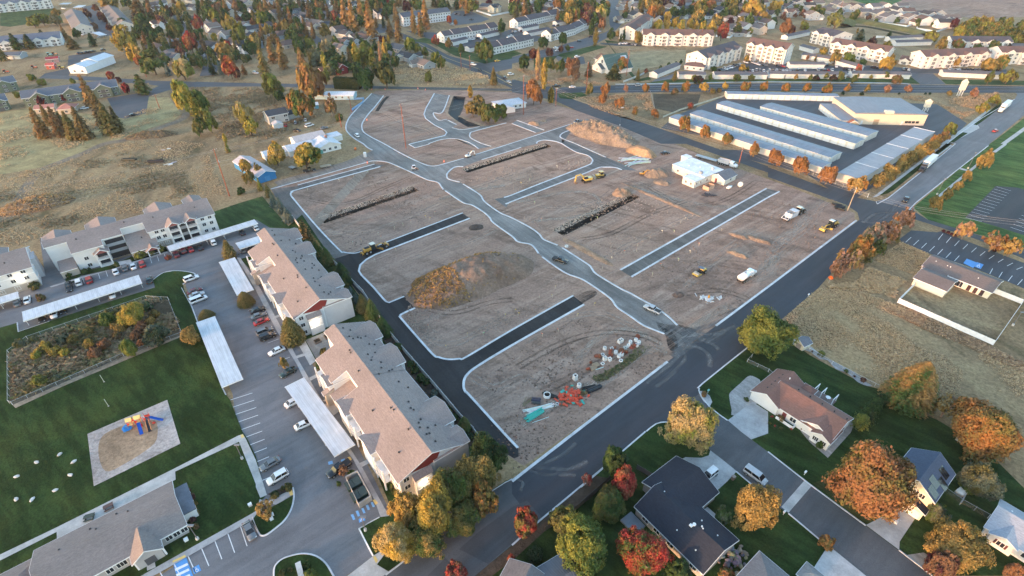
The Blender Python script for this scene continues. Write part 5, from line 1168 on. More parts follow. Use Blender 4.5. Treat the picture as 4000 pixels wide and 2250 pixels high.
houses('in the rows below the stubble field',rad(8),'30:225,135 440,165 180,60 310,40 400,70 490,50 580,85 650,110 770,85 850,85 925,65 960,135 1050,85 1100,155 1185,105 1290,115 1195,190 1275,175 1390,130 1420,195 1560,215 1680,150 1745,185 1840,175 1760,245 1330,75 1480,135 1600,160 700,60 1160,75',(1,2,2,3,0))
def fill_houses(place,base,s,n,seed):
 pl=K(s);p2=[Vector((x,y,0))for x,y in pl];rn=random.Random(seed);k=0
 for _ in range(n*40):
  if k>=n:break
  x,y=rn.uniform(min(p[0]for p in pl),max(p[0]for p in pl)),rn.uniform(min(p[1]for p in pl),max(p[1]for p in pl))
  if not inside(Vector((x,y,0)),p2)or any(abs(x-h[1])<40 and abs(y-h[2])<24 for h in HS):continue
  HS.append((place,x,y,base+rn.choice((0,pi/2,pi)),rn.choice((0,0,1,2,4)),rn.randrange(4),rn.randrange(5)));k+=1
fill_houses('in the upper left streets',rad(-38),'00:1480,0 2576,0 2576,540 2200,560 2140,480 2000,300 1880,150 1500,60',16,1);fill_houses('behind the brown pines at the top',rad(-38),'10:0,0 1300,20 1250,200 700,180 500,120 0,300',18,2);fill_houses('between the grey townhouses and the top edge',rad(-30),'20:0,0 950,0 940,60 480,80 0,60',8,3);fill_houses('between the curving top streets',rad(20),'20:1120,10 1860,0 1740,100 1700,200 1300,190 1110,150',10,4);fill_houses('right of the curving top streets',rad(20),'20:1900,0 2576,0 30:150,60 20:2560,330 2250,330 2100,220 1900,170',12,5)
def emit_houses():
 sets={}
 for h in HS:sets.setdefault((WC[h[6]][0]+' '+TYPE[h[4]]+' '+RC[h[5]][0]+' house',h[0]),[]).append(h)
 for(d,pl),hs in sets.items():
  hs.sort(key=lambda h:h[1])
  for i,h in enumerate(hs):
   lab=d.replace('hip roofed ','hipped ')+('' if len(hs)==1 else f', {ordn(i)} from left')+' '+pl
   k=h[4];g=P(h[1],h[2],3.0);g.z=0.01
   if not pused[k]:pused[k]=True;r=protos[k];r.location=g;r.rotation_euler=(0,0,h[3]);tag(r,lab,None,'houses '+pl)
   else:r=dup(protos[k],g,h[3],lab,'houses '+pl)
   for c in KIDS.get(r.as_pointer(),()):
    n=c.name.split('.')[0]
    if n=='wall':c.color=(*WC[h[6]][1],1)
    elif n=='roof':c.color=(*RC[h[5]][1],1)
emit_houses()
for k in range(5):
 if not pused[k]:
  for o in[protos[k]]+[g for c in KIDS.get(protos[k].as_pointer(),())for g in[c]+KIDS.get(c.as_pointer(),[])]:D.objects.remove(o)
panel_fence('vinyl_fence','white vinyl fence below the house rows by the stubble field','30:850,205 1080,235 1390,275 1480,240 1500,300 1690,330 1800,290',1.8,VIN,6.0)
panel_fence('vinyl_fence','white vinyl fence behind the yellow tree line','20:2050,370 2190,385 2260,340 2420,300',1.8,VIN,6.0)
panel_fence('vinyl_fence','white vinyl fence by the black and white flats','10:2215,115 2370,165 2576,125',1.8,VIN,6.0)
panel_fence('vinyl_fence','white vinyl fence across the low garages at the right','30:1085,380 1250,385 1600,420',1.8,VIN,6.0)
panel_fence('block_wall','pale wall by the complex drive on the arterial','20:1120,830 1200,800 1330,745',1.2,(0.6,0.58,0.55),4.0,t=0.3,cap='block',mat='concrete')
def berm():
 pts=smooth(W('30:760,265 830,210 1000,235 1300,290 1500,330 1580,365'),4);mb=MB();ribbon(mb,pts,[(-9,0.03),(-3,2.2),(3,2.6),(10,0.03)])
 o=mb.obj('grassy_berm','earth',None,(0.17,0.15,0.06),True);o['kind']='structure'
 mb=MB();ribbon(mb,smooth(W('30:720,280 850,262 1020,275 1250,320 1450,360'),4),[(-4,0.035),(4,0.035)]);o=mb.obj('reed_shade','earth',None,(0.05,0.042,0.02));o['kind']='structure'  # flat dark strip; shade among the reeds is put into its colour
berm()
# ================================================================== EARTHWORKS
from mathutils import noise as mnoise
def mound(name,label,s,L,Wd,H,ang,col,seed=0,flat=0.35,rough=0.35,cat='dirt pile',weeds=0,wcol=('gold','ochre'),nx=46,ny=26,place_l=None):
 q=W1(s)if isinstance(s,str)else s
 r=thing(name,label,cat,(q.x,q.y,0.0),ang);vs=[];fs=[]
 def hgt(u,v):
  d=(abs(u)**2.6+abs(v)**2.2)**0.5;wob=0.18*mnoise.noise((u*2+seed,v*2,3.1));t=max(0.0,1-d-wob)
  h=H*min(1.0,t/(1-flat))**0.8
  n=mnoise.fractal((u*L/5+seed,v*Wd/5,1.7),1.0,2.0,4)
  return h*(1+rough*0.5*n)+(0.16*n*min(1,t*6))+(0 if t>0 else-0.06)
 for j in range(ny+1):
  for i in range(nx+1):
   u=-1.08+2.16*i/nx;v=-1.08+2.16*j/ny;vs.append((u*L/2,v*Wd/2,hgt(u,v)))
 for j in range(ny):
  for i in range(nx):a=j*(nx+1)+i;fs.append((a,a+1,a+nx+2,a+nx+1))
 m=D.meshes.new('soil');m.from_pydata(vs,[],fs);m.materials.append(M['earth']);m.polygons.foreach_set('use_smooth',[True]*len(fs));link('soil',m,r,col)
 if weeds:
  rnd=random.Random(seed+5);v2=[];f2=[]
  for _ in range(weeds):
   u,v=rnd.uniform(-0.98,0.98),rnd.uniform(-0.98,0.98)
   if place_l and rnd.random()>place_l(u,v):continue
   h=hgt(u,v)
   if h<0:continue
   k=rnd.uniform(0.25,0.8);p=Vector((u*L/2,v*Wd/2,h+k*0.4));
   for _ in range(3):leaf_q(v2,f2,p+Vector((rnd.uniform(-.3,.3),rnd.uniform(-.3,.3),rnd.uniform(-.1,.2))),rv(rnd),k*0.5,rnd)
  m=D.meshes.new('weeds');m.from_pydata(v2,[],f2);m.materials.append(M['leaf']);o=link('weeds',m,r,WCOL[wcol[0]]);o['leaf_two']=[*WCOL[wcol[1]],1.0];o['kind']='stuff'
 return r
WCOL=dict(gold=(0.40,0.24,0.09),ochre=(0.27,0.19,0.09),olive=(0.25,0.215,0.120),brown=(0.33,0.230,0.150),pale=(0.56,0.43,0.26),green=(0.09,0.12,0.05),tan=(0.52,0.37,0.225))
def rv(rnd):return Vector((rnd.uniform(-1,1),rnd.uniform(-1,1),rnd.uniform(-1,1)))
def leaf_q(vs,fs,c,nrm,s,rnd):
 n=nrm.normalized();a=n.orthogonal().normalized();b=n.cross(a);t=rnd.uniform(0,6.28);u=(a*cos(t)+b*sin(t))*s;w=n.cross(u)*0.7;k=len(vs)
 vs+=[tuple(c-u),tuple(c-w),tuple(c+u),tuple(c+w)];fs.append((k,k+1,k+2,k+3))
SOIL=(0.275,0.195,0.150);TANS=(0.285,0.205,0.148)
mound('dirt_pile','largest dirt stockpile with golden weeds on its near end, in the middle lots','o:1188,702',46,22,6.4,rad(33),(0.235,0.162,0.122),3,0.22,0.2,weeds=4200,place_l=lambda u,v:1.0 if u<-0.28 else(0.25 if v>0.35 else 0.03),nx=80,ny=44)
mound('dirt_pile','tan dirt pile beside the street bend, behind the white flat roofed house','20:900,1360',46,22,6.5,rad(-48),TANS,9,0.1,0.5,weeds=260,wcol=('tan','pale'),nx=60,ny=36)
mound('dirt_pile','smooth tan sand heap next to the scattered white pipes','21:1300,95',17,9,3.2,rad(-40),(0.42,0.26,0.15),4,0.3,0.2)
mound('dirt_pile','rounded heap in front of the orange mini excavator','21:1455,310',12,9,2.8,rad(20),TANS,5,0.2,0.4)
mound('dirt_pile','low heap below the rounded heap, by the white flat roofed house','21:1510,395',8,5,1.2,rad(-30),TANS,6)
mound('dirt_pile','brown heap at the upper end of the middle trench','21:1105,500',9,6.5,2.2,rad(30),(0.32,0.21,0.14),7)
mound('dirt_pile','small orange earth bank beside the long alley, left of two','21:2280,930',8,3,0.7,rad(-38),(0.29,0.195,0.135),8)
mound('dirt_pile','small orange earth bank beside the long alley, right of two','21:2480,965',10,4,0.7,rad(-40),(0.29,0.195,0.135),10)
mound('dirt_pile','low curved bank round the shallow hole near the water truck','21:2270,1115',8,3,0.9,rad(-38),TANS,12)
mound('dirt_pile','small heap on the lot between the two alley stubs','20:225,1250',7,4,1.6,rad(-30),TANS,13);mound('dirt_pile','tiny heap beside the alley stub at the top of the site','20:318,1218',4,3,0.9,0,TANS,14)
mound('dirt_pile','tiny dark heap in the shallow hole near the crossing','11:2215,840',6,4.6,0.5,0.3,(0.09,0.07,0.06),15)
mound('dirt_pile','tiny dark hump on the lot beside the roller','22:1675,75',4,3,0.8,0.5,(0.16,0.11,0.09),16)
mound('earth_bank','long low earth bank above the middle trench with orange gravel on it','21:1500,560',44,2.4,0.5,rad(-50),(0.31,0.205,0.14),17,0.3,0.6,nx=80)
mound('earth_bank','orange gravel windrow along the street side of the entry lot','21:750,1080',26,3.2,0.5,rad(-50),(0.36,0.23,0.15),18,nx=60)
mound('brush_mound','large mound grown over with tan brush in the left field','01:390,620',27,14,3.4,rad(30),(0.24,0.16,0.10),19,0.2,0.5,cat='mound',weeds=1500,wcol=('tan','gold'))
mound('brush_mound','low brushy mound beside the dirt track in the left field','00:1520,1370',26,9,2.4,rad(15),(0.17,0.13,0.09),20,0.2,0.5,cat='mound',weeds=900,wcol=('brown','olive'))
# ---------------------------------------------------------------- rock lined trenches and the lined pit
def stone_me(i):
 random.seed(100+i);m=MB().ball((0,0,0),0.5,7,4,(1,0.8,0.6),0.22).mesh('stone','concrete');return m
STM=[stone_me(i)for i in range(4)];random.seed(11)
def shade(rnd,c,a,b):k=rnd.uniform(a,b);return tuple(q*k for q in c)
def trench(t,label,seed,rows=4,dep=2.4,step=0.72):
 a,b,u,v,w=t;Lt=(b-a).length;ang=atan2(u.y,u.x);r=thing('rock_trench',label,'trench',a,ang);rnd=random.Random(seed)
 mb=MB();mb.add([(0,0,0),(Lt,0,0),(Lt,0.25,-dep),(0,0.25,-dep),(0,w*.6,-dep),(Lt,w*.6,-dep),(Lt,w*.64,-.85),(0,w*.64,-.85),(Lt,w,0),(0,w,0)],[(0,1,2,3),(3,2,5,4),(4,5,6,7),(7,6,8,9),(0,3,4,7,9),(1,8,6,5,2)])
 mb.obj('trench_bed','earth',r,(0.045,0.040,0.036))  # near-black bed: the shadow in the slot is put into its colour
 n=min(int(Lt/step),60)
 for j in range(rows):
  for i in range(n):
   f=0.1+0.95*(j+0.5+rnd.uniform(-.3,.3))/rows;x=(i+0.5+rnd.uniform(-.35,.35))*Lt/n;y=w*(.64+.36*f);z=-.85+.85*f+0.05
   o=link('stone',STM[rnd.randrange(4)],r,shade(rnd,(0.44,0.345,0.27),.75,1.2),(x,y,z));k=rnd.uniform(0.6,0.95);o.scale=(k*1.25,k,k*.8);o.rotation_euler=(rnd.uniform(0,.6),rnd.uniform(0,.6),rnd.uniform(0,6))
 k2=min(int(Lt/0.9),55)
 for i in range(k2):
  o=link('stone',STM[rnd.randrange(4)],r,shade(rnd,(0.30,0.235,0.18),.7,1.2),((i+rnd.uniform(0,1))*Lt/k2,-0.25+rnd.uniform(-.25,.2),0.1));k=rnd.uniform(0.35,0.65);o.scale=(k,k,k);o.rotation_euler=(0,0,rnd.uniform(0,6))
trench(T1,'rock lined trench between the two left building lots',1);trench(T2,'rock lined trench on the lot below the yellow excavator',2);trench(T3,'rock lined trench on the lot above the first crossing',3)
def lined_pit():
 c=sum(pit,Vector((0,0,0)))/len(pit);r=thing('lined_pit','open pit lined with wrinkled black plastic beside the entry loop','pit',(c.x,c.y,0));mb=MB();n=len(pit);rnd=random.Random(4)
 ar=sum(pit[i].x*pit[(i+1)%n].y-pit[(i+1)%n].x*pit[i].y for i in range(n));sg=1 if ar>0 else-1;rings=[]
 def inset(d):
  out=[]
  for i in range(n):
   t=(pit[(i+1)%n]-pit[i]).normalized()+(pit[i]-pit[i-1]).normalized();t.normalize();out.append((pit[i].x-c.x-t.y*d*sg,pit[i].y-c.y+t.x*d*sg))
  return out
 for d,z in((0,0.0),(0.4,-0.5),(1.0,-1.2),(1.3,-1.4)):rings.append([(x,y,z+rnd.uniform(-.1,.05)*(d>0))for x,y in inset(d)])
 for j in range(3):
  for i in range(n):
   o=len(mb.v);mb.v+=[rings[j][i],rings[j][(i+1)%n],rings[j+1][(i+1)%n],rings[j+1][i]];mb.f.append((o,o+1,o+2,o+3))
 tri=tessellate_polygon([[Vector(q)for q in rings[3]]]);o=len(mb.v);mb.v+=rings[3];mb.f+=[tuple(i+o for i in t)for t in tri]
 mb.obj('liner','paint',r,(0.012,0.012,0.014))
 m2=MB()
 for _ in range(26):
  i=rnd.randrange(n);t=rnd.uniform(0.3,0.8);x,y=(pit[i].x-c.x)*(1-t),(pit[i].y-c.y)*(1-t);a=rnd.uniform(0,3)
  m2.cbox((x,y,-1.72),(rnd.uniform(2,5),0.25,0.12),a)
 m2.obj('liner_fold','paint',r,(0.03,0.03,0.034))
lined_pit()
strip('earth_bank',smooth(W('10:2045,1165 2120,1195 2200,1230 2290,1268'),4),2.2,0.045,'earth',(0.36,0.27,0.19));strip('earth_bank',smooth(W('10:1975,960 1945,1050 1920,1140 2030,1230'),4),1.6,0.045,'earth',(0.33,0.25,0.18))
strip('open_ditch',smooth(W('10:1330,970 1280,1020 1215,1120'),4),2.2,0.03,'earth',(0.05,0.045,0.04))
# ================================================================== VEHICLES
CC=dict(white=(0.78,0.78,0.78),black=(0.012,0.012,0.014),grey=(0.16,0.17,0.18),silver=(0.42,0.43,0.45),red=(0.36,0.025,0.025),maroon=(0.13,0.015,0.02),blue=(0.05,0.10,0.20),green=(0.02,0.04,0.035),orange=(0.55,0.12,0.03),yellow=(0.6,0.42,0.04))
def sec(x,w,z0,z1,t=0.75):
 return[(x,-w*0.92,z0),(x,w*0.92,z0),(x,w,z0+(z1-z0)*0.45),(x,w*0.97,z0+(z1-z0)*0.8),(x,w*0.86,z1),(x,-w*0.86,z1),(x,-w*0.97,z0+(z1-z0)*0.8),(x,-w,z0+(z1-z0)*0.45)]
def frus(b,t,z0,z1,wb,wt):
 return MB().add([(b[0],-wb,z0),(b[1],-wb,z0),(b[1],wb,z0),(b[0],wb,z0),(t[0],-wt,z1),(t[1],-wt,z1),(t[1],wt,z1),(t[0],wt,z1)],[(3,2,1,0),(4,5,6,7),(0,1,5,4),(1,2,6,5),(2,3,7,6),(3,0,4,7)])
def wheel(r,x,y,R=0.34,w=0.24):
 o=link('wheel',cache(('wheel',R,w),lambda:MB().tube((0,-w/2,0),(0,w/2,0),R,k=14).mesh('wheel','rubber')),r,(0.018,0.018,0.018),(x,y,R))
 link('rim',cache(('rim',R,w),lambda:MB().tube((0,-w/2-0.012,0),(0,w/2+0.012,0),R*0.6,k=10).mesh('rim','steel')),o,(0.5,0.5,0.5))
SPEC=dict(sedan=dict(st=[(-2.35,.74,.38,.78),(-2.2,.86,.28,.95),(-1.3,.91,.25,1.0),(0.9,.91,.25,.97),(1.9,.88,.27,.84),(2.35,.74,.36,.66)],b=(-1.85,1.2),t=(-1.05,.30),z=(.90,1.43),w=(.80,.60),wx=1.38,R=.33),
   suv=dict(st=[(-2.35,.80,.42,1.05),(-2.2,.92,.32,1.12),(-1.0,.95,.30,1.14),(0.9,.95,.30,1.1),(1.95,.92,.32,1.0),(2.4,.80,.42,.8)],b=(-2.25,1.25),t=(-1.95,.35),z=(1.05,1.74),w=(.86,.68),wx=1.42,R=.37),
   pickup=dict(st=[(-2.9,.90,.48,1.05),(-2.75,.98,.42,1.12),(-0.8,1.0,.42,1.14),(1.2,1.0,.42,1.12),(2.4,.97,.42,1.06),(2.9,.86,.48,.9)],b=(-.75,1.45),t=(-.55,.75),z=(1.08,1.88),w=(.90,.72),wx=1.85,R=.40),
   van=dict(st=[(-2.6,.86,.42,1.1),(-2.5,.96,.34,1.2),(-1.0,.98,.32,1.2),(1.2,.98,.32,1.15),(2.2,.94,.34,1.0),(2.6,.8,.42,.8)],b=(-2.52,1.75),t=(-2.4,.95),z=(1.12,1.86),w=(.90,.76),wx=1.55,R=.35))
def car_proto(kind):
 s=SPEC[kind];r=thing('car','x',kind);MB().loft([sec(*q)for q in s['st']]).obj('body','gloss',r,CC['white'],True)
 frus(s['b'],s['t'],s['z'][0],s['z'][1],s['w'][0],s['w'][1]).obj('window_band','glass',r,(0.015,0.017,0.02))
 t=s['t'];w=s['w'][1];z=s['z'][1]
 MB().box(t[0]-0.06,-w-.03,z-0.01,t[1]+0.08,w+.03,z+0.05).obj('roof_panel','gloss',r,CC['white'])
 pb=(s['b'][0]+s['b'][1])/2;m=MB()
 for sy in(-1,1):
  for xb,xt in((s['b'][0]+.12,t[0]+.08),(pb-.1,(t[0]+t[1])/2),(s['b'][1]-.1,t[1]-.02)):m.tube((xb,sy*(s['w'][0]+.005),s['z'][0]),(xt,sy*(w+.01),z),0.05,k=4)
 m.obj('pillar','gloss',r,CC['white'])
 for sx in(-1,1):
  for sy in(-1,1):wheel(r,sx*s['wx'],sy*(s['w'][0]-0.02+0.06),s['R'])
 xf,xr=s['st'][-1][0],s['st'][0][0];zl=s['st'][-2][3]-0.2
 for sy in(-1,1):
  link('headlight',cache(('hl',),lambda:MB().cbox((0,0,0),(0.25,0.3,0.14)).mesh('headlight','glass')),r,(0.6,0.62,0.65),(xf-0.14,sy*0.62,zl))
  link('taillight',cache(('tl',),lambda:MB().cbox((0,0,0),(0.14,0.26,0.2)).mesh('taillight','glass')),r,(0.25,0.01,0.01),(xr+0.06,sy*0.66,s['st'][1][3]-0.18))
 if kind=='pickup':MB().box(-2.78,-.78,1.0,-.82,.78,1.13).box(-2.7,-.70,1.131,-.9,.70,1.15).obj('cargo_bed','paint',r,(0.03,0.03,0.032))
 return r
CP={};CARS=[]
def cars(place,s,hd=None):
 """'kind colour ij:x,y' items; hd: heading in degrees or None when two points rear>front are given as x,y>x,y"""
 off=None
 for it in s.split(';'):
  k,c,p=it.split();
  if ':' in p:off,p=p.split(':')
  pts=[W1(off+':'+q)for q in p.split('>')]
  if len(pts)==2:c0=(pts[0]+pts[1])/2;a=atan2(pts[1].y-pts[0].y,pts[1].x-pts[0].x)
  else:c0=pts[0];a=rad(hd+random.uniform(-2,2))
  CARS.append((k,c,c0,a,place,K(off+':'+p.split('>')[0])[0][0]))
KNAME=dict(sedan='car',suv='estate car',pickup='pickup truck',van='minivan')
def emit_cars():
 sets={}
 for c in CARS:sets.setdefault((c[1]+' '+KNAME[c[0]],c[4]),[]).append(c)
 for(d,pl),cs in sets.items():
  cs.sort(key=lambda c:c[5])
  for i,(k,col,g,a,_,_)in enumerate(cs):
   lab=f'{d} {pl}' if len(cs)==1 else f'{d}, {ordn(i)} from left {pl}'
   g=Vector((g.x,g.y,0.06));nm={'sedan':'parked_car','suv':'parked_car','pickup':'pickup_truck','van':'minivan'}[k]
   if k not in CP:CP[k]=car_proto(k);r=CP[k];r.location=g;r.rotation_euler=(0,0,a);tag(r,lab,None,'cars '+pl)
   else:r=dup(CP[k],g,a,lab,'cars '+pl)
   r.name=nm;r['category']={'sedan':'car','suv':'car','pickup':'pickup truck','van':'van'}[k]
   for c in KIDS[r.as_pointer()]:
    if c.name.split('.')[0]in('body','roof_panel','pillar'):c.color=(*CC[col],1)
cars('before the balcony apartments','sedan white 01:1170,1300;suv grey 01:1262,1262;sedan white 01:1346,1245;suv red 01:1437,1224;suv red 01:905,1384;suv white 01:800,1408;sedan black 01:695,1430',128)
cars('under the carport of the balcony apartments','sedan maroon 01:1780,1125;suv maroon 01:1850,1088;sedan red 01:1922,1072;sedan black 01:2018,1055;suv white 01:2150,1005;sedan black 01:2440,905;suv white 01:2575,858;suv grey 01:2445,1080;suv black 01:2530,1062',128)
cars('beside the lawn tongue in the lot','sedan green 01:1510,1385',120);cars('beside the lawn tongue in the lot','suv white 01:1860,1395>2000,1345')
cars('under the longest carport','suv white 02:1135,85;sedan black 02:645,235;suv white 02:552,280;sedan black 02:435,320;sedan black 02:705,18',-55)
cars('at the left picture edge','suv grey 02:185,165;sedan white 02:284,135;van white 02:35,30',128)
cars('on the left side of the wide aisle','sedan maroon 02:1900,75>2030,20;sedan silver 02:1925,105>2050,65;van white 02:1930,165>2080,105')
cars('on the right side of the wide aisle','sedan black 12:-20,255>65,225;sedan grey 12:-15,315>80,280;sedan red 12:10,375>110,335;suv grey 12:30,480>155,430;suv black 12:55,535>190,480;sedan white 12:295,615>130,690;sedan green 12:395,830>260,905;sedan white 12:440,1415>540,1370;sedan white 12:340,1190>430,1140')
cars('in the bays by the lamp post footpath','sedan grey 13:235,290>60,390;suv white 13:320,420>130,530;sedan grey 03:2480,935>2545,1085');cars('beside the dumpster planter','pickup black 13:930,330>745,455')
cars('under the autumn trees along the lower street','sedan white 13:2010,975>2170,840');cars('on the residential street and its drives','suv white 23:2035,400>1910,500;van silver 23:2380,420>2490,500;sedan silver 33:1150,810>1225,870')
cars('on the construction site','pickup silver 22:1495,275>1325,195;pickup black 21:420,1165>550,1205;pickup black 11:495,288>585,272;suv white 10:1040,1395>995,1355;pickup grey 20:700,1225>615,1250;sedan black 21:1510,105>1570,100')
cars('at the grey split level house','sedan red 10:300,1270;sedan grey 10:400,1243;sedan silver 10:500,1217;van white 10:500,1285>580,1262;sedan grey 10:660,1305>715,1290;sedan black 10:375,1315>455,1330',110)
cars('on the arterial road','pickup black 20:480,875>410,878;sedan white 20:575,885>640,882;suv silver 20:1235,868>1305,863');cars('on the avenue','suv white 10:2160,655>2220,660;sedan black 10:2230,700>2280,725;sedan black 10:2480,780>2530,800;sedan silver 10:2520,820>2570,845;sedan yellow 10:2400,622>2460,615;suv white 10:2545,760>2580,755')
cars('on the side street','sedan black 20:650,425>700,415;sedan white 20:420,490>460,485;suv white 20:440,518>480,512;sedan red 20:570,488>630,482;suv white 20:860,330>900,318;sedan black 20:780,380>800,375');cars('at the church','suv white 20:620,585>690,575;sedan white 20:530,650>560,650')
cars('by the cream apartments on the left','sedan white 20:1088,446;sedan white 20:1120,443;sedan white 20:1150,443;sedan black 20:1182,448;sedan grey 20:1215,453;sedan silver 20:1245,456',60)
cars('in the busiest car park, along the wall',';'.join(f'{k} {c} 20:{2095 + i * 25},{716 - i * 7.5}' for i,(k,c)in enumerate([('sedan','black'),('sedan','grey'),('suv','white'),('sedan','silver'),('suv','white'),('sedan','grey'),('suv','black'),('sedan','black'),('sedan','silver')])),-60)
cars('in the busiest car park, upper row','suv white 20:2350,636;sedan grey 20:2395,632;suv silver 20:2425,640;sedan white 20:2475,655;sedan black 20:2505,658;sedan grey 20:2540,660;sedan red 30:150,674;sedan maroon 30:120,668;sedan black 30:95,668',-70)
cars('in the busiest car park, lower row',';'.join(f'{k} {c} {p}' for k,c,p in[('sedan','white','20:2350,716'),('suv','maroon','20:2385,722'),('sedan','white','20:2418,720'),('suv','silver','20:2455,712'),('suv','grey','20:2490,718'),('sedan','white','20:2530,720'),('suv','white','30:10,717'),('sedan','black','30:45,718'),('suv','white','30:82,718'),('sedan','maroon','30:118,722'),('sedan','white','30:150,718'),('sedan','white','30:185,716'),('sedan','silver','30:220,717'),('sedan','grey','30:255,717'),('suv','black','30:292,713'),('sedan','white','30:370,717'),('suv','silver','30:500,710'),('sedan','black','30:565,713'),('sedan','red','30:602,712'),('suv','white','30:640,712')]),75)
cars('below the four-gabled cream block','suv black 30:590,664;sedan white 30:685,676;sedan black 30:765,695;suv black 30:790,700;suv silver 30:815,705;suv black 30:840,708;sedan white 30:862,712;sedan black 30:1040,680;suv black 30:1065,684;sedan black 30:1090,690;sedan grey 30:1360,703;suv black 30:1385,703;sedan white 30:1410,708',70)
cars('below the right cream block',';'.join(f'{k} {c} 30:{1830 + i * 42},{708 + i % 2 * 3}' for i,(k,c)in enumerate([('suv','white'),('sedan','silver'),('sedan','white'),('suv','black'),('sedan','black'),('suv','black'),('sedan','grey'),('suv','grey'),('sedan','black'),('suv','black'),('sedan','grey'),('suv','black'),('sedan','grey')])),80)
cars('between the garages and the roadside hedge','suv white 30:88,772;sedan white 30:150,770;suv white 30:780,765',75)
cars('behind the townhouse garages','suv white 10:2130,408;sedan white 10:2160,404;sedan white 10:2190,400;suv black 10:2222,392;suv blue 10:2250,388;sedan white 10:2540,380;suv white 10:2570,372;sedan white 20:35,325;sedan grey 20:8,330;suv maroon 20:98,320;sedan white 20:125,346;suv blue 20:420,267;suv black 20:462,262',60)
cars('in the lot of the black and white flats','suv black 10:2015,148;sedan grey 10:2050,155;sedan black 10:2105,160;sedan black 10:2140,205>2200,203;van silver 10:1960,255>1995,258',60)
cars('on the streets at the upper left','sedan white 00:2030,447;suv white 00:2058,568;van white 00:1575,122>1630,118;sedan white 00:1645,182;suv white 00:625,92>660,92;suv white 00:800,352>850,360;sedan silver 00:985,380>1030,378;suv white 10:-20,740>20,745;sedan black 00:1310,1172>1375,1160;sedan white 00:840,1100>870,1096',120)
cars('parked nose to the gravel yard','suv black 00:870,535;suv black 00:905,530;suv black 00:940,526;sedan black 00:800,542;sedan black 00:830,540;suv black 00:1040,511',80)
cars('on the business street','sedan red 30:2260,1335>2305,1318;pickup black 31:1395,550>1365,600')
emit_cars()
# ------------------------------------------------------------------ lorries and earth movers
YEL=(0.62,0.42,0.10);AMB=(0.50,0.26,0.05);BLK=(0.02,0.02,0.022)
def at2(s):
 a,b=W(s);return(a+b)/2,atan2(b.y-a.y,b.x-a.x),(b-a).length
def semi(s,label,cab,trail=(0.80,0.80,0.80)):
 c,a,L=at2(s);r=thing('articulated_lorry',label,'lorry',(c.x,c.y,0.05),a)
 MB().box(-9.5,-1.28,1.15,4.0,1.28,4.1).obj('trailer','paint',r,trail);MB().box(-9.4,-0.5,0.85,3.9,0.5,1.14).obj('chassis','paint',r,BLK)
 MB().loft([sec(4.6,1.2,0.6,3.7),sec(6.2,1.22,0.6,3.6),sec(6.7,1.2,0.6,2.4),sec(7.0,1.15,0.6,1.9),sec(8.6,1.05,0.6,1.6)]).obj('cab','gloss',r,cab)
 MB().box(6.32,-1.0,2.35,6.62,1.0,3.2).obj('windscreen','glass',r,(0.02,0.02,0.03))
 for x in(-8.6,-7.4,4.9,6.0,7.9):
  for y in(-1.05,1.05):wheel(r,x,y,0.52,0.32)
semi('31:1690,150 1480,330','black articulated lorry with a white box trailer on the business street',(0.02,0.025,0.035));semi('30:2450,1035 2270,1180','white articulated lorry parked along the verge far up the business street',(0.7,0.7,0.7))
def dump():
 c,a,L=at2('21:2070,195 2255,250');r=thing('dump_truck','white dump truck with a long flatbed trailer beside the flat roofed house','dump truck',(c.x,c.y,0.05),a)
 MB().add([(-4.2,-1.2,1.1),(1.0,-1.2,1.1),(1.0,1.2,1.1),(-4.2,1.2,1.1),(-4.6,-1.3,2.6),(1.3,-1.3,2.8),(1.3,1.3,2.8),(-4.6,1.3,2.6)],[(3,2,1,0),(0,1,5,4),(1,2,6,5),(2,3,7,6),(3,0,4,7)]).obj('tipper','paint',r,(0.5,0.5,0.52))
 m=MB()
 for i in range(6):m.box(-4.0+i,-1.36,1.2,-3.9+i,-1.26,2.6).box(-4.0+i,1.26,1.2,-3.9+i,1.36,2.6)
 m.obj('rib','paint',r,(0.6,0.6,0.6))
 MB().loft([sec(1.5,1.15,0.7,2.9),sec(3.0,1.15,0.7,2.8),sec(3.4,1.1,0.7,2.0),sec(5.0,1.0,0.7,1.7)]).obj('cab','gloss',r,(0.72,0.72,0.72));MB().box(3.05,-0.95,1.95,3.42,0.95,2.65).obj('windscreen','glass',r,(0.03,0.03,0.03))
 MB().box(-4.3,-0.5,0.75,4.8,0.5,1.08).obj('chassis','paint',r,BLK)
 for x in(-3.9,-2.8,-1.7,-0.5,4.1):
  for y in(-1.05,1.05):wheel(r,x,y,0.52,0.32)
 c,a,L=at2('21:1870,135 2060,190');r=thing('flatbed_trailer','long flatbed trailer behind the white dump truck','trailer',(c.x,c.y,0.05),a)
 MB().box(-6,-1.25,0.85,5,1.25,1.1).obj('deck','paint',r,(0.42,0.42,0.42));MB().box(5,-0.3,0.7,7,0.3,0.95).obj('drawbar','paint',r,BLK)
 for x in(-4.5,-3.4,-2.3):
  for y in(-1.0,1.0):wheel(r,x,y,0.45,0.3)
dump()
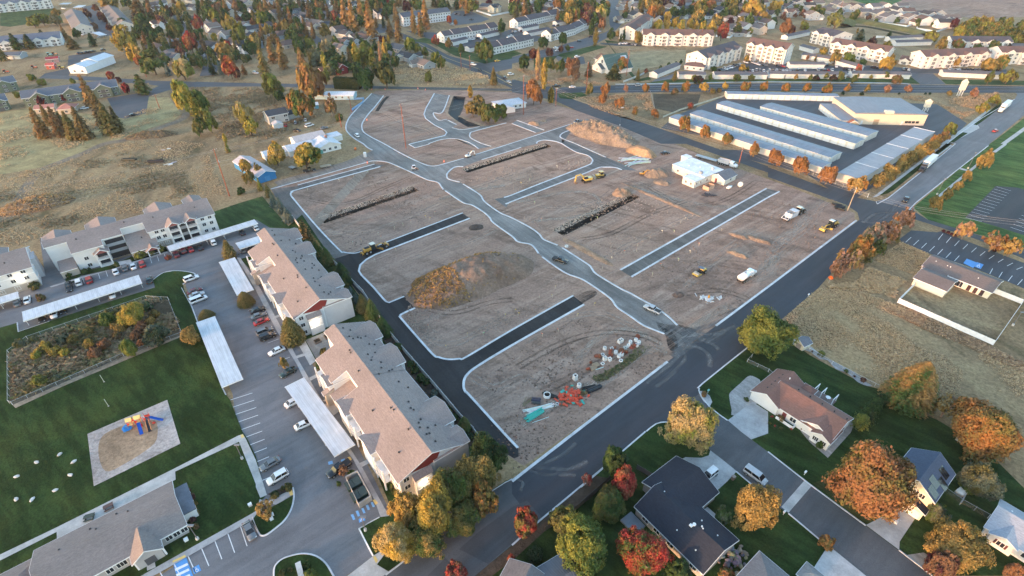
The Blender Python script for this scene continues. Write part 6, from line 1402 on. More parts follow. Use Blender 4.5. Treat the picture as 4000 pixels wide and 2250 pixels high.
def water_truck():
 c,a,L=at2('21:2285,1400 2425,1310');r=thing('water_truck','white water tank truck on the open lot near the roller','water truck',(c.x,c.y,0.03),a)
 m=MB();m.loft([[(-4.3+0.0,1.25*cos(t),2.0+1.0*sin(t))for t in[rad(i*30)for i in range(12)]],[(0.9,1.25*cos(t),2.0+1.0*sin(t))for t in[rad(i*30)for i in range(12)]]]);m.obj('tank','gloss',r,(0.80,0.80,0.80),True)
 MB().tube((-1.6,0,2.98),(-1.6,0,3.12),0.35,k=10).obj('hatch','paint',r,(0.3,0.3,0.3));MB().box(-4.3,-0.5,0.7,4.4,0.5,1.0).obj('chassis','paint',r,BLK)
 MB().loft([sec(1.2,1.15,0.7,2.9),sec(2.7,1.15,0.7,2.8),sec(3.1,1.1,0.7,2.0),sec(4.5,1.0,0.7,1.7)]).obj('cab','gloss',r,(0.78,0.78,0.78));MB().box(2.75,-0.95,1.95,3.1,0.95,2.6).obj('windscreen','glass',r,(0.03,0.03,0.03))
 for x in(-3.4,-2.2,3.6):
  for y in(-1.05,1.05):wheel(r,x,y,0.52,0.32)
water_truck()
def grader(s,label,col):
 c,a,L=at2(s);r=thing('motor_grader',label,'motor grader',(c.x,c.y,0.05),a)
 MB().loft([sec(-4.4,0.7,1.0,2.2),sec(-4.2,0.85,0.9,2.3),sec(-1.6,0.85,0.9,2.35)]).obj('engine_hood','gloss',r,col);MB().box(-3.9,-0.6,2.36,-2.0,0.6,2.45).obj('engine_grille','paint',r,BLK)
 frus((-1.5,0.2),(-1.35,0.05),1.4,3.2,0.85,0.75).obj('cab','glass',r,(0.02,0.03,0.03));MB().box(-1.6,-0.9,3.2,0.25,0.9,3.34).obj('cab_roof','gloss',r,(0.65,0.6,0.48));MB().box(-1.6,-0.86,0.9,0.3,0.86,1.4).obj('platform','paint',r,BLK)
 MB().tube((0.2,0,1.7),(2.6,0,2.15),0.22,0.22,6).tube((2.6,0,2.15),(4.6,0,1.3),0.22,0.2,6).obj('frame_beam','gloss',r,col)
 MB().cbox((1.6,0,0.5),(0.14,3.9,0.75),rad(28)).obj('moldboard','paint',r,col);MB().tube((1.6,0,1.0),(1.6,0,1.1),0.75,k=14).tube((1.5,0.5,1.0),(1.3,0.7,2.0),0.07,k=5).tube((1.5,-0.5,1.0),(1.3,-0.7,2.0),0.07,k=5).obj('circle','paint',r,BLK)
 MB().tube((4.3,-1.0,0.7),(4.3,1.0,0.7),0.14,k=6).box(4.6,-1.1,0.5,5.3,1.1,1.3).obj('front_axle','gloss',r,col);MB().cbox((-5.0,0,0.9),(0.5,2.0,0.5)).tube((-5.0,-0.8,0.9),(-5.4,-0.8,0.3),0.07,k=5).tube((-5.0,0.8,0.9),(-5.4,0.8,0.3),0.07,k=5).obj('ripper','paint',r,col)
 for x in(-3.7,-2.2,4.3):
  for y in(-1.05,1.05):wheel(r,x,y,0.66,0.4)
grader('11:1050,1130 1340,1020','amber motor grader at the mouth of the black alley',AMB);grader('31:690,810 530,890','yellow motor grader on the open lot near the black road',YEL)
def tracks(r,L,gap,w,h):
 for y in(-gap/2,gap/2):
  pr=[(-L/2+h*0.3,0),(L/2-h*0.3,0),(L/2,h*0.4),(L/2-h*0.25,h),(-L/2+h*0.25,h),(-L/2,h*0.4)]
  MB().prism(pr,'y',y-w/2,y+w/2).obj('track','rubber',r,(0.05,0.045,0.04))
def excavator(s,label,col,k=1.0,canopy=None,swing=0.0):
 c,a,L=at2(s);r=thing('excavator',label,'excavator',(c.x,c.y,0.03),a);r.scale=(k,k,k)
 tracks(r,4.2,2.3,0.6,0.95);MB().box(-2.6,-1.35,1.05,1.2,1.35,1.9).loft([sec(-3.0,1.2,1.1,2.1),sec(-0.6,1.3,1.1,2.2)]).obj('body','gloss',r,col)
 frus((-0.3,1.5),(-0.1,1.25),1.9,3.1,0.5,0.45).obj('cab','glass',r,(0.02,0.03,0.05)).location=(0,0.8,0);MB().box(-0.25,0.3,3.1,1.4,1.3,3.2).obj('cab_roof','gloss',r,canopy or col)
 def arm(p,q,w0,w1):return MB().cbox(((Vector(p)+Vector(q))/2),((Vector(q)-Vector(p)).length,0.5,w0),0,-atan2(q[2]-p[2],q[0]-p[0]))
 arm((0.8,0,1.8),(3.4,0,4.3),0.75,0.6).obj('boom','gloss',r,col);arm((3.3,0,4.3),(5.6,0,3.9),0.6,0.5).obj('boom_tip','gloss',r,col)
 arm((5.5,0,4.1),(6.0,0,1.2),0.5,0.4).obj('stick','gloss',r,col);MB().tube((2.0,0.35,2.0),(3.6,0.35,3.8),0.09,k=6).tube((3.8,0.3,4.7),(5.3,0.3,4.5),0.09,k=6).obj('hydraulic_ram','steel',r,(0.5,0.5,0.5))
 MB().prism([(6.3,1.2),(5.5,1.0),(5.1,0.4),(5.3,0.05),(6.1,0.1),(6.5,0.6)],'y',-0.6,0.6).obj('bucket','paint',r,(0.28,0.17,0.10))
excavator('21:800,370 690,390','yellow excavator with its arm folded beside the bulldozer',YEL,0.95);excavator('21:1290,310 1340,310','orange mini excavator in front of the rounded heap',AMB,0.55);excavator('11:2110,140 2170,125','white mini excavator with a raised arm on the kerb of the cross street',(0.72,0.72,0.70),0.6)
def dozer():
 c,a,L=at2('21:920,330 840,345');r=thing('bulldozer','yellow bulldozer with a canopy just right of the excavator','bulldozer',(c.x,c.y,0.03),a)
 tracks(r,3.9,1.9,0.55,1.1);MB().loft([sec(0.0,0.75,1.0,1.9),sec(1.9,0.7,1.0,1.85)]).box(-1.8,-0.9,1.0,0.0,0.9,1.5).obj('body','gloss',r,YEL);frus((-1.5,0.1),(-1.3,-0.1),1.5,2.8,0.75,0.7).obj('cab','glass',r,(0.03,0.03,0.02));MB().box(-1.7,-0.95,2.8,0.25,0.95,2.92).obj('cab_roof','gloss',r,YEL)
 MB().cbox((2.9,0,0.75),(0.22,3.3,1.3)).obj('blade','steel',r,(0.5,0.48,0.42));MB().tube((0.5,-1.2,0.6),(2.8,-1.1,0.5),0.1,k=5).tube((0.5,1.2,0.6),(2.8,1.1,0.5),0.1,k=5).obj('push_arm','paint',r,YEL);MB().cbox((-2.6,0,0.8),(0.7,1.2,0.9)).obj('ripper','paint',r,BLK)
dozer()
def roller():
 c,a,L=at2('21:1925,1290 1845,1335');r=thing('road_roller','yellow road roller with a dark sun canopy on the open lot','road roller',(c.x,c.y,0.03),a)
 MB().tube((1.6,-1.0,0.75),(1.6,1.0,0.75),0.75,k=18).obj('drum','steel',r,(0.4,0.36,0.3));MB().box(0.5,-1.2,0.6,2.6,-1.02,1.0).box(0.5,1.02,0.6,2.6,1.2,1.0).box(2.45,-1.2,0.55,2.7,1.2,1.0).obj('drum_frame','gloss',r,YEL)
 MB().loft([sec(-2.6,0.75,0.8,1.7),sec(-0.9,0.8,0.8,1.8)]).obj('engine_hood','gloss',r,YEL);MB().box(-0.9,-0.8,0.7,0.4,0.8,1.3).obj('platform','paint',r,BLK)
 for x in(-0.8,0.3):
  for y in(-0.7,0.7):MB().box(x-.04,y-.04,1.3,x+.04,y+.04,2.6).obj('post','paint',r,BLK)
 MB().box(-1.0,-0.9,2.6,0.5,0.9,2.7).obj('canopy','paint',r,(0.12,0.15,0.2))
 for y in(-0.95,0.95):wheel(r,-1.7,y,0.7,0.45)
roller()
def scraper():
 c,a,L=at2('31:150,780 350,680');r=thing('scraper','white scraper bowl drawn by a cream tractor on the open lot','scraper',(c.x,c.y,0.03),a)
 MB().add([(-4.6,-1.4,0.8),(0.4,-1.4,0.6),(0.4,1.4,0.6),(-4.6,1.4,0.8),(-4.2,-1.5,2.6),(0.9,-1.5,2.9),(0.9,1.5,2.9),(-4.2,1.5,2.6)],[(3,2,1,0),(0,1,5,4),(1,2,6,5),(2,3,7,6),(3,0,4,7)]).obj('bowl','paint',r,(0.66,0.66,0.68))
 MB().box(-1.8,-1.4,2.91,0.9,1.4,2.99).obj('bowl_cover','paint',r,(0.55,0.57,0.6))
 m=MB()
 for y in(-1.3,0,1.3):m.tube((-6.6,y,0.9),(-3.6,y,2.7),0.12,k=5).tube((-6.6,y,0.9),(-4.0,y,0.7),0.12,k=5)
 m.tube((-6.6,-1.3,0.9),(-6.6,1.3,0.9),0.14,k=5).obj('frame','paint',r,(0.7,0.7,0.7))
 MB().tube((0.6,0,1.6),(2.6,0,1.4),0.25,k=6).obj('drawbar','paint',r,(0.5,0.5,0.5));MB().loft([sec(4.2,0.8,0.9,2.0),sec(6.6,0.75,0.9,1.8)]).obj('engine_hood','gloss',r,(0.09,0.08,0.05));frus((2.6,4.2),(2.8,4.0),1.3,3.1,0.9,0.8).obj('cab','glass',r,(0.02,0.02,0.02));MB().box(2.5,-1.0,3.1,4.3,1.0,3.25).obj('cab_roof','gloss',r,(0.66,0.60,0.42))
 for x,R in((-5.6,0.7),(3.2,0.85),(6.0,0.85)):
  for y in(-1.15,1.15):wheel(r,x,y,R,0.5)
scraper()
def skid():
 c,a,L=at2('11:1565,262 1625,255');r=thing('skid_steer_loader','small white skid steer loader in the middle of the site crossing','loader',(c.x,c.y,0.03),a)
 MB().box(-1.4,-0.75,0.5,0.7,0.75,1.3).obj('body','gloss',r,(0.75,0.75,0.75));frus((-0.8,0.6),(-0.7,0.4),1.3,2.1,0.6,0.55).obj('cab','glass',r,BLK);MB().box(-0.9,-0.65,2.1,0.5,0.65,2.18).obj('cab_roof','paint',r,(0.7,0.7,0.7))
 MB().tube((-1.2,-0.8,1.6),(1.3,-0.8,0.6),0.09,k=5).tube((-1.2,0.8,1.6),(1.3,0.8,0.6),0.09,k=5).obj('lift_arm','paint',r,(0.45,0.12,0.05));MB().prism([(1.2,0.1),(2.1,0.1),(1.4,0.8)],'y',-0.9,0.9).obj('bucket','paint',r,(0.3,0.2,0.15))
 for x in(-0.9,0.4):
  for y in(-0.85,0.85):wheel(r,x,y,0.42,0.3)
skid()
def trailer(s,label,load):
 c,a,L=at2(s);r=thing('flat_trailer',label,'trailer',(c.x,c.y,0.03),a)
 MB().box(-L/2,-1.1,0.6,L/2-1.5,1.1,0.75).obj('deck','paint',r,(0.3,0.29,0.27));MB().tube((L/2-1.5,0,0.6),(L/2,0,0.5),0.1,k=5).obj('drawbar','paint',r,BLK)
 for y in(-1.0,1.0):wheel(r,-0.5,y,0.36,0.25);wheel(r,0.4,y,0.36,0.25)
 if load:
  for i in range(5):MB().box(-L/2+0.1,-1+i*0.42,0.76,L/2-2,-0.72+i*0.42,1.0).obj('plank','paint',r,(0.40,0.33,0.24))
trailer('11:650,245 790,220','long flat trailer loaded with pale planks beside the upper gravel street',1);trailer('11:345,240 410,262','small flat trailer beside the black pickup on the upper gravel street',0)
for s,lab,col in(('00:345,690','orange tractor on the bare ground, right of two',(0.5,0.12,0.05)),('00:62,735','orange tractor at the left picture edge',(0.5,0.10,0.05)),('00:550,556','orange tractor beside the teal one, far left yard',(0.55,0.2,0.05)),('00:500,562','teal tractor beside the orange one, far left yard',(0.2,0.5,0.5)),('00:620,692','yellow tractor before the white barn',(0.6,0.4,0.05))):
 r=thing('tractor',lab,'tractor',W1(s),0.4);MB().loft([sec(0.2,0.5,0.8,1.6),sec(2.2,0.45,0.8,1.5)]).box(-1.4,-0.7,0.8,0.2,0.7,1.3).obj('body','gloss',r,col);frus((-1.3,0.2),(-1.1,0),1.3,2.5,0.7,0.6).obj('cab','glass',r,BLK);MB().box(-1.4,-0.75,2.5,0.2,0.75,2.6).obj('cab_roof','paint',r,col)
 for x,R in((-0.9,0.75),(1.7,0.45)):
  for y in(-0.85,0.85):wheel(r,x,y,R,0.4)
# ================================================================== SITE STORES AND STREET FURNITURE
def ring(s,label,R=0.56,H=0.85,col=(0.78,0.77,0.74),hole=0.6,group='concrete manhole rings by the weeds'):
 q=W1(s);r=thing('manhole_ring',label,'manhole ring',(q.x,q.y,0.02),0,group);k=16;m=MB()
 o=[(cos(2*pi*i/k),sin(2*pi*i/k))for i in range(k)]
 for i in range(k):
  (a,b),(c,d)=o[i],o[(i+1)%k];ri=R*hole
  m.add([(a*R,b*R,0),(c*R,d*R,0),(c*R*.92,d*R*.92,H),(a*R*.92,b*R*.92,H),(c*ri,d*ri,H),(a*ri,b*ri,H),(c*ri,d*ri,0.1),(a*ri,b*ri,0.1)],[(0,1,2,3),(3,2,4,5),(5,4,6,7)])
 m.obj('ring','concrete',r,col);MB().tube((0,0,0.08),(0,0,0.12),R*hole*0.99,k=k).obj('hollow_shade','paint',r,(0.03,0.03,0.03));return r  # black disc paints the shade inside the ring
pos='22:932,620 1042,660 1075,697 1103,680 1190,557 1245,535 1277,562 1255,588 1170,595'.split(' ')
for i,(x,y)in enumerate(sorted(K(' '.join(pos)))):
 ring('x' if 0 else f'o:{x / 1.5528},{y / 1.5528}',f'white concrete manhole ring, {ordn(i)} from the left among the rusty castings')
ring('22:912,675','flat white manhole collar lying on rusty castings',0.55,0.3);ring('22:1095,738','white manhole ring standing alone on the weeds',0.6,0.4);ring('22:352,1092','largest white concrete ring, alone beside the black pipes',1.0,0.8,hole=0.78);ring('22:675,995','small white ring stack below the tall concrete box',0.6,1.0);ring('21:548,1035','low white ring beside the kerb of the entry street',0.7,0.5);ring('22:455,1175','small grey ring beside the white pipes',0.5,0.4,(0.5,0.5,0.5))
def cbox_(s,label,w=1.5,d=1.0,h=1.2,holes=2,col=(0.74,0.73,0.70)):
 q=W1(s);r=thing('concrete_box',label,'concrete box',(q.x,q.y,0.02),rad(random.uniform(20,50)),'concrete inlet boxes by the weeds')
 w*=.8;d*=.8;h*=.8;t=0.12;m=MB().box(-w/2,-d/2,0,w/2,-d/2+t,h).box(-w/2,d/2-t,0,w/2,d/2,h).box(-w/2,-d/2+t,0,-w/2+t,d/2-t,h).box(w/2-t,-d/2+t,0,w/2,d/2-t,h)
 if holes==2:m.box(-t/2,-d/2+t,0,t/2,d/2-t,h)
 m.obj('box','concrete',r,col);MB().box(-w/2+t,-d/2+t,0.05,w/2-t,d/2-t,h-0.4).obj('hollow_shade','paint',r,(0.03,0.03,0.035))  # black filler paints the shade inside the box
cbox_('22:1090,550','largest concrete box with two square openings, top of the store',2.0,1.3,1.4);cbox_('22:932,730','concrete box with two openings beside another one below the castings',1.3,1.1,1.6);cbox_('22:982,732','concrete box with one opening to the right of the paired box',1.1,1.1,1.2,1);cbox_('22:912,768','low square concrete frame below the paired box',1.1,1.1,0.5,1);cbox_('22:1137,617','pale glassy concrete box in the middle of the store',1.1,1.1,1.0,1,(0.62,0.68,0.66));cbox_('22:1005,612','flat white concrete frame beside the dark casting',1.2,1.0,0.4,1);cbox_('22:634,925','tall concrete box standing alone above the orange netting',1.3,1.3,2.2,1)
rn=random.Random(21)
for i,(x,y)in enumerate(sorted(K('22:850,690 880,700 985,665 1000,685 990,640 1100,640 1150,650 1200,600 1230,592 1265,500 1195,540 1030,605 980,705 795,755 765,825 1105,665'))):
 r=thing('iron_casting',f'rusty iron casting, {ordn(i)} from the left in the manhole store','casting',P(x,y,0.0),rn.uniform(0,3),'rusty iron castings')
 w=rn.uniform(0.5,0.9)
 for j in range(rn.choice((2,3))):MB().tube((rn.uniform(-.15,.15),rn.uniform(-.15,.15),0.02+0.26*j),(rn.uniform(-.1,.1),rn.uniform(-.1,.1),0.22+0.26*j),w*rn.uniform(.7,1),w*0.8,10).obj('frame','paint',r,(0.20*rn.uniform(.6,1.4),0.055,0.025))
for s,lab in(('22:815,815','slatted pallet of grates at the left end of the manhole store'),('22:842,782','pallet with a tan load beside the slatted one'),('23:-9000,0','')):
 if not lab:continue
 r=thing('pallet',lab,'pallet',W1(s),rad(30))
 for i in range(5):MB().box(-0.9,-0.7+i*0.3,0.15,0.9,-0.5+i*0.3,0.45).obj('slat','paint',r,(0.36,0.26,0.17))
 MB().box(-0.9,-0.7,0.0,0.9,0.7,0.14).obj('base','paint',r,(0.25,0.18,0.12))
def netting():
 q=W1('22:585,1095');r=thing('plastic_netting','heap of crumpled orange plastic barrier netting with teal scraps','netting heap',q);rnd=random.Random(8);m=MB();m2=MB();m3=MB()
 for i in range(90):
  x,y=rnd.gauss(0,1.7),rnd.gauss(0,1.5);h=max(0.15,1.3-0.25*(x*x+y*y)**.5)*rnd.uniform(.3,1);(m2 if i%9==0 else m).cbox((x,y,h*.6),(rnd.uniform(.5,1.5),rnd.uniform(.3,.8),rnd.uniform(.08,.35)),rnd.uniform(0,6),rnd.uniform(-.6,.6))
 m.obj('netting','paint',r,(0.58,0.075,0.035))['kind']='stuff';m2.obj('teal_scrap','paint',r,(0.05,0.35,0.28))['kind']='stuff'
netting()
def pipes(s,label,n,R,col,spread,z=0.0,name='pipe_bundle',lay=2,jit=0.1):
 a,b=W(s);u=b-a;L=u.length;r=thing(name,label,'pipes',((a+b)/2),atan2(u.y,u.x));rnd=random.Random(n);me=cache(('pipe',R,round(L,1)),lambda:MB().tube((-L/2,0,0),(L/2,0,0),R,k=8).mesh('pipe','paint'))
 for i in range(n):
  o=link('pipe',me,r,tuple(c*rnd.uniform(.8,1.15)for c in col),(rnd.uniform(-.5,.5)*spread,(i//lay-n/lay/2)*R*2.1,z+R+(i%lay)*R*1.8),rnd.uniform(-jit,jit))
pipes('22:150,1325 300,1235','bundle of bright teal sewer pipes at the bottom left of the site',10,0.16,(0.05,0.42,0.38),1.2,jit=0.04);pipes('22:140,1255 405,1175','bundle of white plastic pipes just above the teal pipes',14,0.09,(0.74,0.72,0.66),1.5,jit=0.12)
pipes('22:755,1050 885,995','rack of black ribbed culvert pipes right of the orange netting',4,0.28,(0.03,0.033,0.04),0.2,jit=0.01);pipes('22:325,1050 460,1108','pair of black pipes by the largest concrete ring',2,0.28,(0.012,0.014,0.018),0.5,lay=1,jit=0.03);pipes('22:700,1015 835,985','low black pipe behind the culvert rack',2,0.22,(0.01,0.01,0.012),0.4,lay=1,jit=0.06)
pipes('22:110,1190 180,1105','loose brown timber poles left of the white pipes',8,0.07,(0.22,0.16,0.10),1.0,lay=1,jit=0.3);pipes('22:205,1358 368,1300','single white pipe lying below the teal pipes',1,0.07,(0.7,0.7,0.7),0,lay=1,jit=0)
pipes('22:840,825 920,798','single white post lying beside the pallets',1,0.09,(0.7,0.7,0.68),0,lay=1,jit=0);pipes('01:1245,160 1380,163','pair of black pipes lying in the left field',2,0.5,(0.02,0.024,0.022),0.3,lay=1,jit=0.02);pipes('01:1505,190 1650,185','heap of black pipes lying in the left field',5,0.42,(0.015,0.02,0.022),1.5,lay=2,jit=0.12);pipes('01:1700,208 1745,192','scattered white pipes beside the black heap',6,0.2,(0.6,0.6,0.6),5,lay=1,jit=0.6);pipes('01:1655,60 1695,52','few white boards thrown down in the left field',4,0.16,(0.62,0.62,0.62),4,lay=1,jit=0.8)
for i,s in enumerate(('21:1080,165 1330,140','21:1150,215 1340,170')):pipes(s,('upper' if i==0 else 'lower')+' tangle of white and grey pipes in front of the sand heap',8,0.18,(0.55,0.57,0.6),5,lay=1,jit=0.35)
pipes('22:200,1130 290,1140','dark crate of fittings above the white pipes',3,0.35,(0.06,0.06,0.07),0.3,lay=1,jit=0.1);pipes('31:665,630 765,638','heap of black tyres and hoses near the wooden pole',6,0.4,(0.02,0.025,0.028),1.2,lay=1,jit=0.5)
def junk():
 for s,lab,col in(('21:1960,520','heap of dark scrap on the dirt below the open bin',(0.05,0.045,0.05)),('22:1985,110','white spill of gravel round an orange hydrant',(0.6,0.6,0.6))):
  r=thing('scrap_heap',lab,'scrap heap',W1(s));rnd=random.Random(len(lab));m=MB()
  for _ in range(40):m.cbox((rnd.gauss(0,1.8),rnd.gauss(0,0.9),0.15),(rnd.uniform(.3,1.6),rnd.uniform(.1,.6),rnd.uniform(.05,.4)),rnd.uniform(0,6),rnd.uniform(-.4,.4))
  m.obj('scrap','paint',r,col)
 r=thing('hydrant','orange hydrant standing in a patch of white gravel','hydrant',W1('22:1978,105'));MB().tube((0,0,0),(0,0,0.9),0.32,k=10).ball((0,0,0.95),0.32).obj('body','paint',r,(0.72,0.30,0.03));MB().tube((0,-.5,.6),(0,.5,.6),0.14,k=8).obj('nozzle','paint',r,(0.7,0.3,0.03))
 r=thing('small_boat','white upturned boat beside the cream shed','boat',W1('21:2190,440'),rad(40));MB().loft([sec(-1.9,.7,0.05,.6),sec(0,.9,0.05,.8),sec(1.8,.3,0.1,.6)]).obj('hull','gloss',r,(0.75,0.75,0.72),True)
 r=thing('satellite_dish','white satellite dish on a short post beside the boat','satellite dish',W1('21:2290,440'));MB().tube((0,0,0),(0,0,1.0),.07).obj('post','paint',r,(.5,.5,.5));MB().tube((0,0,1.6),(-.2,-.2,1.8),1.2,0.9,14).obj('dish','paint',r,(0.7,0.66,0.55))
 r=thing('road_sign','orange diamond road works sign at the edge of the black road','sign',W1('31:610,1400'),rad(-40));MB().tube((0,0,0),(0,0,2.0),.05).obj('post','paint',r,(.4,.4,.4));MB().add([(-.85,-.03,2.1),(0,-.03,1.25),(.85,-.03,2.1),(0,-.03,2.95),(-.85,.03,2.1),(0,.03,1.25),(.85,.03,2.1),(0,.03,2.95)],[(0,1,2,3),(7,6,5,4),(0,4,5,1),(1,5,6,2),(2,6,7,3),(3,7,4,0)]).obj('panel','paint',r,(0.85,0.13,0.02))
 for i,(x,y)in enumerate(K('10:1165,905 1300,905 1630,897 1705,908 1118,1212 11:1122,195 1893,182')):
  r=thing('traffic_barrel',f'orange traffic barrel, {ordn(i)} in the line from the entry road','traffic barrel',P(x,y),0,'orange barrels on the site');MB().tube((0,0,0),(0,0,1.0),.32,.24,10).obj('body','paint',r,(.8,.13,.03));MB().tube((0,0,.45),(0,0,.62),.30,.285,10).obj('band','paint',r,(.8,.8,.8))
 r=thing('cement_mixer','small orange cement mixer beside the white house yard','cement mixer',W1('11:1000,62'));MB().tube((0,0,.7),(.5,0,1.3),.7,.4,10).obj('drum','paint',r,(.6,.16,.04));MB().box(-.4,-.4,0,.4,.4,.6).obj('frame','paint',r,(.3,.1,.05))
 r=thing('portable_toilet','white portable toilet at the corner of the upper gravel street','portable toilet',W1('11:1100,130'));MB().box(-.6,-.6,0,.6,.6,2.1).obj('cabin','paint',r,(.7,.7,.7));MB().box(-.65,-.65,2.1,.65,.65,2.3).obj('roof','paint',r,(.8,.8,.8));slab_part(r,'door','S',0,-.6,.1,.8,1.8,(.6,.6,.62))
 for i,(x,y)in enumerate(K('03:170,455 370,312 602,233 745,305 707,440 558,593 167,683 325,687')):
  r=thing('boulder',('upper ' if i in(1,2,3)else 'lower ')+f'white boulder in the ring on the lawn, {ordn(i)} going clockwise','boulder',P(x,y,0.1),random.uniform(0,6),'white boulders on the lawn');o=link('rock',STM[i%4],r,(.56,.55,.53),(0,0,.2));o.scale=(1.35,1.0,0.9)
    # dumpster enclosure
 r=thing('dumpster_enclosure','grey walled dumpster enclosure beside the black pickup planter','enclosure',(0,0,0));a,b,c,d=W('13:912,500 1030,440 1165,690 1042,770')
 for p,q in((a,b),(b,c),(c,d)):
  u=(q-p);m=MB().cbox((p+q)/2+Vector((0,0,.9)),(u.length,.2,1.8),atan2(u.y,u.x));m.obj('wall','concrete',r,(.42,.40,.38))
 MB().cbox((a+d)/2+Vector((0,0,.9)),((d-a).length-.4,.08,1.7),atan2((d-a).y,(d-a).x)).obj('gate','paint',r,(.40,.38,.36))
 for s,lab in(('13:985,548','dark green dumpster, upper one in the enclosure'),('13:1042,655','dark green dumpster, lower one in the enclosure')):
  r=thing('dumpster',lab,'dumpster',W1(s),GA);MB().add([(-1.6,-.9,.15),(1.6,-.9,.15),(1.6,.7,.15),(-1.6,.7,.15),(-1.7,-1.1,1.3),(1.7,-1.1,1.3),(1.7,.9,1.5),(-1.7,.9,1.5)],[(3,2,1,0),(0,1,5,4),(1,2,6,5),(2,3,7,6),(3,0,4,7)]).obj('bin','paint',r,(.03,.06,.05))
  for x in(-.85,.85):MB().add([(x-.8,-1.15,1.32),(x+.8,-1.15,1.32),(x+.8,.95,1.54),(x-.8,.95,1.54),(x-.8,-1.15,1.38),(x+.8,-1.15,1.38),(x+.8,.95,1.6),(x-.8,.95,1.6)],[(3,2,1,0),(4,5,6,7),(0,1,5,4),(1,2,6,5),(2,3,7,6),(3,0,4,7)]).obj('lid','paint',r,(.05,.07,.065))
 r=thing('car_shell','white car shell with an open window beside the board fence','car shell',W1('33:1935,615'),rad(30));MB().loft([sec(-1.5,.8,.3,1.2),sec(0.3,.85,.3,1.4),sec(1.4,.8,.3,.9)]).obj('body','gloss',r,(.72,.68,.62),True);MB().box(-.6,-.87,1.0,.3,.87,1.3).obj('window','glass',r,(.03,.03,.03))
 for s,lab in(('33:362,435','white mailbox on the kerb above the pale gutter strip'),('33:150,835','white mailbox on the kerb below the pale gutter strip'),('22:1968,1062','green mailbox beside the brown shrub on the corner'),('32:400,95','white box at the edge of the dry field beside the black road')):
  r=thing('mailbox',lab,'mailbox',W1(s),rad(38));MB().box(-.06,-.06,0,.06,.06,1.0).obj('post','paint',r,(.5,.5,.5));MB().box(-.3,-.18,1.0,.3,.18,1.35).obj('box','paint',r,(.75,.75,.75)if 'white' in lab else(.2,.45,.4))
 for s,lab in(('13:165,845','white utility box, upper of two on the lawn island'),('13:160,885','white utility box, lower of two on the lawn island'),('03:2515,745','white utility box beside the footpath corner'),('03:1875,1095','small pale sign plate on the lawn by the lamp post'),('03:1603,1248','small pale sign plate on the lawn by the entrance walk')):
  r=thing('utility_box',lab,'utility box',W1(s)+Vector((0,0,.12)),rad(38));MB().box(-.35,-.3,0,.35,.3,.6).obj('cabinet','paint',r,(.72,.74,.74));MB().box(-.38,-.33,.6,.38,.33,.66).obj('lid','paint',r,(.78,.78,.78))
 for s,lab in(('33:2215,475',''),('23:2215,480','brown stone name post on the lawn beside the slate roofed house'),):
  if lab:r=thing('stone_post',lab,'stone post',W1(s),.5);MB().box(-.35,-.3,0,.35,.3,1.1).obj('shaft','concrete',r,(.22,.15,.12));MB().box(-.42,-.37,1.1,.42,.37,1.2).obj('cap','concrete',r,(.3,.25,.22))
 r=thing('rubble_heap','heap of broken grey rock at the corner of the slate roofed house','rock heap',W1('23:2220,1260'));rnd=random.Random(6)
 for i in range(60):o=link('rock',STM[i%4],r,tuple(c*rnd.uniform(.7,1.3)for c in(.21,.2,.19)),(rnd.gauss(0,1.6),rnd.gauss(0,1.3),.2+rnd.uniform(0,.4)));k=rnd.uniform(.6,1.5);o.scale=(k,k,k);o.rotation_euler=(rnd.uniform(0,2),0,rnd.uniform(0,6))
 r=thing('stone_sign','brick entrance sign on the round planting island','sign',W1('13:455,1425')+Vector((0,0,.13)),rad(-60));MB().box(-1.6,-.4,0,1.6,.4,1.2).obj('plinth','concrete',r,(.26,.13,.10));MB().box(-1.7,-.5,1.2,1.7,.5,1.35).obj('cap','concrete',r,(.55,.53,.5))
 r=thing('picnic_table','dark picnic table on the terrace behind the club house, upper one','table',W1('03:1100,770')+Vector((0,0,.15)),rad(39));r2=thing('picnic_table','dark round picnic table with chairs on the terrace, lower one','table',W1('03:905,875')+Vector((0,0,.15)),rad(20))
 for q,c in((r,(.12,.07,.06)),(r2,(.06,.075,.06))):
  MB().box(-.9,-.4,.7,.9,.4,.78).obj('tabletop','paint',q,c);MB().box(-.9,-.9,.4,.9,-.6,.46).obj('bench','paint',q,c);MB().box(-.9,.6,.4,.9,.9,.46).obj('bench','paint',q,c)
  for x in(-.7,.7):MB().box(x-.06,-.7,0,x+.06,.7,.39).box(x-.06,-.1,.39,x+.06,.1,.7).obj('leg','paint',q,c)
 for s,lab in(('12:722,500','wooden planter box, right of two on the gravel court'),('12:622,548','wooden planter box, left of two on the gravel court'),('12:820,452','wooden planter box by the house corner on the gravel court')):
  r=thing('planter_box',lab,'planter',W1(s)+Vector((0,0,.155)),GA);
  for b in((-.9,-.9,0,.9,-.8,.6),(-.9,.8,0,.9,.9,.6),(-.9,-.8,0,-.8,.8,.6),(.8,-.8,0,.9,.8,.6)):MB().box(*b).obj('board','paint',r,(.17,.13,.11))
  MB().box(-.8,-.8,0,.8,.8,.4).obj('soil','earth',r,(.05,.04,.03))
junk()
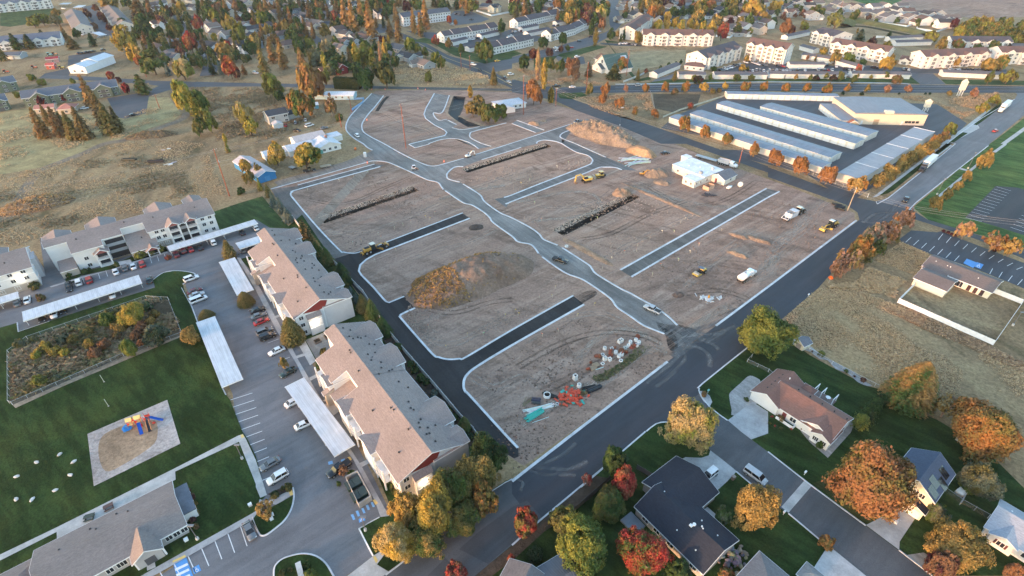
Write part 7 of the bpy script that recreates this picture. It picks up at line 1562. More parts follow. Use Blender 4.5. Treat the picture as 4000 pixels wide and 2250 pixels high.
def play():
 q=W1('02:1450,1370')+Vector((0,0,.17));r=thing('playground_tower','red, yellow and blue playground tower with slides on the bark square','playground',q,rad(20));r.scale=(.76,.76,.8);RED=(.55,.05,.03);BL=(.02,.12,.50);YE=(.66,.52,.20)
 for x,z in((-3.2,1.3),(-0.9,1.6),(1.6,1.8)):
  MB().box(x-.75,-.75,z-.12,x+.75,.75,z).obj('platform','paint',r,YE if x<0 else(.08,.09,.12))
  for a in(-.72,.72):
   for b in(-.72,.72):MB().tube((x+a,b,0),(x+a,b,z+1.7),.07,k=6).obj('post','paint',r,RED)
  MB().box(x-.75,.68,z+.1,x+.75,.74,z+.9).box(x-.75,-.74,z+.1,x-.2,-.68,z+.9).obj('railing','paint',r,RED)
 MB().prism([(-.9,2.9),(0,3.7),(.9,2.9)],'x',-4.1,-2.3).prism([(-.9,3.1),(0,3.9),(.9,3.1)],'x',-1.7,0.2).obj('roof','paint',r,YE)
 def slide(p0,p1,w,nm='slide',col=BL):
  p0,p1=Vector(p0),Vector(p1);d=p1-p0;side=Vector((-d.y,d.x,0)).normalized()*w/2;m=MB();ps=[p0,p0.lerp(p1,.45)+Vector((0,0,-.05)),p0.lerp(p1,.85)+Vector((0,0,-.12)),p1]
  for a,b in zip(ps,ps[1:]):
   for s,h in((0,0),):m.add([a-side,a+side,b+side,b-side,a-side+Vector((0,0,.3)),a+side+Vector((0,0,.3)),b+side+Vector((0,0,.3)),b-side+Vector((0,0,.3))],[(0,1,2,3),(0,3,7,4),(1,5,6,2)])
  m.obj(nm,'paint',r,col)
 slide((-0.9,-.75,1.6),(0.3,-5.0,.25),1.0);slide((2.3,.2,1.8),(5.8,-.9,.25),.8);slide((1.6,-.75,1.8),(2.6,-4.6,.1),.9,'ramp',(.03,.04,.05))
 MB().tube((1.15,-.8,2.1),(2.1,-4.6,.6),.07,k=6).tube((2.1,-.8,2.1),(3.1,-4.6,.6),.07,k=6).obj('handrail','paint',r,(.62,.28,.12))
 m=MB()
 for i in range(18):
  t=i*.45;m.cbox((-4.2+.9*cos(t+2),-1.4+.9*sin(t+2),1.4-i*.075),(.75,.75,.12),t)
 m.obj('spiral_slide','paint',r,(.03,.22,.55));MB().tube((-.3,-1.3,.2),(-.3,-1.3,1.0),.35,k=10).obj('drum','paint',r,RED)
 MB().ball((3.5,-1.8,.9),.55,sq=(1,.7,.8)).obj('spring_rider','paint',r,RED)
play()
def posts():
 LP=[('03:1985,1082','03:1890,952','lamp post with a round concrete foot before the club house'),('03:2432,275','03:2350,135','lamp post with a round concrete foot beside the upper footpath'),('13:1100,995','13:1030,862','lamp post with a round concrete foot at the entrance lawn strip'),('31:2010,250','31:2095,92','tall street lamp at the near end of the sports field path'),('31:1700,510','31:1790,350','tall street lamp beside the sports field, nearer one'),('32:2460,380','32:2576,270','lamp post outside the white vinyl fence corner'),('20:1085,1262','20:1095,1085','street lamp on the bend opposite the tan dirt pile'),('20:440,1060','20:452,890','street lamp pole at the crossroads corner')]
 for b,t,lab in LP:
  g=W1(b);h=min(max(top_z(g,K(t)[0][1]),5.0),12);r=thing('lamp_post',lab,'lamp post',g);MB().tube((0,0,0),(0,0,.7),.32,.3,12).obj('foot','concrete',r,(.6,.58,.55));MB().tube((0,0,.7),(0,0,h),.09,.07,8).obj('pole','paint',r,(.13,.13,.14));MB().box(-.3,-.25,h,.9,.25,h+.18).obj('lamp_head','paint',r,(.2,.2,.2)if h<9 else(.7,.7,.7))
 for s,lab in(('02:1050,950','thin white net post on the lawn, upper of two'),('02:1095,1195','thin white net post on the lawn, lower of two')):
  r=thing('net_post',lab,'post',W1(s)+Vector((0,0,.12)));MB().tube((0,0,0),(0,0,2.6),.06).obj('pole','paint',r,(.35,.45,.40));MB().tube((0,0,0),(0,0,.1),.2).obj('foot','paint',r,(.3,.3,.3))
posts()
# utility poles and wires
def upole(b,t,label,arms=1,lean=None,lampy=False,col=(.30,.095,.055),hmax=24):
 g=W1(b);h=min(top_z(g,K(t)[0][1]),hmax);r=thing('utility_pole',label,'utility pole',g,rad(60));MB().tube((0,0,0),(0,0,h),.24,.14,8).obj('pole','bark',r,col)
 zs=[h-.5-i*1.2 for i in range(arms)]
 for z in zs:
  MB().box(-1.3,-.07,z-.07,1.3,.07,z+.07).obj('crossarm','paint',r,(.26,.16,.11))
  for x in(-1.2,-.5,.5,1.2):link('insulator',cache('insul',lambda:MB().tube((0,0,0),(0,0,.28),.07,.05,6).mesh('insulator','paint')),r,(.7,.7,.7),(x,0,z+.07))
 if h>15:
  MB().tube((.3,0,h*.72),(.3,0,h*.72+1.0),.22,k=8).box(-.1,-.05,h*.72,.9,.05,h*.72+.1).obj('transformer','paint',r,(.6,.58,.55))
 return g,h
PL=[upole('01:2310,525','01:2120,50','tall red-lit utility pole in the left field'),upole('11:1510,45','10:1447,1045','tall red-lit utility pole standing on the construction lot'),upole('20:115,1155','20:120,755','tall utility pole beside the small white house at the crossroads'),upole('20:745,940','20:770,620','tall utility pole between the church trees and the arterial'),upole('20:1150,765','20:1185,490','tall utility pole right of the church'),upole('20:1890,455','20:1925,285','utility pole before the wide end of the cream block',hmax=18)]
PR=[upole('20:440,1070','20:452,885','short utility pole at the crossroads with two arms',2),upole('21:2275,230','21:2320,30','utility pole beside the white dump truck',2),upole('31:800,670','31:895,440','pale leaning utility pole at the corner of the black road',2,col=(.36,.30,.22)),upole('31:1385,800','31:1405,625','utility pole among the rust trees at the street corner',2)]
for b,t,lab in(('10:2065,672','10:2060,530','utility pole on the avenue kerb, left of two'),('10:2155,692','10:2155,558','utility pole on the avenue kerb, right of two'),('00:1475,775','00:1425,655','utility pole beside the road below the yellow-green tree'),('00:1605,1082','00:1545,950','utility pole at the mown corner of the meadow'),('10:860,1280','10:830,1145','short timber pole beside the entry road bend'),('10:962,1122','10:940,980','utility pole beside the blue block wall'),('30:715,135','30:755,0','tall timber pole among the far house rows')):upole(b,t,lab,1 if 'short' not in lab else 0)
def wire(a,b,sag,label,r=.024):
 m=MB();n=10;ps=[a.lerp(b,i/n)-Vector((0,0,sag*4*(i/n)*(1-i/n)))for i in range(n+1)]
 for p,q in zip(ps,ps[1:]):m.tube(p,q,r,k=4,caps=False)
 tag(m.obj('power_line','paint',None,(.42,.38,.36)),label,'power line','power lines across the field and site')
PT=[Vector((2*PL[0][0].x-PL[1][0].x-20,2*PL[0][0].y-PL[1][0].y,0))]+[p[0]for p in PL];HT=[PL[0][1]]+[p[1]for p in PL]
nm=['left picture edge','field pole','site pole','crossroads house pole','church tree pole','church pole','cream block pole']
for i in range(6):
 for f,w in((0.985,'topmost'),(0.96,'second'),(0.74,'third'),(0.66,'lowest')):
  a,b=PT[i]+Vector((.5,0,HT[i]*f)),PT[i+1]+Vector((.5,0,HT[i+1]*f));wire(a,b,(b-a).length*.018,f'{w} thin power line from the {nm[i]} to the {nm[i + 1]}')
QT=[p[0]for p in PR]+[W1('31:2900,1060')];QH=[p[1]for p in PR]+[10.0];nm2=['crossroads corner','dump truck','corner of the black road','rust trees','right picture edge']
for i in range(4):
 for f,w in((0.99,'topmost'),(0.9,'middle'),(0.78,'lowest')):
  a,b=QT[i]+Vector((0,0,QH[i]*f)),QT[i+1]+Vector((0,0,QH[i+1]*f));wire(a,b,(b-a).length*.012,f'{w} thin power line from the {nm2[i]} to the {nm2[i + 1]}')
# survey stakes
rn=random.Random(2);SK=[]
for pl,s in(('on the lot below the yellow excavator','21:175,375 255,505 230,605 300,770 95,410 455,240 570,200 670,205 840,270 1150,?'.replace(' 1150,?','')),('on the lots beside the long alley','21:1740,765 1695,800 1630,895 1510,895 1385,960 1265,1030 1250,1085 1135,1100 1005,1165 910,1255 860,760 2105,880 1880,1025 1790,1100 1675,1180 1500,1230 1410,1330'),('on the two left lots','11:520,470 685,425 840,380 985,340 1130,300 1410,1080 975,1010 1060,985 1255,955 1230,920 1395,860 1480,825 1560,800 1750,765 1710,745 1800,705 1935,880 1200,1190'),('on the lots below the large stockpile','12:2505,295 2125,490 1915,610 2285,480 1605,380 1740,405 22:275,105 405,100 30,245 62,280 655,290 825,180 465,445 305,490 435,10')):
 for i,(x,y)in enumerate(sorted(K(s))):SK.append((pl,i,x,y))
stk=cache('stake',lambda:MB().box(-.05,-.03,0,.05,.03,1.25).mesh('stake','paint'));flg=cache('flag',lambda:MB().box(.05,-.01,.95,.4,.01,1.2).mesh('ribbon','paint'))
for pl,i,x,y in SK:
 r=thing('survey_stake',f'pale wooden survey stake, {ordn(i)} from the left {pl}','survey stake',P(x,y),rn.uniform(0,3),'survey stakes '+pl);link('stake',stk,r,(.55,.47,.33));link('ribbon',flg,r,rn.choice([(.7,.45,.05),(.7,.12,.05),(.3,.6,.3),(.7,.66,.55)]))
# ------------------------------------------------------------------ dry grass and weeds that nobody could count
def tufts(name,s,n,c1,c2,hmin,hmax,seed,thr=-0.1,scale=0.06,w=0.5):
 pl=W(s);x0,x1=min(p.x for p in pl),max(p.x for p in pl);y0,y1=min(p.y for p in pl),max(p.y for p in pl);rnd=random.Random(seed);vs=[];fs=[]
 k=0;t=0
 while k<n and t<n*12:
  t+=1;p=Vector((rnd.uniform(x0,x1),rnd.uniform(y0,y1),0))
  if not inside(p,pl):continue
  d=mnoise.fractal((p.x*scale,p.y*scale,seed),1.0,2.0,3)
  if d<thr+rnd.uniform(-.25,.25):continue
  k+=1;h=rnd.uniform(hmin,hmax)*(0.7+0.6*max(0,d+.4));a=rnd.uniform(0,3.14)
  for q in range(2):
   b=a+q*1.5;u=Vector((cos(b),sin(b),0))*h*w;l=Vector((rnd.uniform(-.9,.9)*h,rnd.uniform(-.9,.9)*h,h*.6));o=len(vs)
   vs+=[tuple(p-u*.5),tuple(p+u*.5),tuple(p+u+l),tuple(p-u*.8+l)];fs.append((o,o+1,o+2,o+3))
 m=D.meshes.new(name);m.from_pydata(vs,[],fs);m.materials.append(M['leaf']);o=link(name,m,None,WCOL[c1]);o['leaf_two']=[*WCOL[c2],1.0];o['kind']='stuff';return o
LF='01:0,560 400,440 800,260 1300,60 1700,20 2050,60 2250,500 2100,560 1600,600 900,800 500,1000 0,1060 00:1200,1447'
tufts('dry_grass','01:-200,330 400,250 1000,40 1500,-60 2050,0 2300,560 2050,540 1650,600 1250,750 900,790 500,950 300,1020 -200,1100',15000,'tan','pale',.18,.45,1,0.0)
tufts('dry_weeds','01:-200,420 400,400 900,150 1300,60 2000,250 2200,530 1600,560 900,760 500,900 -200,1000',4000,'olive','brown',.25,.6,2,0.24,.05,.8)
tufts('dry_grass','32:170,300 510,10 900,20 1300,180 2260,640 2576,800 2576,1100 1900,1100 1250,1020 1000,900 600,680 300,480',14000,'pale','tan',.18,.42,3,-.05)
tufts('dry_grass','32:900,30 1330,170 2250,600 2576,760 2576,860 2200,680 1600,430 1100,180',2600,'brown','tan',.3,.6,4,-.3)
tufts('dry_grass','31:1340,990 1640,1120 1480,1320 1060,1170',2500,'tan','pale',.2,.5,5,-.2);tufts('dry_grass','31:900,1390 1010,1240 1400,1380 1300,1447 32:1280,110 900,20 600,0',3000,'pale','tan',.25,.7,6,-.2)
tufts('green_weeds','22:800,900 900,870 1100,760 1300,560 1400,600 1200,760 950,930 850,960',900,'olive','green',.2,.5,7,-.1);tufts('green_weeds','22:420,1200 700,1030 760,1060 520,1200 200,1390 120,1390 300,1280',700,'olive','ochre',.2,.5,8,-.1)
tufts('dry_grass','10:1420,650 1800,640 2100,680 2330,770 2400,850 1800,860 1300,840',2600,'pale','tan',.4,1.0,9,0);tufts('dry_grass','20:640,985 1390,940 1420,1130 1300,1170 1090,1180 800,1080',1600,'tan','brown',.4,.9,10,0);tufts('dry_grass','20:0,660 500,780 1000,850 400,850 150,760',1400,'tan','brown',.4,.9,11,0)
tufts('dry_grass','30:1300,960 1900,985 2330,930 2200,1060 1950,1200 1700,1040 1400,1000',1800,'tan','brown',.4,.9,12,0);tufts('dry_grass','00:0,1120 1200,1200 1700,1000 1800,1160 1200,1390 900,1447 01:0,250',5000,'pale','tan',.25,.6,13,.05);tufts('dry_weeds','10:0,960 300,900 700,1150 0,1447 -300,1300',2500,'brown','olive',.4,1.0,14,0);tufts('dry_weeds','00:1900,880 2576,880 10:200,960 0,1300 00:2200,1447',4500,'brown','olive',.4,1.0,15,0)
tufts('basin_grass','02:110,670 300,535 1480,125 1690,140 1800,430 1240,690 140,1150',4200,'brown','olive',.4,1.1,16,-.1,.1);tufts('basin_grass','02:110,670 300,535 1480,125 1690,140 1800,430 1240,690 140,1150',1600,'ochre','green',.5,1.2,17,.1,.1)
def clods(name,s,n,seed,col):
 pl=W(s);x0,x1=min(p.x for p in pl),max(p.x for p in pl);y0,y1=min(p.y for p in pl),max(p.y for p in pl);rnd=random.Random(seed);vs=[];fs=[];k=t=0
 while k<n and t<n*15:
  t+=1;x,y=rnd.uniform(x0,x1),rnd.uniform(y0,y1)
  if not inside(Vector((x,y,0)),pl)or mnoise.fractal((x*.04,y*.04,seed),1.0,2.0,3)<rnd.uniform(-.3,.5):continue
  k+=1;r=rnd.uniform(.08,.32)*rnd.choice((.7,1,1,1.4));o=len(vs);a=rnd.uniform(0,6)
  vs+=[(x+r*cos(a+i*1.57)*rnd.uniform(.7,1.2),y+r*sin(a+i*1.57)*rnd.uniform(.7,1.2),.005)for i in range(4)]+[(x+r*.2,y,r*rnd.uniform(.6,1.1))];fs+=[(o,o+1,o+4),(o+1,o+2,o+4),(o+2,o+3,o+4),(o+3,o,o+4)]
 m=D.meshes.new(name);m.from_pydata(vs,[],fs);m.materials.append(M['earth']);link(name,m,None,col)['kind']='stuff'
for i,s in enumerate(('22:640,300 1450,520 1560,740 650,1440 23:0,400 12:2180,1060 2140,960','12:1560,120 2050,0 2576,220 22:600,60 12:2060,680 1780,640 1480,310','11:460,520 1200,260 1800,400 2100,640 900,1080','21:60,720 600,560 1300,500 1900,760 1000,1220 500,1000','21:1220,1330 2576,560 31:850,760 0,1400 22:2000,380 1660,360','11:2080,380 21:500,30 790,170 40,500')):clods('loose_stones',s,1500,40+i,(0.34,0.26,0.21)if i%2 else(0.20,0.145,0.115))
# ================================================================== TREES
COL=dict(gold=(0.34,0.225,0.075),pale=(0.38,0.29,0.14),orange=(0.33,0.150,0.050),red=(0.31,0.045,0.040),rust=(0.235,0.115,0.058),brown=(0.17,0.100,0.062),green=(0.062,0.105,0.030),dark=(0.028,0.050,0.022),
           lime=(0.20,0.21,0.045),olive=(0.125,0.115,0.040),blue=(0.085,0.120,0.115),pink=(0.36,0.20,0.145),plum=(0.070,0.022,0.028),yellow=(0.42,0.29,0.060),grey=(0.14,0.155,0.11),ochre=(0.24,0.165,0.055))
CON_SUN=dict(rust=(0.225,0.122,0.055),ochre=(0.195,0.138,0.052),brown=(0.105,0.082,0.042),gold=(0.33,0.20,0.075))  # green conifers: orange of the low sun is put into the needle colours
CNAME=dict(gold='golden',pale='pale gold',orange='orange',red='red',rust='rust',brown='brown',green='green',dark='dark green',lime='yellow-green',olive='olive',blue='blue-green',pink='pinkish',plum='dark plum',yellow='yellow',grey='grey-green',ochre='ochre')
def leaf_quad(vs,fs,c,nrm,s,rnd):
 n=nrm.normalized();a=n.orthogonal().normalized();b=n.cross(a);t=rnd.uniform(0,2*pi)
 u=(a*cos(t)+b*sin(t))*s;w=n.cross(u)*0.75;k=len(vs)
 vs+=[tuple(c-u),tuple(c-w*0.8+u*0.2),tuple(c+u),tuple(c+w)];fs.append((k,k+1,k+2,k+3))
def rvec(rnd):
 while True:
  v=Vector((rnd.uniform(-1,1),rnd.uniform(-1,1),rnd.uniform(-1,1)))
  if 0.05<v.length<1:return v.normalized()
def crown_mesh(vs,fs):
 rr=sorted(hypot(v[0],v[1])for v in vs);k=1.0/rr[int(len(rr)*0.985)];zz=sorted(v[2]for v in vs);a,b=zz[int(len(zz)*0.006)],zz[int(len(zz)*0.994)]
 m=D.meshes.new('crown');m.from_pydata([(v[0]*k,v[1]*k,(v[2]-a)/(b-a))for v in vs],[],fs);m.materials.append(M['leaf']);return m
def crown_round(seed,nclump,nleaf,s,squash=1.0):
 rnd=random.Random(seed);vs=[];fs=[];cl=[]
 lob=[(rvec(rnd),rnd.uniform(0.7,1.12))for _ in range(13)]
 for i in range(nclump):
  d=rvec(rnd)
  if d.z<-0.55:d.z*=-0.5;d.normalize()
  k=max(0.6,max(l*max(0,d.dot(v))**2.5 for v,l in lob))
  r=(rnd.uniform(0.62,0.92)if rnd.random()<0.8 else rnd.uniform(0.2,0.6))*min(k,1.05)
  cl.append((Vector((d.x*r,d.y*r,0.5+d.z*r*0.5*(1.0 if d.z>0 else 0.85))),rnd.uniform(0.11,0.24),d))
 for c,rr,d in cl:
  for _ in range(nleaf):
   e=rvec(rnd);
   if e.dot(d)<-0.35:e=-e
   q=rr*rnd.uniform(0.55,1.0)
   p=c+Vector((e.x*q,e.y*q,e.z*q*0.5))
   nrm=e*0.7+d*0.3+rvec(rnd)*0.7;nrm.z+=0.25
   k=len(vs);leaf_quad(vs,fs,p,nrm,s*rnd.uniform(0.6,1.25),rnd)
   for j in range(k,len(vs)):
    v=vs[j];vs[j]=(v[0],v[1],p.z+(v[2]-p.z)*0.62)
 return crown_mesh(vs,fs)
def crown_cone(seed,lv,nb,s,fat=1.0,power=0.70,base=0.04,rag=0.25):
 rnd=random.Random(seed);vs=[];fs=[]
 for i in range(lv):
  z=base+(1-base)*(i/lv)**0.92;R=(1-z)**power*fat*(1 if z>0.12 else 0.8)
  k=max(4,int(nb*(R+0.25)));ph=rnd.uniform(0,6.28)
  for j in range(k):
   a=ph+2*pi*j/k+rnd.uniform(-0.25,0.25);L=R*rnd.uniform(1-rag,1.05);st=max(2,int(L/(s*0.85))+1)
   for q in range(st):
    t=(q+rnd.uniform(0.3,1))/st;rr=L*t
    if rr<0.3*R and rnd.random()<0.6:continue
    zz=z+0.03-0.055*t*t*(1+R)+rnd.uniform(-0.012,0.012)
    p=Vector((cos(a)*rr,sin(a)*rr,zz));nrm=Vector((cos(a)*0.6,sin(a)*0.6,0.75))+rvec(rnd)*0.55
    kk=len(vs);leaf_quad(vs,fs,p,nrm,s*rnd.uniform(0.65,1.2),rnd)
    for w in range(kk,len(vs)):v=vs[w];vs[w]=(v[0],v[1],p.z+(v[2]-p.z)*0.28)
 return crown_mesh(vs,fs)
def crown_column(seed,n,s):
 rnd=random.Random(seed);vs=[];fs=[]
 st=[(rnd.uniform(0,6.28),rnd.uniform(0.1,0.5))for _ in range(7)]
 for _ in range(n):
  z=rnd.random()**0.85;R=(1-(2*abs(z-0.42)/1.16)**2.4)if z<0.97 else 0.15
  a,r0=rnd.choice(st);r=abs(rnd.gauss(0,0.30));th=rnd.uniform(0,6.28)
  p=Vector((cos(a)*r0*R+cos(th)*r*R,sin(a)*r0*R+sin(th)*r*R,0.02+0.98*z))
  d=Vector((p.x,p.y,0.25));kk=len(vs);leaf_quad(vs,fs,p,d+rvec(rnd)*0.7,s*rnd.uniform(0.6,1.2),rnd)
  for w in range(kk,len(vs)):v=vs[w];vs[w]=(v[0],v[1],p.z+(v[2]-p.z)*0.35)
 return crown_mesh(vs,fs)
def trunk_round(seed,lim=6):
 rnd=random.Random(seed);mb=MB()
 mb.tube((0,0,0),(0.1*rnd.uniform(-1,1),0.1*rnd.uniform(-1,1),0.45),0.5,0.36,7).tube((0,0,0.42),(0.2,-0.1,0.78),0.36,0.12,6)
 for i in range(lim):
  a=2*pi*i/lim+rnd.uniform(-.4,.4);z=rnd.uniform(0.28,0.55)
  e=Vector((cos(a)*rnd.uniform(3,6),sin(a)*rnd.uniform(3,6),z+rnd.uniform(0.15,0.3)));mb.tube((0,0,z),e,0.2,0.06,5,False)
  f=e+Vector((rnd.uniform(-2.5,2.5),rnd.uniform(-2.5,2.5),rnd.uniform(0.08,0.2)));mb.tube(e,f,0.08,0.02,4,False)
 return mb.mesh('trunk','bark')
def trunk_bare(seed):
 rnd=random.Random(seed);mb=MB();mb.tube((0,0,0),(0,0,0.3),0.4,0.3,6)
 def br(p,d,L,r,k):
  q=p+Vector((d.x*L*9,d.y*L*9,d.z*L));mb.tube(p,q,r,r*0.55,4,False)
  if k:
   for _ in range(3):
    n=(d+rvec(rnd)*0.65);n.z=abs(n.z)*0.8+0.2;br(q,n.normalized(),L*0.72,r*0.55,k-1)
 for i in range(5):
  a=2*pi*i/5;br(Vector((0,0,0.2+0.05*i)),Vector((cos(a)*0.5,sin(a)*0.5,0.8)).normalized(),0.26,0.22,2)
 return mb.mesh('trunk','bark')
def trunk_straight():
 return MB().tube((0,0,0),(0,0,0.9),0.5,0.08,7).mesh('trunk','bark')
LIB={}
for lod,(nc,nl,s)in dict(h=(330,80,0.032),n=(160,60,0.058),m=(90,26,0.105),f=(50,12,0.19)).items():
 LIB['round',lod]=[crown_round(31*i+len(lod)+nc,nc,nl,s)for i in range(4)]
for lod,(lv,nb,s)in dict(h=(64,34,0.058),n=(50,26,0.078),m=(26,15,0.16),f=(15,10,0.28)).items():
 LIB['cone',lod]=[crown_cone(17*i+lv,lv,nb,s,rag=0.28+0.12*i)for i in range(3)]
 LIB['egg',lod]=[crown_cone(57*i+lv,lv,nb,s,power=0.52,rag=0.2)for i in range(2)]
for lod,(n,s)in dict(h=(5000,0.10),n=(5000,0.10),m=(1500,0.17),f=(450,0.30)).items():
 LIB['col',lod]=[crown_column(7*i+n,n,s)for i in range(3)]
for lod,(nc,nl,s)in dict(h=(110,26,0.055),n=(70,20,0.075),m=(45,12,0.12),f=(28,8,0.2)).items():
 LIB['thin',lod]=[crown_round(91*i+nc,nc,nl,s)for i in range(3)]
TR=[trunk_round(i)for i in range(3)];TB=[trunk_bare(i)for i in range(3)];TS=[trunk_straight()]
KN=dict(round='round tree',cone='conifer',egg='broad conifer',col='poplar',thin='half bare tree',bush='bush')
TREES=[]
rt=random.Random(5)
def tree(kind,c1,c2,cx,cy,w,h,place,z0=4.0,it=0):
 """(cx, cy) centre and (w, h) size in full pixels as measured in the photograph -> real height, radius and foot on the ground"""
 if it==0 and kind=='bush' and 'basin' in place:w*=.8;h*=.6
 g0=P(cx,cy,z0);sc=mpp(g0);rad_=w/2*sc
 dep=atan2(CAM_H-z0,hypot(g0.x,g0.y));cph,sph=cos(dep),sin(dep)
 rel=hypot(g0.x,g0.y)
 if kind in('cone','col','egg'):
  H=max((h*sc-rad_*sph*0.9)/cph,rad_*(1.6 if kind!='egg' else 1.3));zc=H*0.5;zb=H*0.03;hc=H*0.97
 else:
  b=max((h*sc/2)**2-(rad_*sph)**2,0)**0.5/cph
  b=min(max(b,rad_*0.72),rad_*1.15);zb=0.08*b if kind=='bush' else 0.42*b;hc=2*b;H=zb+hc;zc=zb+b
 if it<2:return tree(kind,c1,c2,cx,cy,w,h,place,zc,it+1)
 g=P(cx,cy,zc);lod='n' if rel<190 and rad_>1.5 else('m' if rel<420 else 'f')
 if lod=='n' and rad_>3.6:lod='h'
 if kind=='bush':lod={'h':'n','n':'m','m':'f','f':'f'}[lod]
 TREES.append(dict(kind=kind,c1=c1,c2=c2,g=g,H=H,r=rad_,zb=zb,hc=hc,lod=lod,px=cx,py=cy,place=place))
def far_trees(ts):
 m0,n,b=D.materials.new('leaf_many'),None,None;m0.use_nodes=True;h=N(m0.node_tree);bs=m0.node_tree.nodes['Principled BSDF'];bs.inputs['Roughness'].default_value=0.85;bs.inputs['Specular IOR Level'].default_value=0.2
 a=h.n('ShaderNodeAttribute',attribute_name='leaf_colour');g=h.n('ShaderNodeNewGeometry');h.l(h.mix(1.0,a.outputs['Color'],h.ramp(g.outputs['Random Per Island'],(0,0.6),(1,1.4)),'MULTIPLY'),bs.inputs['Base Color'])
 vs,fs,cs=[],[],[];rn=random.Random(77)
 for t in ts:
  me=rn.choice(LIB['round','f']);an=rn.uniform(0,6.28);ca,sa=cos(an)*t['r'],sin(an)*t['r'];o=len(vs);c1,c2=COL[t['c1']],COL[t['c2']]
  vs+=[(t['g'].x+v.co.x*ca-v.co.y*sa,t['g'].y+v.co.x*sa+v.co.y*ca,t['zb']+v.co.z*t['hc'])for v in me.vertices]
  for p in me.polygons:fs.append(tuple(i+o for i in p.vertices));cs.append(c1 if rn.random()<.5 else c2)
 m=D.meshes.new('distant_trees');m.from_pydata(vs,[],fs);m.materials.append(m0);at=m.attributes.new('leaf_colour','FLOAT_COLOR','FACE');at.data.foreach_set('color',[q for c in cs for q in(*c,1.0)]);link('distant_trees',m)['kind']='stuff'
def emit_trees():
 far=[t for t in TREES if t.get('fill')];TREES[:]=[t for t in TREES if not t.get('fill')];far_trees(far);sets={}
 for t in TREES:
  size='small' if t['H']<5 else('tall' if t['H']>16 else '')
  k=KN[t['kind']]
  if k=='bush' or size=='':nm=k
  else:nm=(size+' '+k.replace('round ',''))if k!='half bare tree' else k
  if t['c1']==t['c2']:d=f"{CNAME[t['c1']]} {nm}"
  else:d=f"{CNAME[t['c1']]} and {CNAME[t['c2']]} {nm}"
  t['d']=d;sets.setdefault((d,t['place']),[]).append(t)
 for(d,pl),ts in sets.items():
  ts.sort(key=lambda t:t['px'])
  for i,t in enumerate(ts):t['label']=f'{d} {pl}' if len(ts)==1 else f'{d}, {ordn(i)} from left {pl}'
 for t in TREES:
  kind=t['kind'];near=t['lod']=='n'
  street=any(k in t['place']for k in('storage','row along','sports','past the right','black new'));garden=any(k in t['place']for k in('top','town','cream','yards','garden','front lawn','houses'))
  name={'cone':'conifer_tree','egg':'conifer_tree','col':'poplar_tree','bush':'bush'}.get(kind,'street_tree' if street else('garden_tree' if garden else 'leafy_tree'))
  r=thing(name,t['label'],'bush' if kind=='bush' else 'tree',(t['g'].x,t['g'].y,0.02),rt.uniform(0,6.28),('bushes ' if kind=='bush' else 'trees ')+t['place'])
  cc=(lambda q:CON_SUN.get(q,COL[q]))if kind in('cone','egg')else COL.get
  lib=LIB['round' if kind=='bush' else kind,t['lod']]
  c=link('crown',lib[rt.randrange(len(lib))],r,cc(t['c1']),(0,0,t['zb']));c.scale=(t['r'],t['r'],t['hc']);c['leaf_two']=[*cc(t['c2']),1.0]
  tw=max(0.10,t['r']*0.09)
  if kind in('cone','egg','col'):k=link('trunk',TS[0],r,(0.13,0.085,0.06));k.scale=(tw*1.6,tw*1.6,t['H']*0.9)
  elif kind=='thin':k=link('trunk',TB[rt.randrange(3)],r,(0.30,0.21,0.16));k.scale=(t['r']*0.19,t['r']*0.19,t['H']*0.95)
  else:k=link('trunk',TR[rt.randrange(3)],r,(0.12,0.09,0.07));k.scale=(tw*1.3,tw*1.3,t['H']*(0.9 if kind!='bush' else 0.6))
KC=dict(r='round',c='cone',e='egg',p='col',t='thin',b='bush')
def forest(place,s):
 for ln in s.split(';'):
  ln=ln.split()
  if not ln:continue
  kind,c1,c2=KC[ln[0]],ln[1],ln[2];off=None
  for tk in ln[3:]:
   if ':' in tk:off,tk=tk.split(':')
   x,y,w,h=[float(q)for q in tk.split(',')]
   if off=='o':fx,fy,m=x*1.5528,y*1.5528,1.5528
   else:
    m=0.38926 if off[1]=='3' else 0.3882;fx,fy=1000*int(off[0])+x*m,_OFF[off[1]]+y*m
   tree(kind,c1,c2,fx,fy,w*m,h*m,place)
forest('in the clump at the road corner below the apartments','r yellow pale 13:1400,1060,440,540; r gold yellow 13:1510,790,370,460; r yellow olive 13:1790,750,500,600; r olive green 13:1970,570,430,480; r green gold 13:1690,1060,420,400; r olive gold 13:2220,430,430,480; r dark green 13:2310,230,390,420; r olive orange 13:2270,650,330,380; r green olive 13:2050,830,430,380')
forest('on the lawn island by the parking bays','t ochre gold 13:75,770,240,210')
forest('in the planter by the black pickup','t rust brown 13:870,390,120,120; b green green 13:955,420,90,60 830,520,50,60')
forest('between the garden wall and the lower street','r red brown 13:2020,1410,260,220; r red olive 23:155,890,270,340; r red rust 23:-10,1270,100,240; r green dark 23:1030,260,290,300; r red rust 23:1150,500,300,390; t pink red 23:760,480,130,190')
forest('in the back garden of the slate roofed house','r olive green 23:960,710,390,330; r lime green 23:740,1120,600,600; r olive lime 23:530,900,330,300; r red green 23:1330,1190,560,530; r green dark 23:1700,1380,290,230; b green grey 23:2110,850,180,210; b olive rust 23:2150,1420,170,120; b dark dark 23:250,1240,200,180')
forest('on the front lawn beside the residential street','r ochre gold o:1902,1268,118,118; r pale lime o:1737,1060,125,122; r rust olive 33:1100,470,800,800; b orange olive 33:590,1110,185,150; r gold olive 33:1940,1150,640,520; r brown plum 33:1770,1340,340,360; r brown rust 33:2480,1390,220,260; r grey olive 33:2150,470,420,400; r green lime 33:2020,560,200,160; b grey green 33:1700,820,240,260')
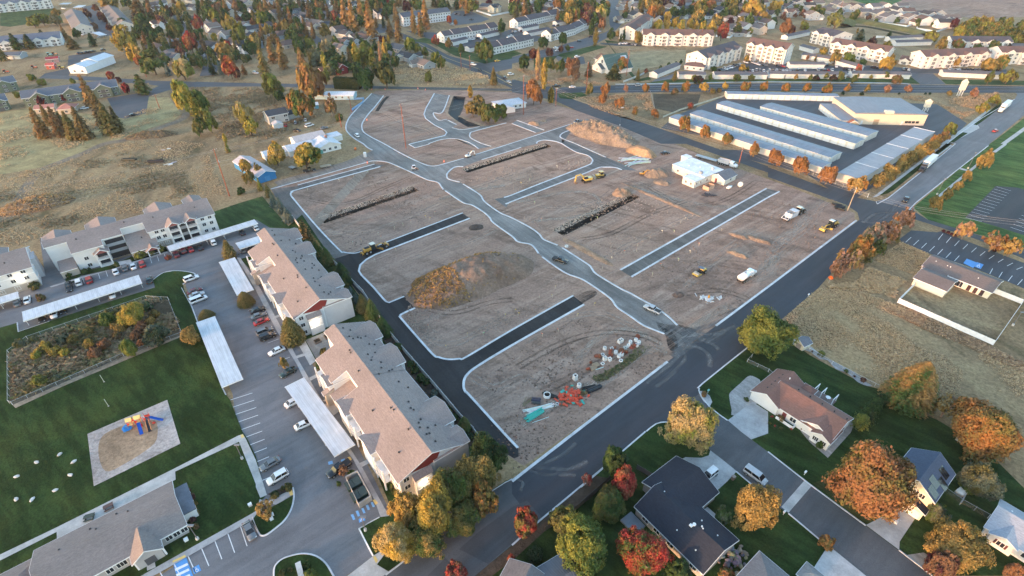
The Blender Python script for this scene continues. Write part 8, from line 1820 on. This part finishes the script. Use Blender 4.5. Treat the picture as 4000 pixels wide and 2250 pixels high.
forest('in the yards on the right','r lime green o:1928,832,142,105; e gold green 32:1490,970,520,640; r orange olive o:2490,1075,190,160; t ochre grey 32:1820,1180,320,300; b green lime 32:540,660,80,60; b plum brown 32:965,925,65,55; b green green 32:790,835,50,35; b plum plum 32:445,640,25,22 870,890,25,22')
forest('in the hedge beside the brown roof','p lime green 32:945,1340,190,200; p green dark 32:1000,1280,160,210 1050,1215,150,200 1095,1170,140,190 1135,1120,120,160')
forest('in the bed before the brown roofed house','b ochre brown 32:380,1400,110,90; b brown ochre 32:135,1310,90,70; b green green 33:520,130,80,90; b olive green 32:15,1360,35,30 130,1410,35,30; b red red 32:40,1295,30,25 70,1388,28,24 235,1420,28,24; b green dark 22:2360,1120,60,55; b brown ochre 22:1935,1065,60,65')
forest('beside the black new road','t rust pink 31:1390,740,250,200; t orange pink 31:1230,850,300,260; t grey pink 31:1080,920,280,270; r orange olive 31:940,1040,270,270; t pink ochre 31:830,1170,280,270; t pink rust 31:700,1240,180,280; r ochre olive 31:1260,920,180,140; r olive green 31:1130,1030,170,160; b olive grey 31:960,1130,190,130; b plum plum 31:1770,875,40,30 1815,890,40,30 1850,905,40,30 1885,915,40,25 2280,1068,50,35')
forest('along the street past the right parking lot','t pink gold 31:2000,860,200,190; t rust ochre 31:2290,970,250,220; t gold ochre 31:2470,1030,210,200')
forest('along the plain storage wall','r orange olive 20:1745,1240,140,140 1950,1320,125,120 2165,1390,120,115; r orange ochre 21:2440,50,120,125; r orange rust 31:80,130,175,145 340,215,195,175 615,305,215,185; r gold orange 31:910,400,195,165')
forest('between the flat storage row and the footpath','r ochre gold 31:1130,360,165,145 1240,280,175,150; r gold olive 31:1360,190,165,150; r olive ochre 31:1450,130,145,125; r gold ochre 31:1555,65,190,120 1680,10,130,70; r olive lime 30:1845,1290,150,120; r ochre rust 30:1770,1370,120,110; r gold orange 30:1690,1400,130,100; r lime ochre 30:2170,1080,155,120 2290,1000,140,110')
forest('beside the green sports field','r gold olive 31:2200,150,175,190; r gold ochre 31:2015,320,115,110 1910,420,115,110; r olive gold 31:1810,500,120,110; r olive ochre 31:1700,590,160,145')
forest('in the row along the arterial road','r orange rust 20:945,890,95,110; r olive gold 20:780,895,85,120; r orange olive 20:1345,880,72,80 1545,868,92,90 1755,868,98,95; r yellow gold 20:1940,872,95,90 2145,862,62,70; r orange olive 20:2350,868,108,92 2540,868,85,90; r orange olive 30:185,878,100,92 388,878,105,90 605,888,115,95 800,884,92,85; r olive ochre 30:1005,884,68,80; r rust pink 30:1205,890,82,78 1415,890,88,80 2085,922,125,90; r rust orange 20:920,985,95,95 1085,1030,110,90; t rust ochre 20:1240,1115,75,85; r orange rust 20:1440,1135,95,85; b rust red 20:1800,1058,70,55; t pink rust 20:1150,880,70,80; b olive brown 20:1640,915,80,30 2020,910,70,35 2090,905,60,30; b dark dark 30:755,935,40,35 945,940,50,30 550,935,35,22 1320,940,30,22 1585,940,30,25 1630,940,30,25; b ochre olive 30:1830,935,70,55')
forest('beside the crossroads and small white house','p pink pale 20:262,650,62,320; p yellow ochre 20:325,745,85,310; r orange rust 20:220,905,190,230; p olive yellow 20:395,960,75,165; c ochre olive 10:2390,770,95,175; p yellow ochre 10:2155,920,60,130; r olive ochre 10:2180,1080,200,150; r ochre olive 10:2250,1010,130,110; r olive green 10:2340,1130,230,130; r olive lime 10:2470,1110,140,120')
forest('round the red barn','p yellow lime 10:1000,560,110,270; p lime olive 10:1085,550,150,250; p lime green 10:1170,590,80,230; p pink pale 10:1252,560,50,290; p yellow gold 10:1300,520,65,290; p yellow ochre 10:1335,430,50,150; c ochre brown 10:940,590,80,230; p lime yellow 10:690,640,75,240; r green dark 10:1085,780,220,190; r dark olive 10:1300,730,240,230; r green olive 10:1390,600,130,150; c dark dark 10:1190,430,60,80; r plum plum 10:1270,390,90,60')
forest('north of the construction site','r rust ochre 10:540,800,290,340; r lime olive 10:160,845,240,220; r orange green 10:440,1030,270,250; t brown ochre 10:745,1040,170,260; b olive green 10:830,1180,90,80; r olive lime 10:700,760,110,170; r dark green 10:235,960,120,100')
forest('by the houses left of the entry road','r yellow gold 11:190,95,210,200; r yellow green 11:480,110,330,240; r yellow olive 11:520,40,150,120; t olive ochre 11:20,250,130,220; r yellow ochre 01:2470,220,140,200; c lime ochre 01:2280,30,60,130; r olive ochre 01:2500,330,120,130; b green dark 01:2420,470,90,80')
forest('in the meadow on the left','r lime yellow 00:1850,960,270,350; r green lime 00:2010,1010,190,300; p lime yellow 00:1960,1080,130,240; r lime olive 00:2090,1200,190,230; r olive green 00:1990,1260,150,220; r pale yellow 00:2440,1130,190,210; r lime yellow 00:2510,1270,180,160; p yellow lime 00:2260,1390,60,110')
forest('before the green apartments','c ochre rust 00:870,920,170,370; c ochre brown 00:985,1090,190,380; c ochre olive 00:1070,1200,220,360; c olive brown 00:1160,1200,120,280; c ochre rust 00:380,1240,190,360; c rust brown 00:560,1230,170,350; c ochre olive 00:700,1270,170,330; c ochre brown 00:800,1240,190,380; c olive dark 00:630,1250,140,260; c ochre rust 00:455,1160,110,240; r plum red 00:400,1010,90,110 650,970,80,110 1265,880,90,110; r rust red 00:1090,910,80,70; r red rust 00:1110,760,90,90; c olive green 00:1410,850,190,230; b lime green 00:315,775,90,70 725,810,80,30; b lime olive 00:170,950,80,70; b lime ochre 00:410,825,100,50; r plum rust 00:1180,800,80,60')
forest('among the top left houses','r yellow olive 00:1240,380,250,270; r gold yellow 00:1335,520,190,190; r orange red 00:1390,600,95,120; r green olive 00:1520,610,310,220; r lime pale 00:1825,680,220,190; r red rust 00:1905,410,170,190; r red rust 00:1985,220,130,190; r red orange 00:2300,660,175,200; r ochre gold 00:2270,510,210,170; r yellow gold 00:2300,225,160,160; c brown rust 00:1390,110,230,240; c rust brown 00:1500,90,110,220; c rust brown 00:2050,70,130,160; c rust ochre 00:2270,90,110,190; c rust brown 00:2370,70,110,180; r green dark 00:1590,350,150,130; r dark green 00:1430,230,200,190; r green olive 00:1765,290,180,190; r dark green 00:1985,345,150,110; c dark olive 00:2120,660,90,210; r olive green 00:1960,600,150,120; r lime yellow 00:2150,370,70,130; r red red 00:2290,445,70,90; r olive lime 00:2400,330,160,200; r orange rust 00:2540,220,60,80; r dark green 00:2480,160,120,110; r lime olive 00:2160,150,120,130; r yellow olive 00:1815,60,110,100; r dark plum 00:1690,110,140,120; b green olive 00:1530,300,100,70; r green dark 00:2540,480,120,130; c blue grey 00:1680,700,90,150; c blue grey 00:1200,690,0.1,0.1'.replace('; c blue grey 00:1200,690,0.1,0.1','')+'; c grey blue 00:2210,680,70,160; c rust brown 00:2450,700,80,110; r plum brown 00:2380,740,90,90; r ochre olive 00:1100,20,220,80; r dark green 00:760,330,130,100; c olive brown 00:720,430,160,150; c ochre rust 00:640,330,70,170; c dark green 00:920,400,120,150; c dark green 00:140,420,140,190; c dark olive 00:280,420,150,170; c dark olive 00:430,370,110,160; c dark olive 00:0,520,110,220; r rust brown 00:950,260,90,70; r plum rust 00:870,130,100,90 960,75,80,70 1010,160,90,90 1090,270,90,80; b plum rust 00:1060,190,90,60; r olive lime 00:420,190,150,110 330,210,150,80; r ochre olive 00:560,120,110,60; r grey olive 00:545,190,130,110; c rust ochre 00:1260,260,70,120; c dark green 00:1350,330,110,130')
forest('in the tall pines behind the barn','c gold rust 10:890,160,140,340 965,170,145,370; c gold rust 10:1050,130,120,270; c gold rust 10:1140,210,160,410; c rust ochre 10:1430,320,115,220 1345,290,105,190; c gold rust 10:1405,150,90,220; c gold rust 10:1580,210,90,260; c gold rust 10:1700,140,130,300; c olive rust 10:1650,250,110,240; c rust brown 10:620,80,120,180; c rust brown 10:770,40,80,110; r red rust 10:790,155,85,140; c brown olive 10:1215,90,90,180; r red rust 10:1320,40,90,110; c ochre olive 10:60,610,140,340; c rust ochre 10:150,510,140,270; c rust ochre 10:250,540,140,320; c ochre rust 10:455,610,140,270; r lime olive 10:545,440,120,150; c grey olive 10:490,470,90,150; r pale grey 10:700,480,140,200; r grey olive 10:600,580,190,170; r dark green 10:760,560,120,170; r yellow gold 10:105,290,110,110; r gold ochre 10:290,260,110,110; r green dark 10:410,210,80,110; c dark green 10:385,240,30,90; r green lime 10:60,180,140,130; r olive ochre 10:690,300,130,130; r brown rust 10:450,380,90,90; c dark grey 10:1020,380,100,120; r dark olive 10:820,260,120,100; r rust ochre 10:170,400,130,110; r dark green 10:330,330,110,80; r lime green 10:315,375,70,70; r green olive 10:470,400,90,70; c dark brown 10:480,60,120,120; c brown rust 10:430,20,90,90; c dark olive 10:240,60,130,150; c brown dark 10:1840,30,100,90; c dark brown 10:1790,20,90,100; c dark green 10:2020,30,110,110; r olive lime 10:2170,60,130,110; c dark olive 10:1930,50,80,90; r plum plum 10:1520,60,110,90; r plum plum 10:2340,25,80,40; c olive ochre 10:1500,260,0.1,0.1'.replace('; c olive ochre 10:1500,260,0.1,0.1',''))
forest('round the grey townhouse rows','r red rust 10:1805,400,85,120; r red orange 10:1940,190,60,110; r rust orange 10:2010,220,45,60; r olive rust 10:1940,430,85,110; r olive green 10:2065,480,70,95; r green olive 10:2320,500,180,180; r green olive 10:2235,480,100,140; r dark green 10:2465,260,115,150; r lime green 10:1800,580,100,130; r green olive 10:1860,620,110,120; b olive lime 10:1735,770,85,100; r lime green 10:1545,440,130,130; r lime olive 10:1625,480,80,85; r olive green 10:1700,520,90,90; r dark green 20:510,380,95,140; r green dark 20:320,420,115,100; p green dark 20:805,270,80,170; p olive ochre 20:840,370,75,190; r plum rust 20:495,490,80,60 375,520,90,80 215,540,110,100; r green olive 20:560,480,60,60; c grey olive 20:400,350,60,120; r dark green 20:120,620,125,140')
forest('round the church and the dry lot','r green olive 20:395,640,105,150 490,660,105,140; r brown rust 20:620,680,175,180; c olive dark 20:1030,720,175,165; r orange green 20:1110,640,115,190; c rust brown 20:775,700,95,150; r green dark 20:1000,335,95,130; r olive gold 20:1275,370,95,165; c dark green 20:1130,340,45,130; c green dark 20:1095,380,40,80; r ochre pale 20:1060,340,50,80; c ochre olive 20:1270,750,55,120; c olive ochre 20:1640,760,60,110; b dark green 20:1495,680,40,70 1575,650,40,55 1650,640,40,50 1700,620,40,55; b plum rust 20:1350,710,55,45')
forest('in the far top streets','r gold olive 20:580,60,130,170; r orange rust 20:455,45,110,130; r green olive 20:580,140,110,130; r olive lime 20:640,150,110,130; r red plum 20:695,145,75,95; r lime pale 20:900,130,140,170; r olive ochre 20:770,150,90,90; r gold ochre 20:950,60,80,110; r lime olive 20:700,85,80,80; r gold yellow 20:700,10,150,60; r green olive 20:760,60,110,110; b lime green 20:575,195,110,80; b olive lime 20:680,200,70,60; c dark green 20:1210,110,45,110; r dark green 20:1135,160,70,120; r orange rust 20:1405,120,110,150; r orange ochre 20:1490,110,95,140; r gold olive 20:1430,25,170,90; r olive green 20:1910,90,160,140; r orange rust 20:2010,30,120,100; r olive gold 20:2040,70,80,60; c green dark 20:2085,160,30,80; r green olive 20:2240,120,90,110; r yellow gold 20:2430,70,240,140; r gold ochre 20:2530,170,110,100; r olive lime 20:2330,110,90,110; r plum plum 20:2200,220,90,90; r plum brown 20:1710,30,90,90; r plum rust 20:1600,55,80,40; r red rust 20:2120,305,130,160; r yellow gold 20:2015,265,115,120; r red rust 20:1540,205,50,50; r gold yellow 20:1570,170,90,100; r yellow lime 20:1470,245,90,100; r gold yellow 20:1560,240,80,90; r yellow olive 20:1640,225,90,110; r lime yellow 20:1710,250,90,110; r yellow gold 20:1790,235,80,110; r olive yellow 20:1850,255,80,90; r yellow lime 20:1925,260,80,90; p orange yellow 20:1425,265,45,70; r dark green 20:920,30,80,80; r yellow gold 30:75,65,160,95; r gold yellow 30:10,180,50,90; r green dark 30:60,210,100,80; r rust brown 30:190,260,150,150; r plum rust 30:240,300,80,90; r red red 30:415,15,80,50; r olive green 30:500,85,110,80; r lime grey 30:690,200,190,130; r olive green 30:870,155,90,80; b lime olive 30:370,255,100,80; r dark olive 30:850,370,50,0.1'.replace('; r dark olive 30:850,370,50,0.1',''))
forest('round the cream apartments on the right','c dark grey 30:930,360,140,150; p gold ochre 30:785,365,50,90; p ochre gold 30:900,310,30,60; r plum brown 30:1060,410,90,90; c green dark 30:1220,355,90,90; r yellow olive 30:1200,455,130,60; r gold olive 30:685,560,115,160; r lime green 30:820,580,140,70; r yellow ochre 30:1195,635,180,120; r rust red 30:915,685,75,90; r green dark 30:960,620,80,60; r olive gold 30:1250,570,60,120; r ochre gold 30:1910,620,80,110; r gold olive 30:2230,640,180,130; r gold green 30:2370,620,150,150; r olive green 30:2240,770,115,130; r olive lime 30:2430,760,190,140; r olive ochre 30:1760,430,120,150; r green rust 30:1920,440,150,110; r olive green 30:2120,470,100,80; r green olive 30:2290,460,140,80; r dark plum 30:2420,460,80,60; r olive lime 30:1650,360,160,110; r lime yellow 30:1940,315,130,120; r green dark 30:2120,215,60,80; r olive dark 30:2480,360,180,130; r olive green 30:2380,340,130,110; r green ochre 30:2210,350,130,80; r ochre olive 30:2310,355,120,60; r plum plum 30:1880,230,90,110; r gold ochre 30:1015,420,60,40; r olive yellow 30:560,510,90,60; c olive gold 30:480,585,30,70; r rust brown 30:402,575,45,60; r lime ochre 30:905,760,40,60 1040,770,40,60; r olive green 30:870,790,80,80 740,760,80,110 1200,750,55,90; r lime green 30:430,775,60,60; r ochre gold 30:285,770,50,70; r lime olive 30:590,760,50,70; b plum dark 30:490,780,80,30 660,780,90,35; b olive brown 30:1310,795,120,30; r ochre yellow 20:2320,680,80,70; r olive gold 20:2360,585,60,70; r green lime 20:1830,780,50,60 2000,770,55,60; r olive green 20:2270,780,90,60 2410,775,80,60; b plum dark 20:1880,800,110,40; b green dark 20:2030,690,70,50; r green olive 20:2370,690,60,50')
forest('left of the black gravel road','c blue grey 11:165,560,95,185 237,620,105,185 312,715,125,170; c dark gold 11:475,850,135,215; c dark ochre 11:560,950,90,120; c green gold 11:610,1040,125,205; c green olive 11:705,1130,145,205; c green dark 11:850,1260,150,170; c green dark 11:905,1350,130,150; c blue dark 12:960,70,130,190; c olive ochre 12:1070,150,150,205; c green olive 12:1160,215,150,240; c green dark 12:1275,385,180,235; c olive ochre 11:115,470,85,155; c lime ochre 11:30,410,65,140; b dark green 12:1420,590,120,95; b green dark 12:1560,760,90,70 1600,820,100,80 1660,900,100,90 1710,940,80,80; b blue grey 12:1790,1060,110,80; b dark green 12:1860,1170,70,80 1930,1230,110,90 1990,1300,100,90; e green olive 12:2095,1370,145,175; b dark dark 13:2130,60,120,80')
forest('among the apartment buildings','e olive ochre 12:350,430,245,320; t gold olive 12:275,755,115,120; c olive ochre 01:2290,1060,155,230; e ochre olive 02:2460,110,175,180; e olive ochre 02:2070,265,165,130; r ochre gold 02:1890,480,215,190; b dark green 12:635,770,90,110; b lime green 12:680,900,60,110; b olive ochre 12:675,640,75,70; b green dark 12:775,590,60,65; b rust orange 12:750,548,30,25; b green olive 01:1170,1210,55,65; b dark green 01:650,1280,60,70 690,1320,70,60 850,1275,70,50 900,1260,60,45; b olive lime 01:1400,1110,130,60 1500,1085,120,60 1600,1050,120,55; b rust red 01:1690,1140,70,60; b brown olive 02:410,95,100,60; b dark olive 01:350,1420,120,50; b olive green 13:1305,440,70,75 1330,490,75,80 1365,545,75,80 1395,605,75,80; b dark olive 13:190,625,100,90 325,550,90,95 265,565,50,60; b dark green 12:1180,1160,0.1,0.1'.replace('; b dark green 12:1180,1160,0.1,0.1','')+'; b green dark 13:430,1345,65,70 510,1350,90,90; b olive dark 13:260,1420,90,60 340,1380,60,50; b lime green 13:540,1425,130,80; b brown plum 03:1920,660,90,90 1890,590,70,60; b olive ochre 03:1955,715,65,65 1975,810,60,60; b plum brown 03:1930,880,80,70; b olive brown 03:1970,945,70,70; b plum dark 03:1760,1020,90,50 1820,990,90,50')
forest('inside the fenced wild basin','r lime yellow 02:1310,250,300,220; r green lime 02:1065,310,190,140; r dark grey 02:1560,455,270,180; r lime green 02:1290,590,175,195; b yellow olive 02:440,600,200,160 540,640,180,140; b lime yellow 02:640,650,150,130 360,680,160,130; b olive ochre 02:730,520,180,130 880,440,170,120; b ochre yellow 02:880,560,160,90; b gold ochre 02:1200,390,200,90 1500,340,160,120; b rust brown 02:1420,400,190,110 1350,480,150,90 1430,550,120,70; b brown rust 02:1050,560,180,100 950,650,200,110; b lime olive 02:400,930,210,120; b grey olive 02:200,560,170,100 330,520,150,90; b olive grey 02:560,910,130,80 1100,260,160,100; b grey dark 02:620,520,190,100; b green grey 02:1470,180,170,90; b brown olive 02:700,600,160,90 1180,480,150,80; b ochre olive 02:1560,260,150,100')
def fill(place,s,n,kinds,seed,w0=35,w1=80):
 pl=K(s);rn=random.Random(seed);xs=[p[0]for p in pl];ys=[p[1]for p in pl];poly2=[Vector((x,y,0))for x,y in pl];k=0;used=[(t['px'],t['py'])for t in TREES]+[(h[1],h[2])for h in HS]
 for _ in range(n*30):
  if k>=n:break
  x,y=rn.uniform(min(xs),max(xs)),rn.uniform(min(ys),max(ys))
  if not inside(Vector((x,y,0)),poly2)or any(abs(x-a)<15 and abs(y-b)<10 for a,b in used):continue
  kd,c1,c2=rn.choice(kinds).split();w=rn.uniform(w0,w1)*(0.55 if kd=='c' else 0.8);w*=.85;tree(KC[kd],c1,c2,x,y,w,w*(rn.uniform(1.8,2.5)if kd=='c' else rn.uniform(0.9,1.15)),place);TREES[-1]['fill']=kd!='c';used.append((x,y));k+=1
MIXD=['r dark green','r dark olive','r green dark','c dark green','r dark green','r green dark','r olive green','c dark olive','c rust brown','c brown olive','r green olive','r gold olive','r rust brown','r plum brown']
fill('in the old streets, upper left','00:1150,0 2576,0 10:0,450 00:2576,560 2400,640 2150,600 1900,640 1650,640 1450,500 1250,300',95,MIXD,1)
fill('in the top pine belt','10:0,0 2300,0 2200,60 1900,60 1700,30 1400,60 1300,250 900,330 500,320 0,400',90,['c rust brown','c ochre rust','c dark olive','c brown dark','r dark green','r green olive','r olive rust'],2)
fill('behind the red barn and poplars','10:380,330 800,400 1250,420 1400,560 1250,740 700,740 600,640 380,520',40,['r dark green','r green dark','r olive green','c dark olive','r grey olive'],3)
fill('between the houses at the top middle','20:0,0 960,0 930,280 860,200 500,180 400,120 0,120',40,MIXD,4);fill('between the houses at the top right','20:1100,0 2576,0 30:0,330 20:2300,330 2150,260 1500,150 1150,200',44,MIXD+['r yellow gold','r gold olive'],5)
fill('among the house rows below the field','30:0,0 800,30 1500,90 1900,150 1850,260 1500,250 900,200 0,170',30,['r green dark','r olive green','r plum brown','r dark green'],6,22,45);fill('in the shrubby strip at the right edge','30:1880,260 2100,190 2620,220 2620,420 2000,400 1850,330',40,['b olive green','b green ochre','b ochre olive','b lime olive','r olive green'],7,40,75)
emit_trees()
# clipped hedge beside the red barn
q=[W1('10:790,895'),W1('10:1040,905')]
def hedge():
 a,b=q;u=(b-a).normalized();L=(b-a).length;r=tag(D.objects.new('hedge',None),'tall dark clipped hedge between the red barn and the main road','hedge');C.objects.link(r);r.location=a;r.rotation_euler=(0,0,atan2(u.y,u.x))
 rnd=random.Random(3);vs=[];fs=[]
 for _ in range(5000):
  f=rnd.randrange(5);x,y,z=rnd.uniform(0,L),rnd.uniform(0,5),rnd.uniform(0.2,7)
  n=Vector((0,-1,0.2))if f<2 else(Vector((0,0,1))if f==2 else(Vector((0,1,0))if f==3 else Vector((rnd.choice((-1,1)),0,0.2))))
  if f<2:y=rnd.gauss(0,.15)
  elif f==2:z=7+rnd.gauss(0,.15)
  elif f==3:y=5
  else:x=0 if n.x<0 else L
  leaf_quad(vs,fs,Vector((x,y,z)),n+rvec(rnd)*0.5,rnd.uniform(0.2,0.45),rnd)
 m=D.meshes.new('foliage');m.from_pydata(vs,[],fs);m.materials.append(M['leaf']);o=link('foliage',m,r,COL['dark']);o['leaf_two']=[0.04,0.05,0.015,1.0]
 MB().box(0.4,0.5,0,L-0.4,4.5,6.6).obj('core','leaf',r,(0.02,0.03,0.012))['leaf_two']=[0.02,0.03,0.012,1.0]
hedge()
# ------------------------------------------------------------------ thin evening haze over the whole town
def haze():
 m=D.materials.new('haze');m.use_nodes=True;t=m.node_tree;t.nodes.clear();o=t.nodes.new('ShaderNodeOutputMaterial');v=t.nodes.new('ShaderNodeVolumePrincipled')
 v.inputs['Color'].default_value=(0.86,0.90,0.96,1);v.inputs['Density'].default_value=0.00005;v.inputs['Anisotropy'].default_value=0.1;t.links.new(v.outputs[0],o.inputs['Volume'])
 me=MB().box(-1960,-80,-3.5,1960,2640,108).mesh('haze');me.materials.append(m);ob=link('haze',me);ob['kind']='stuff'
haze()
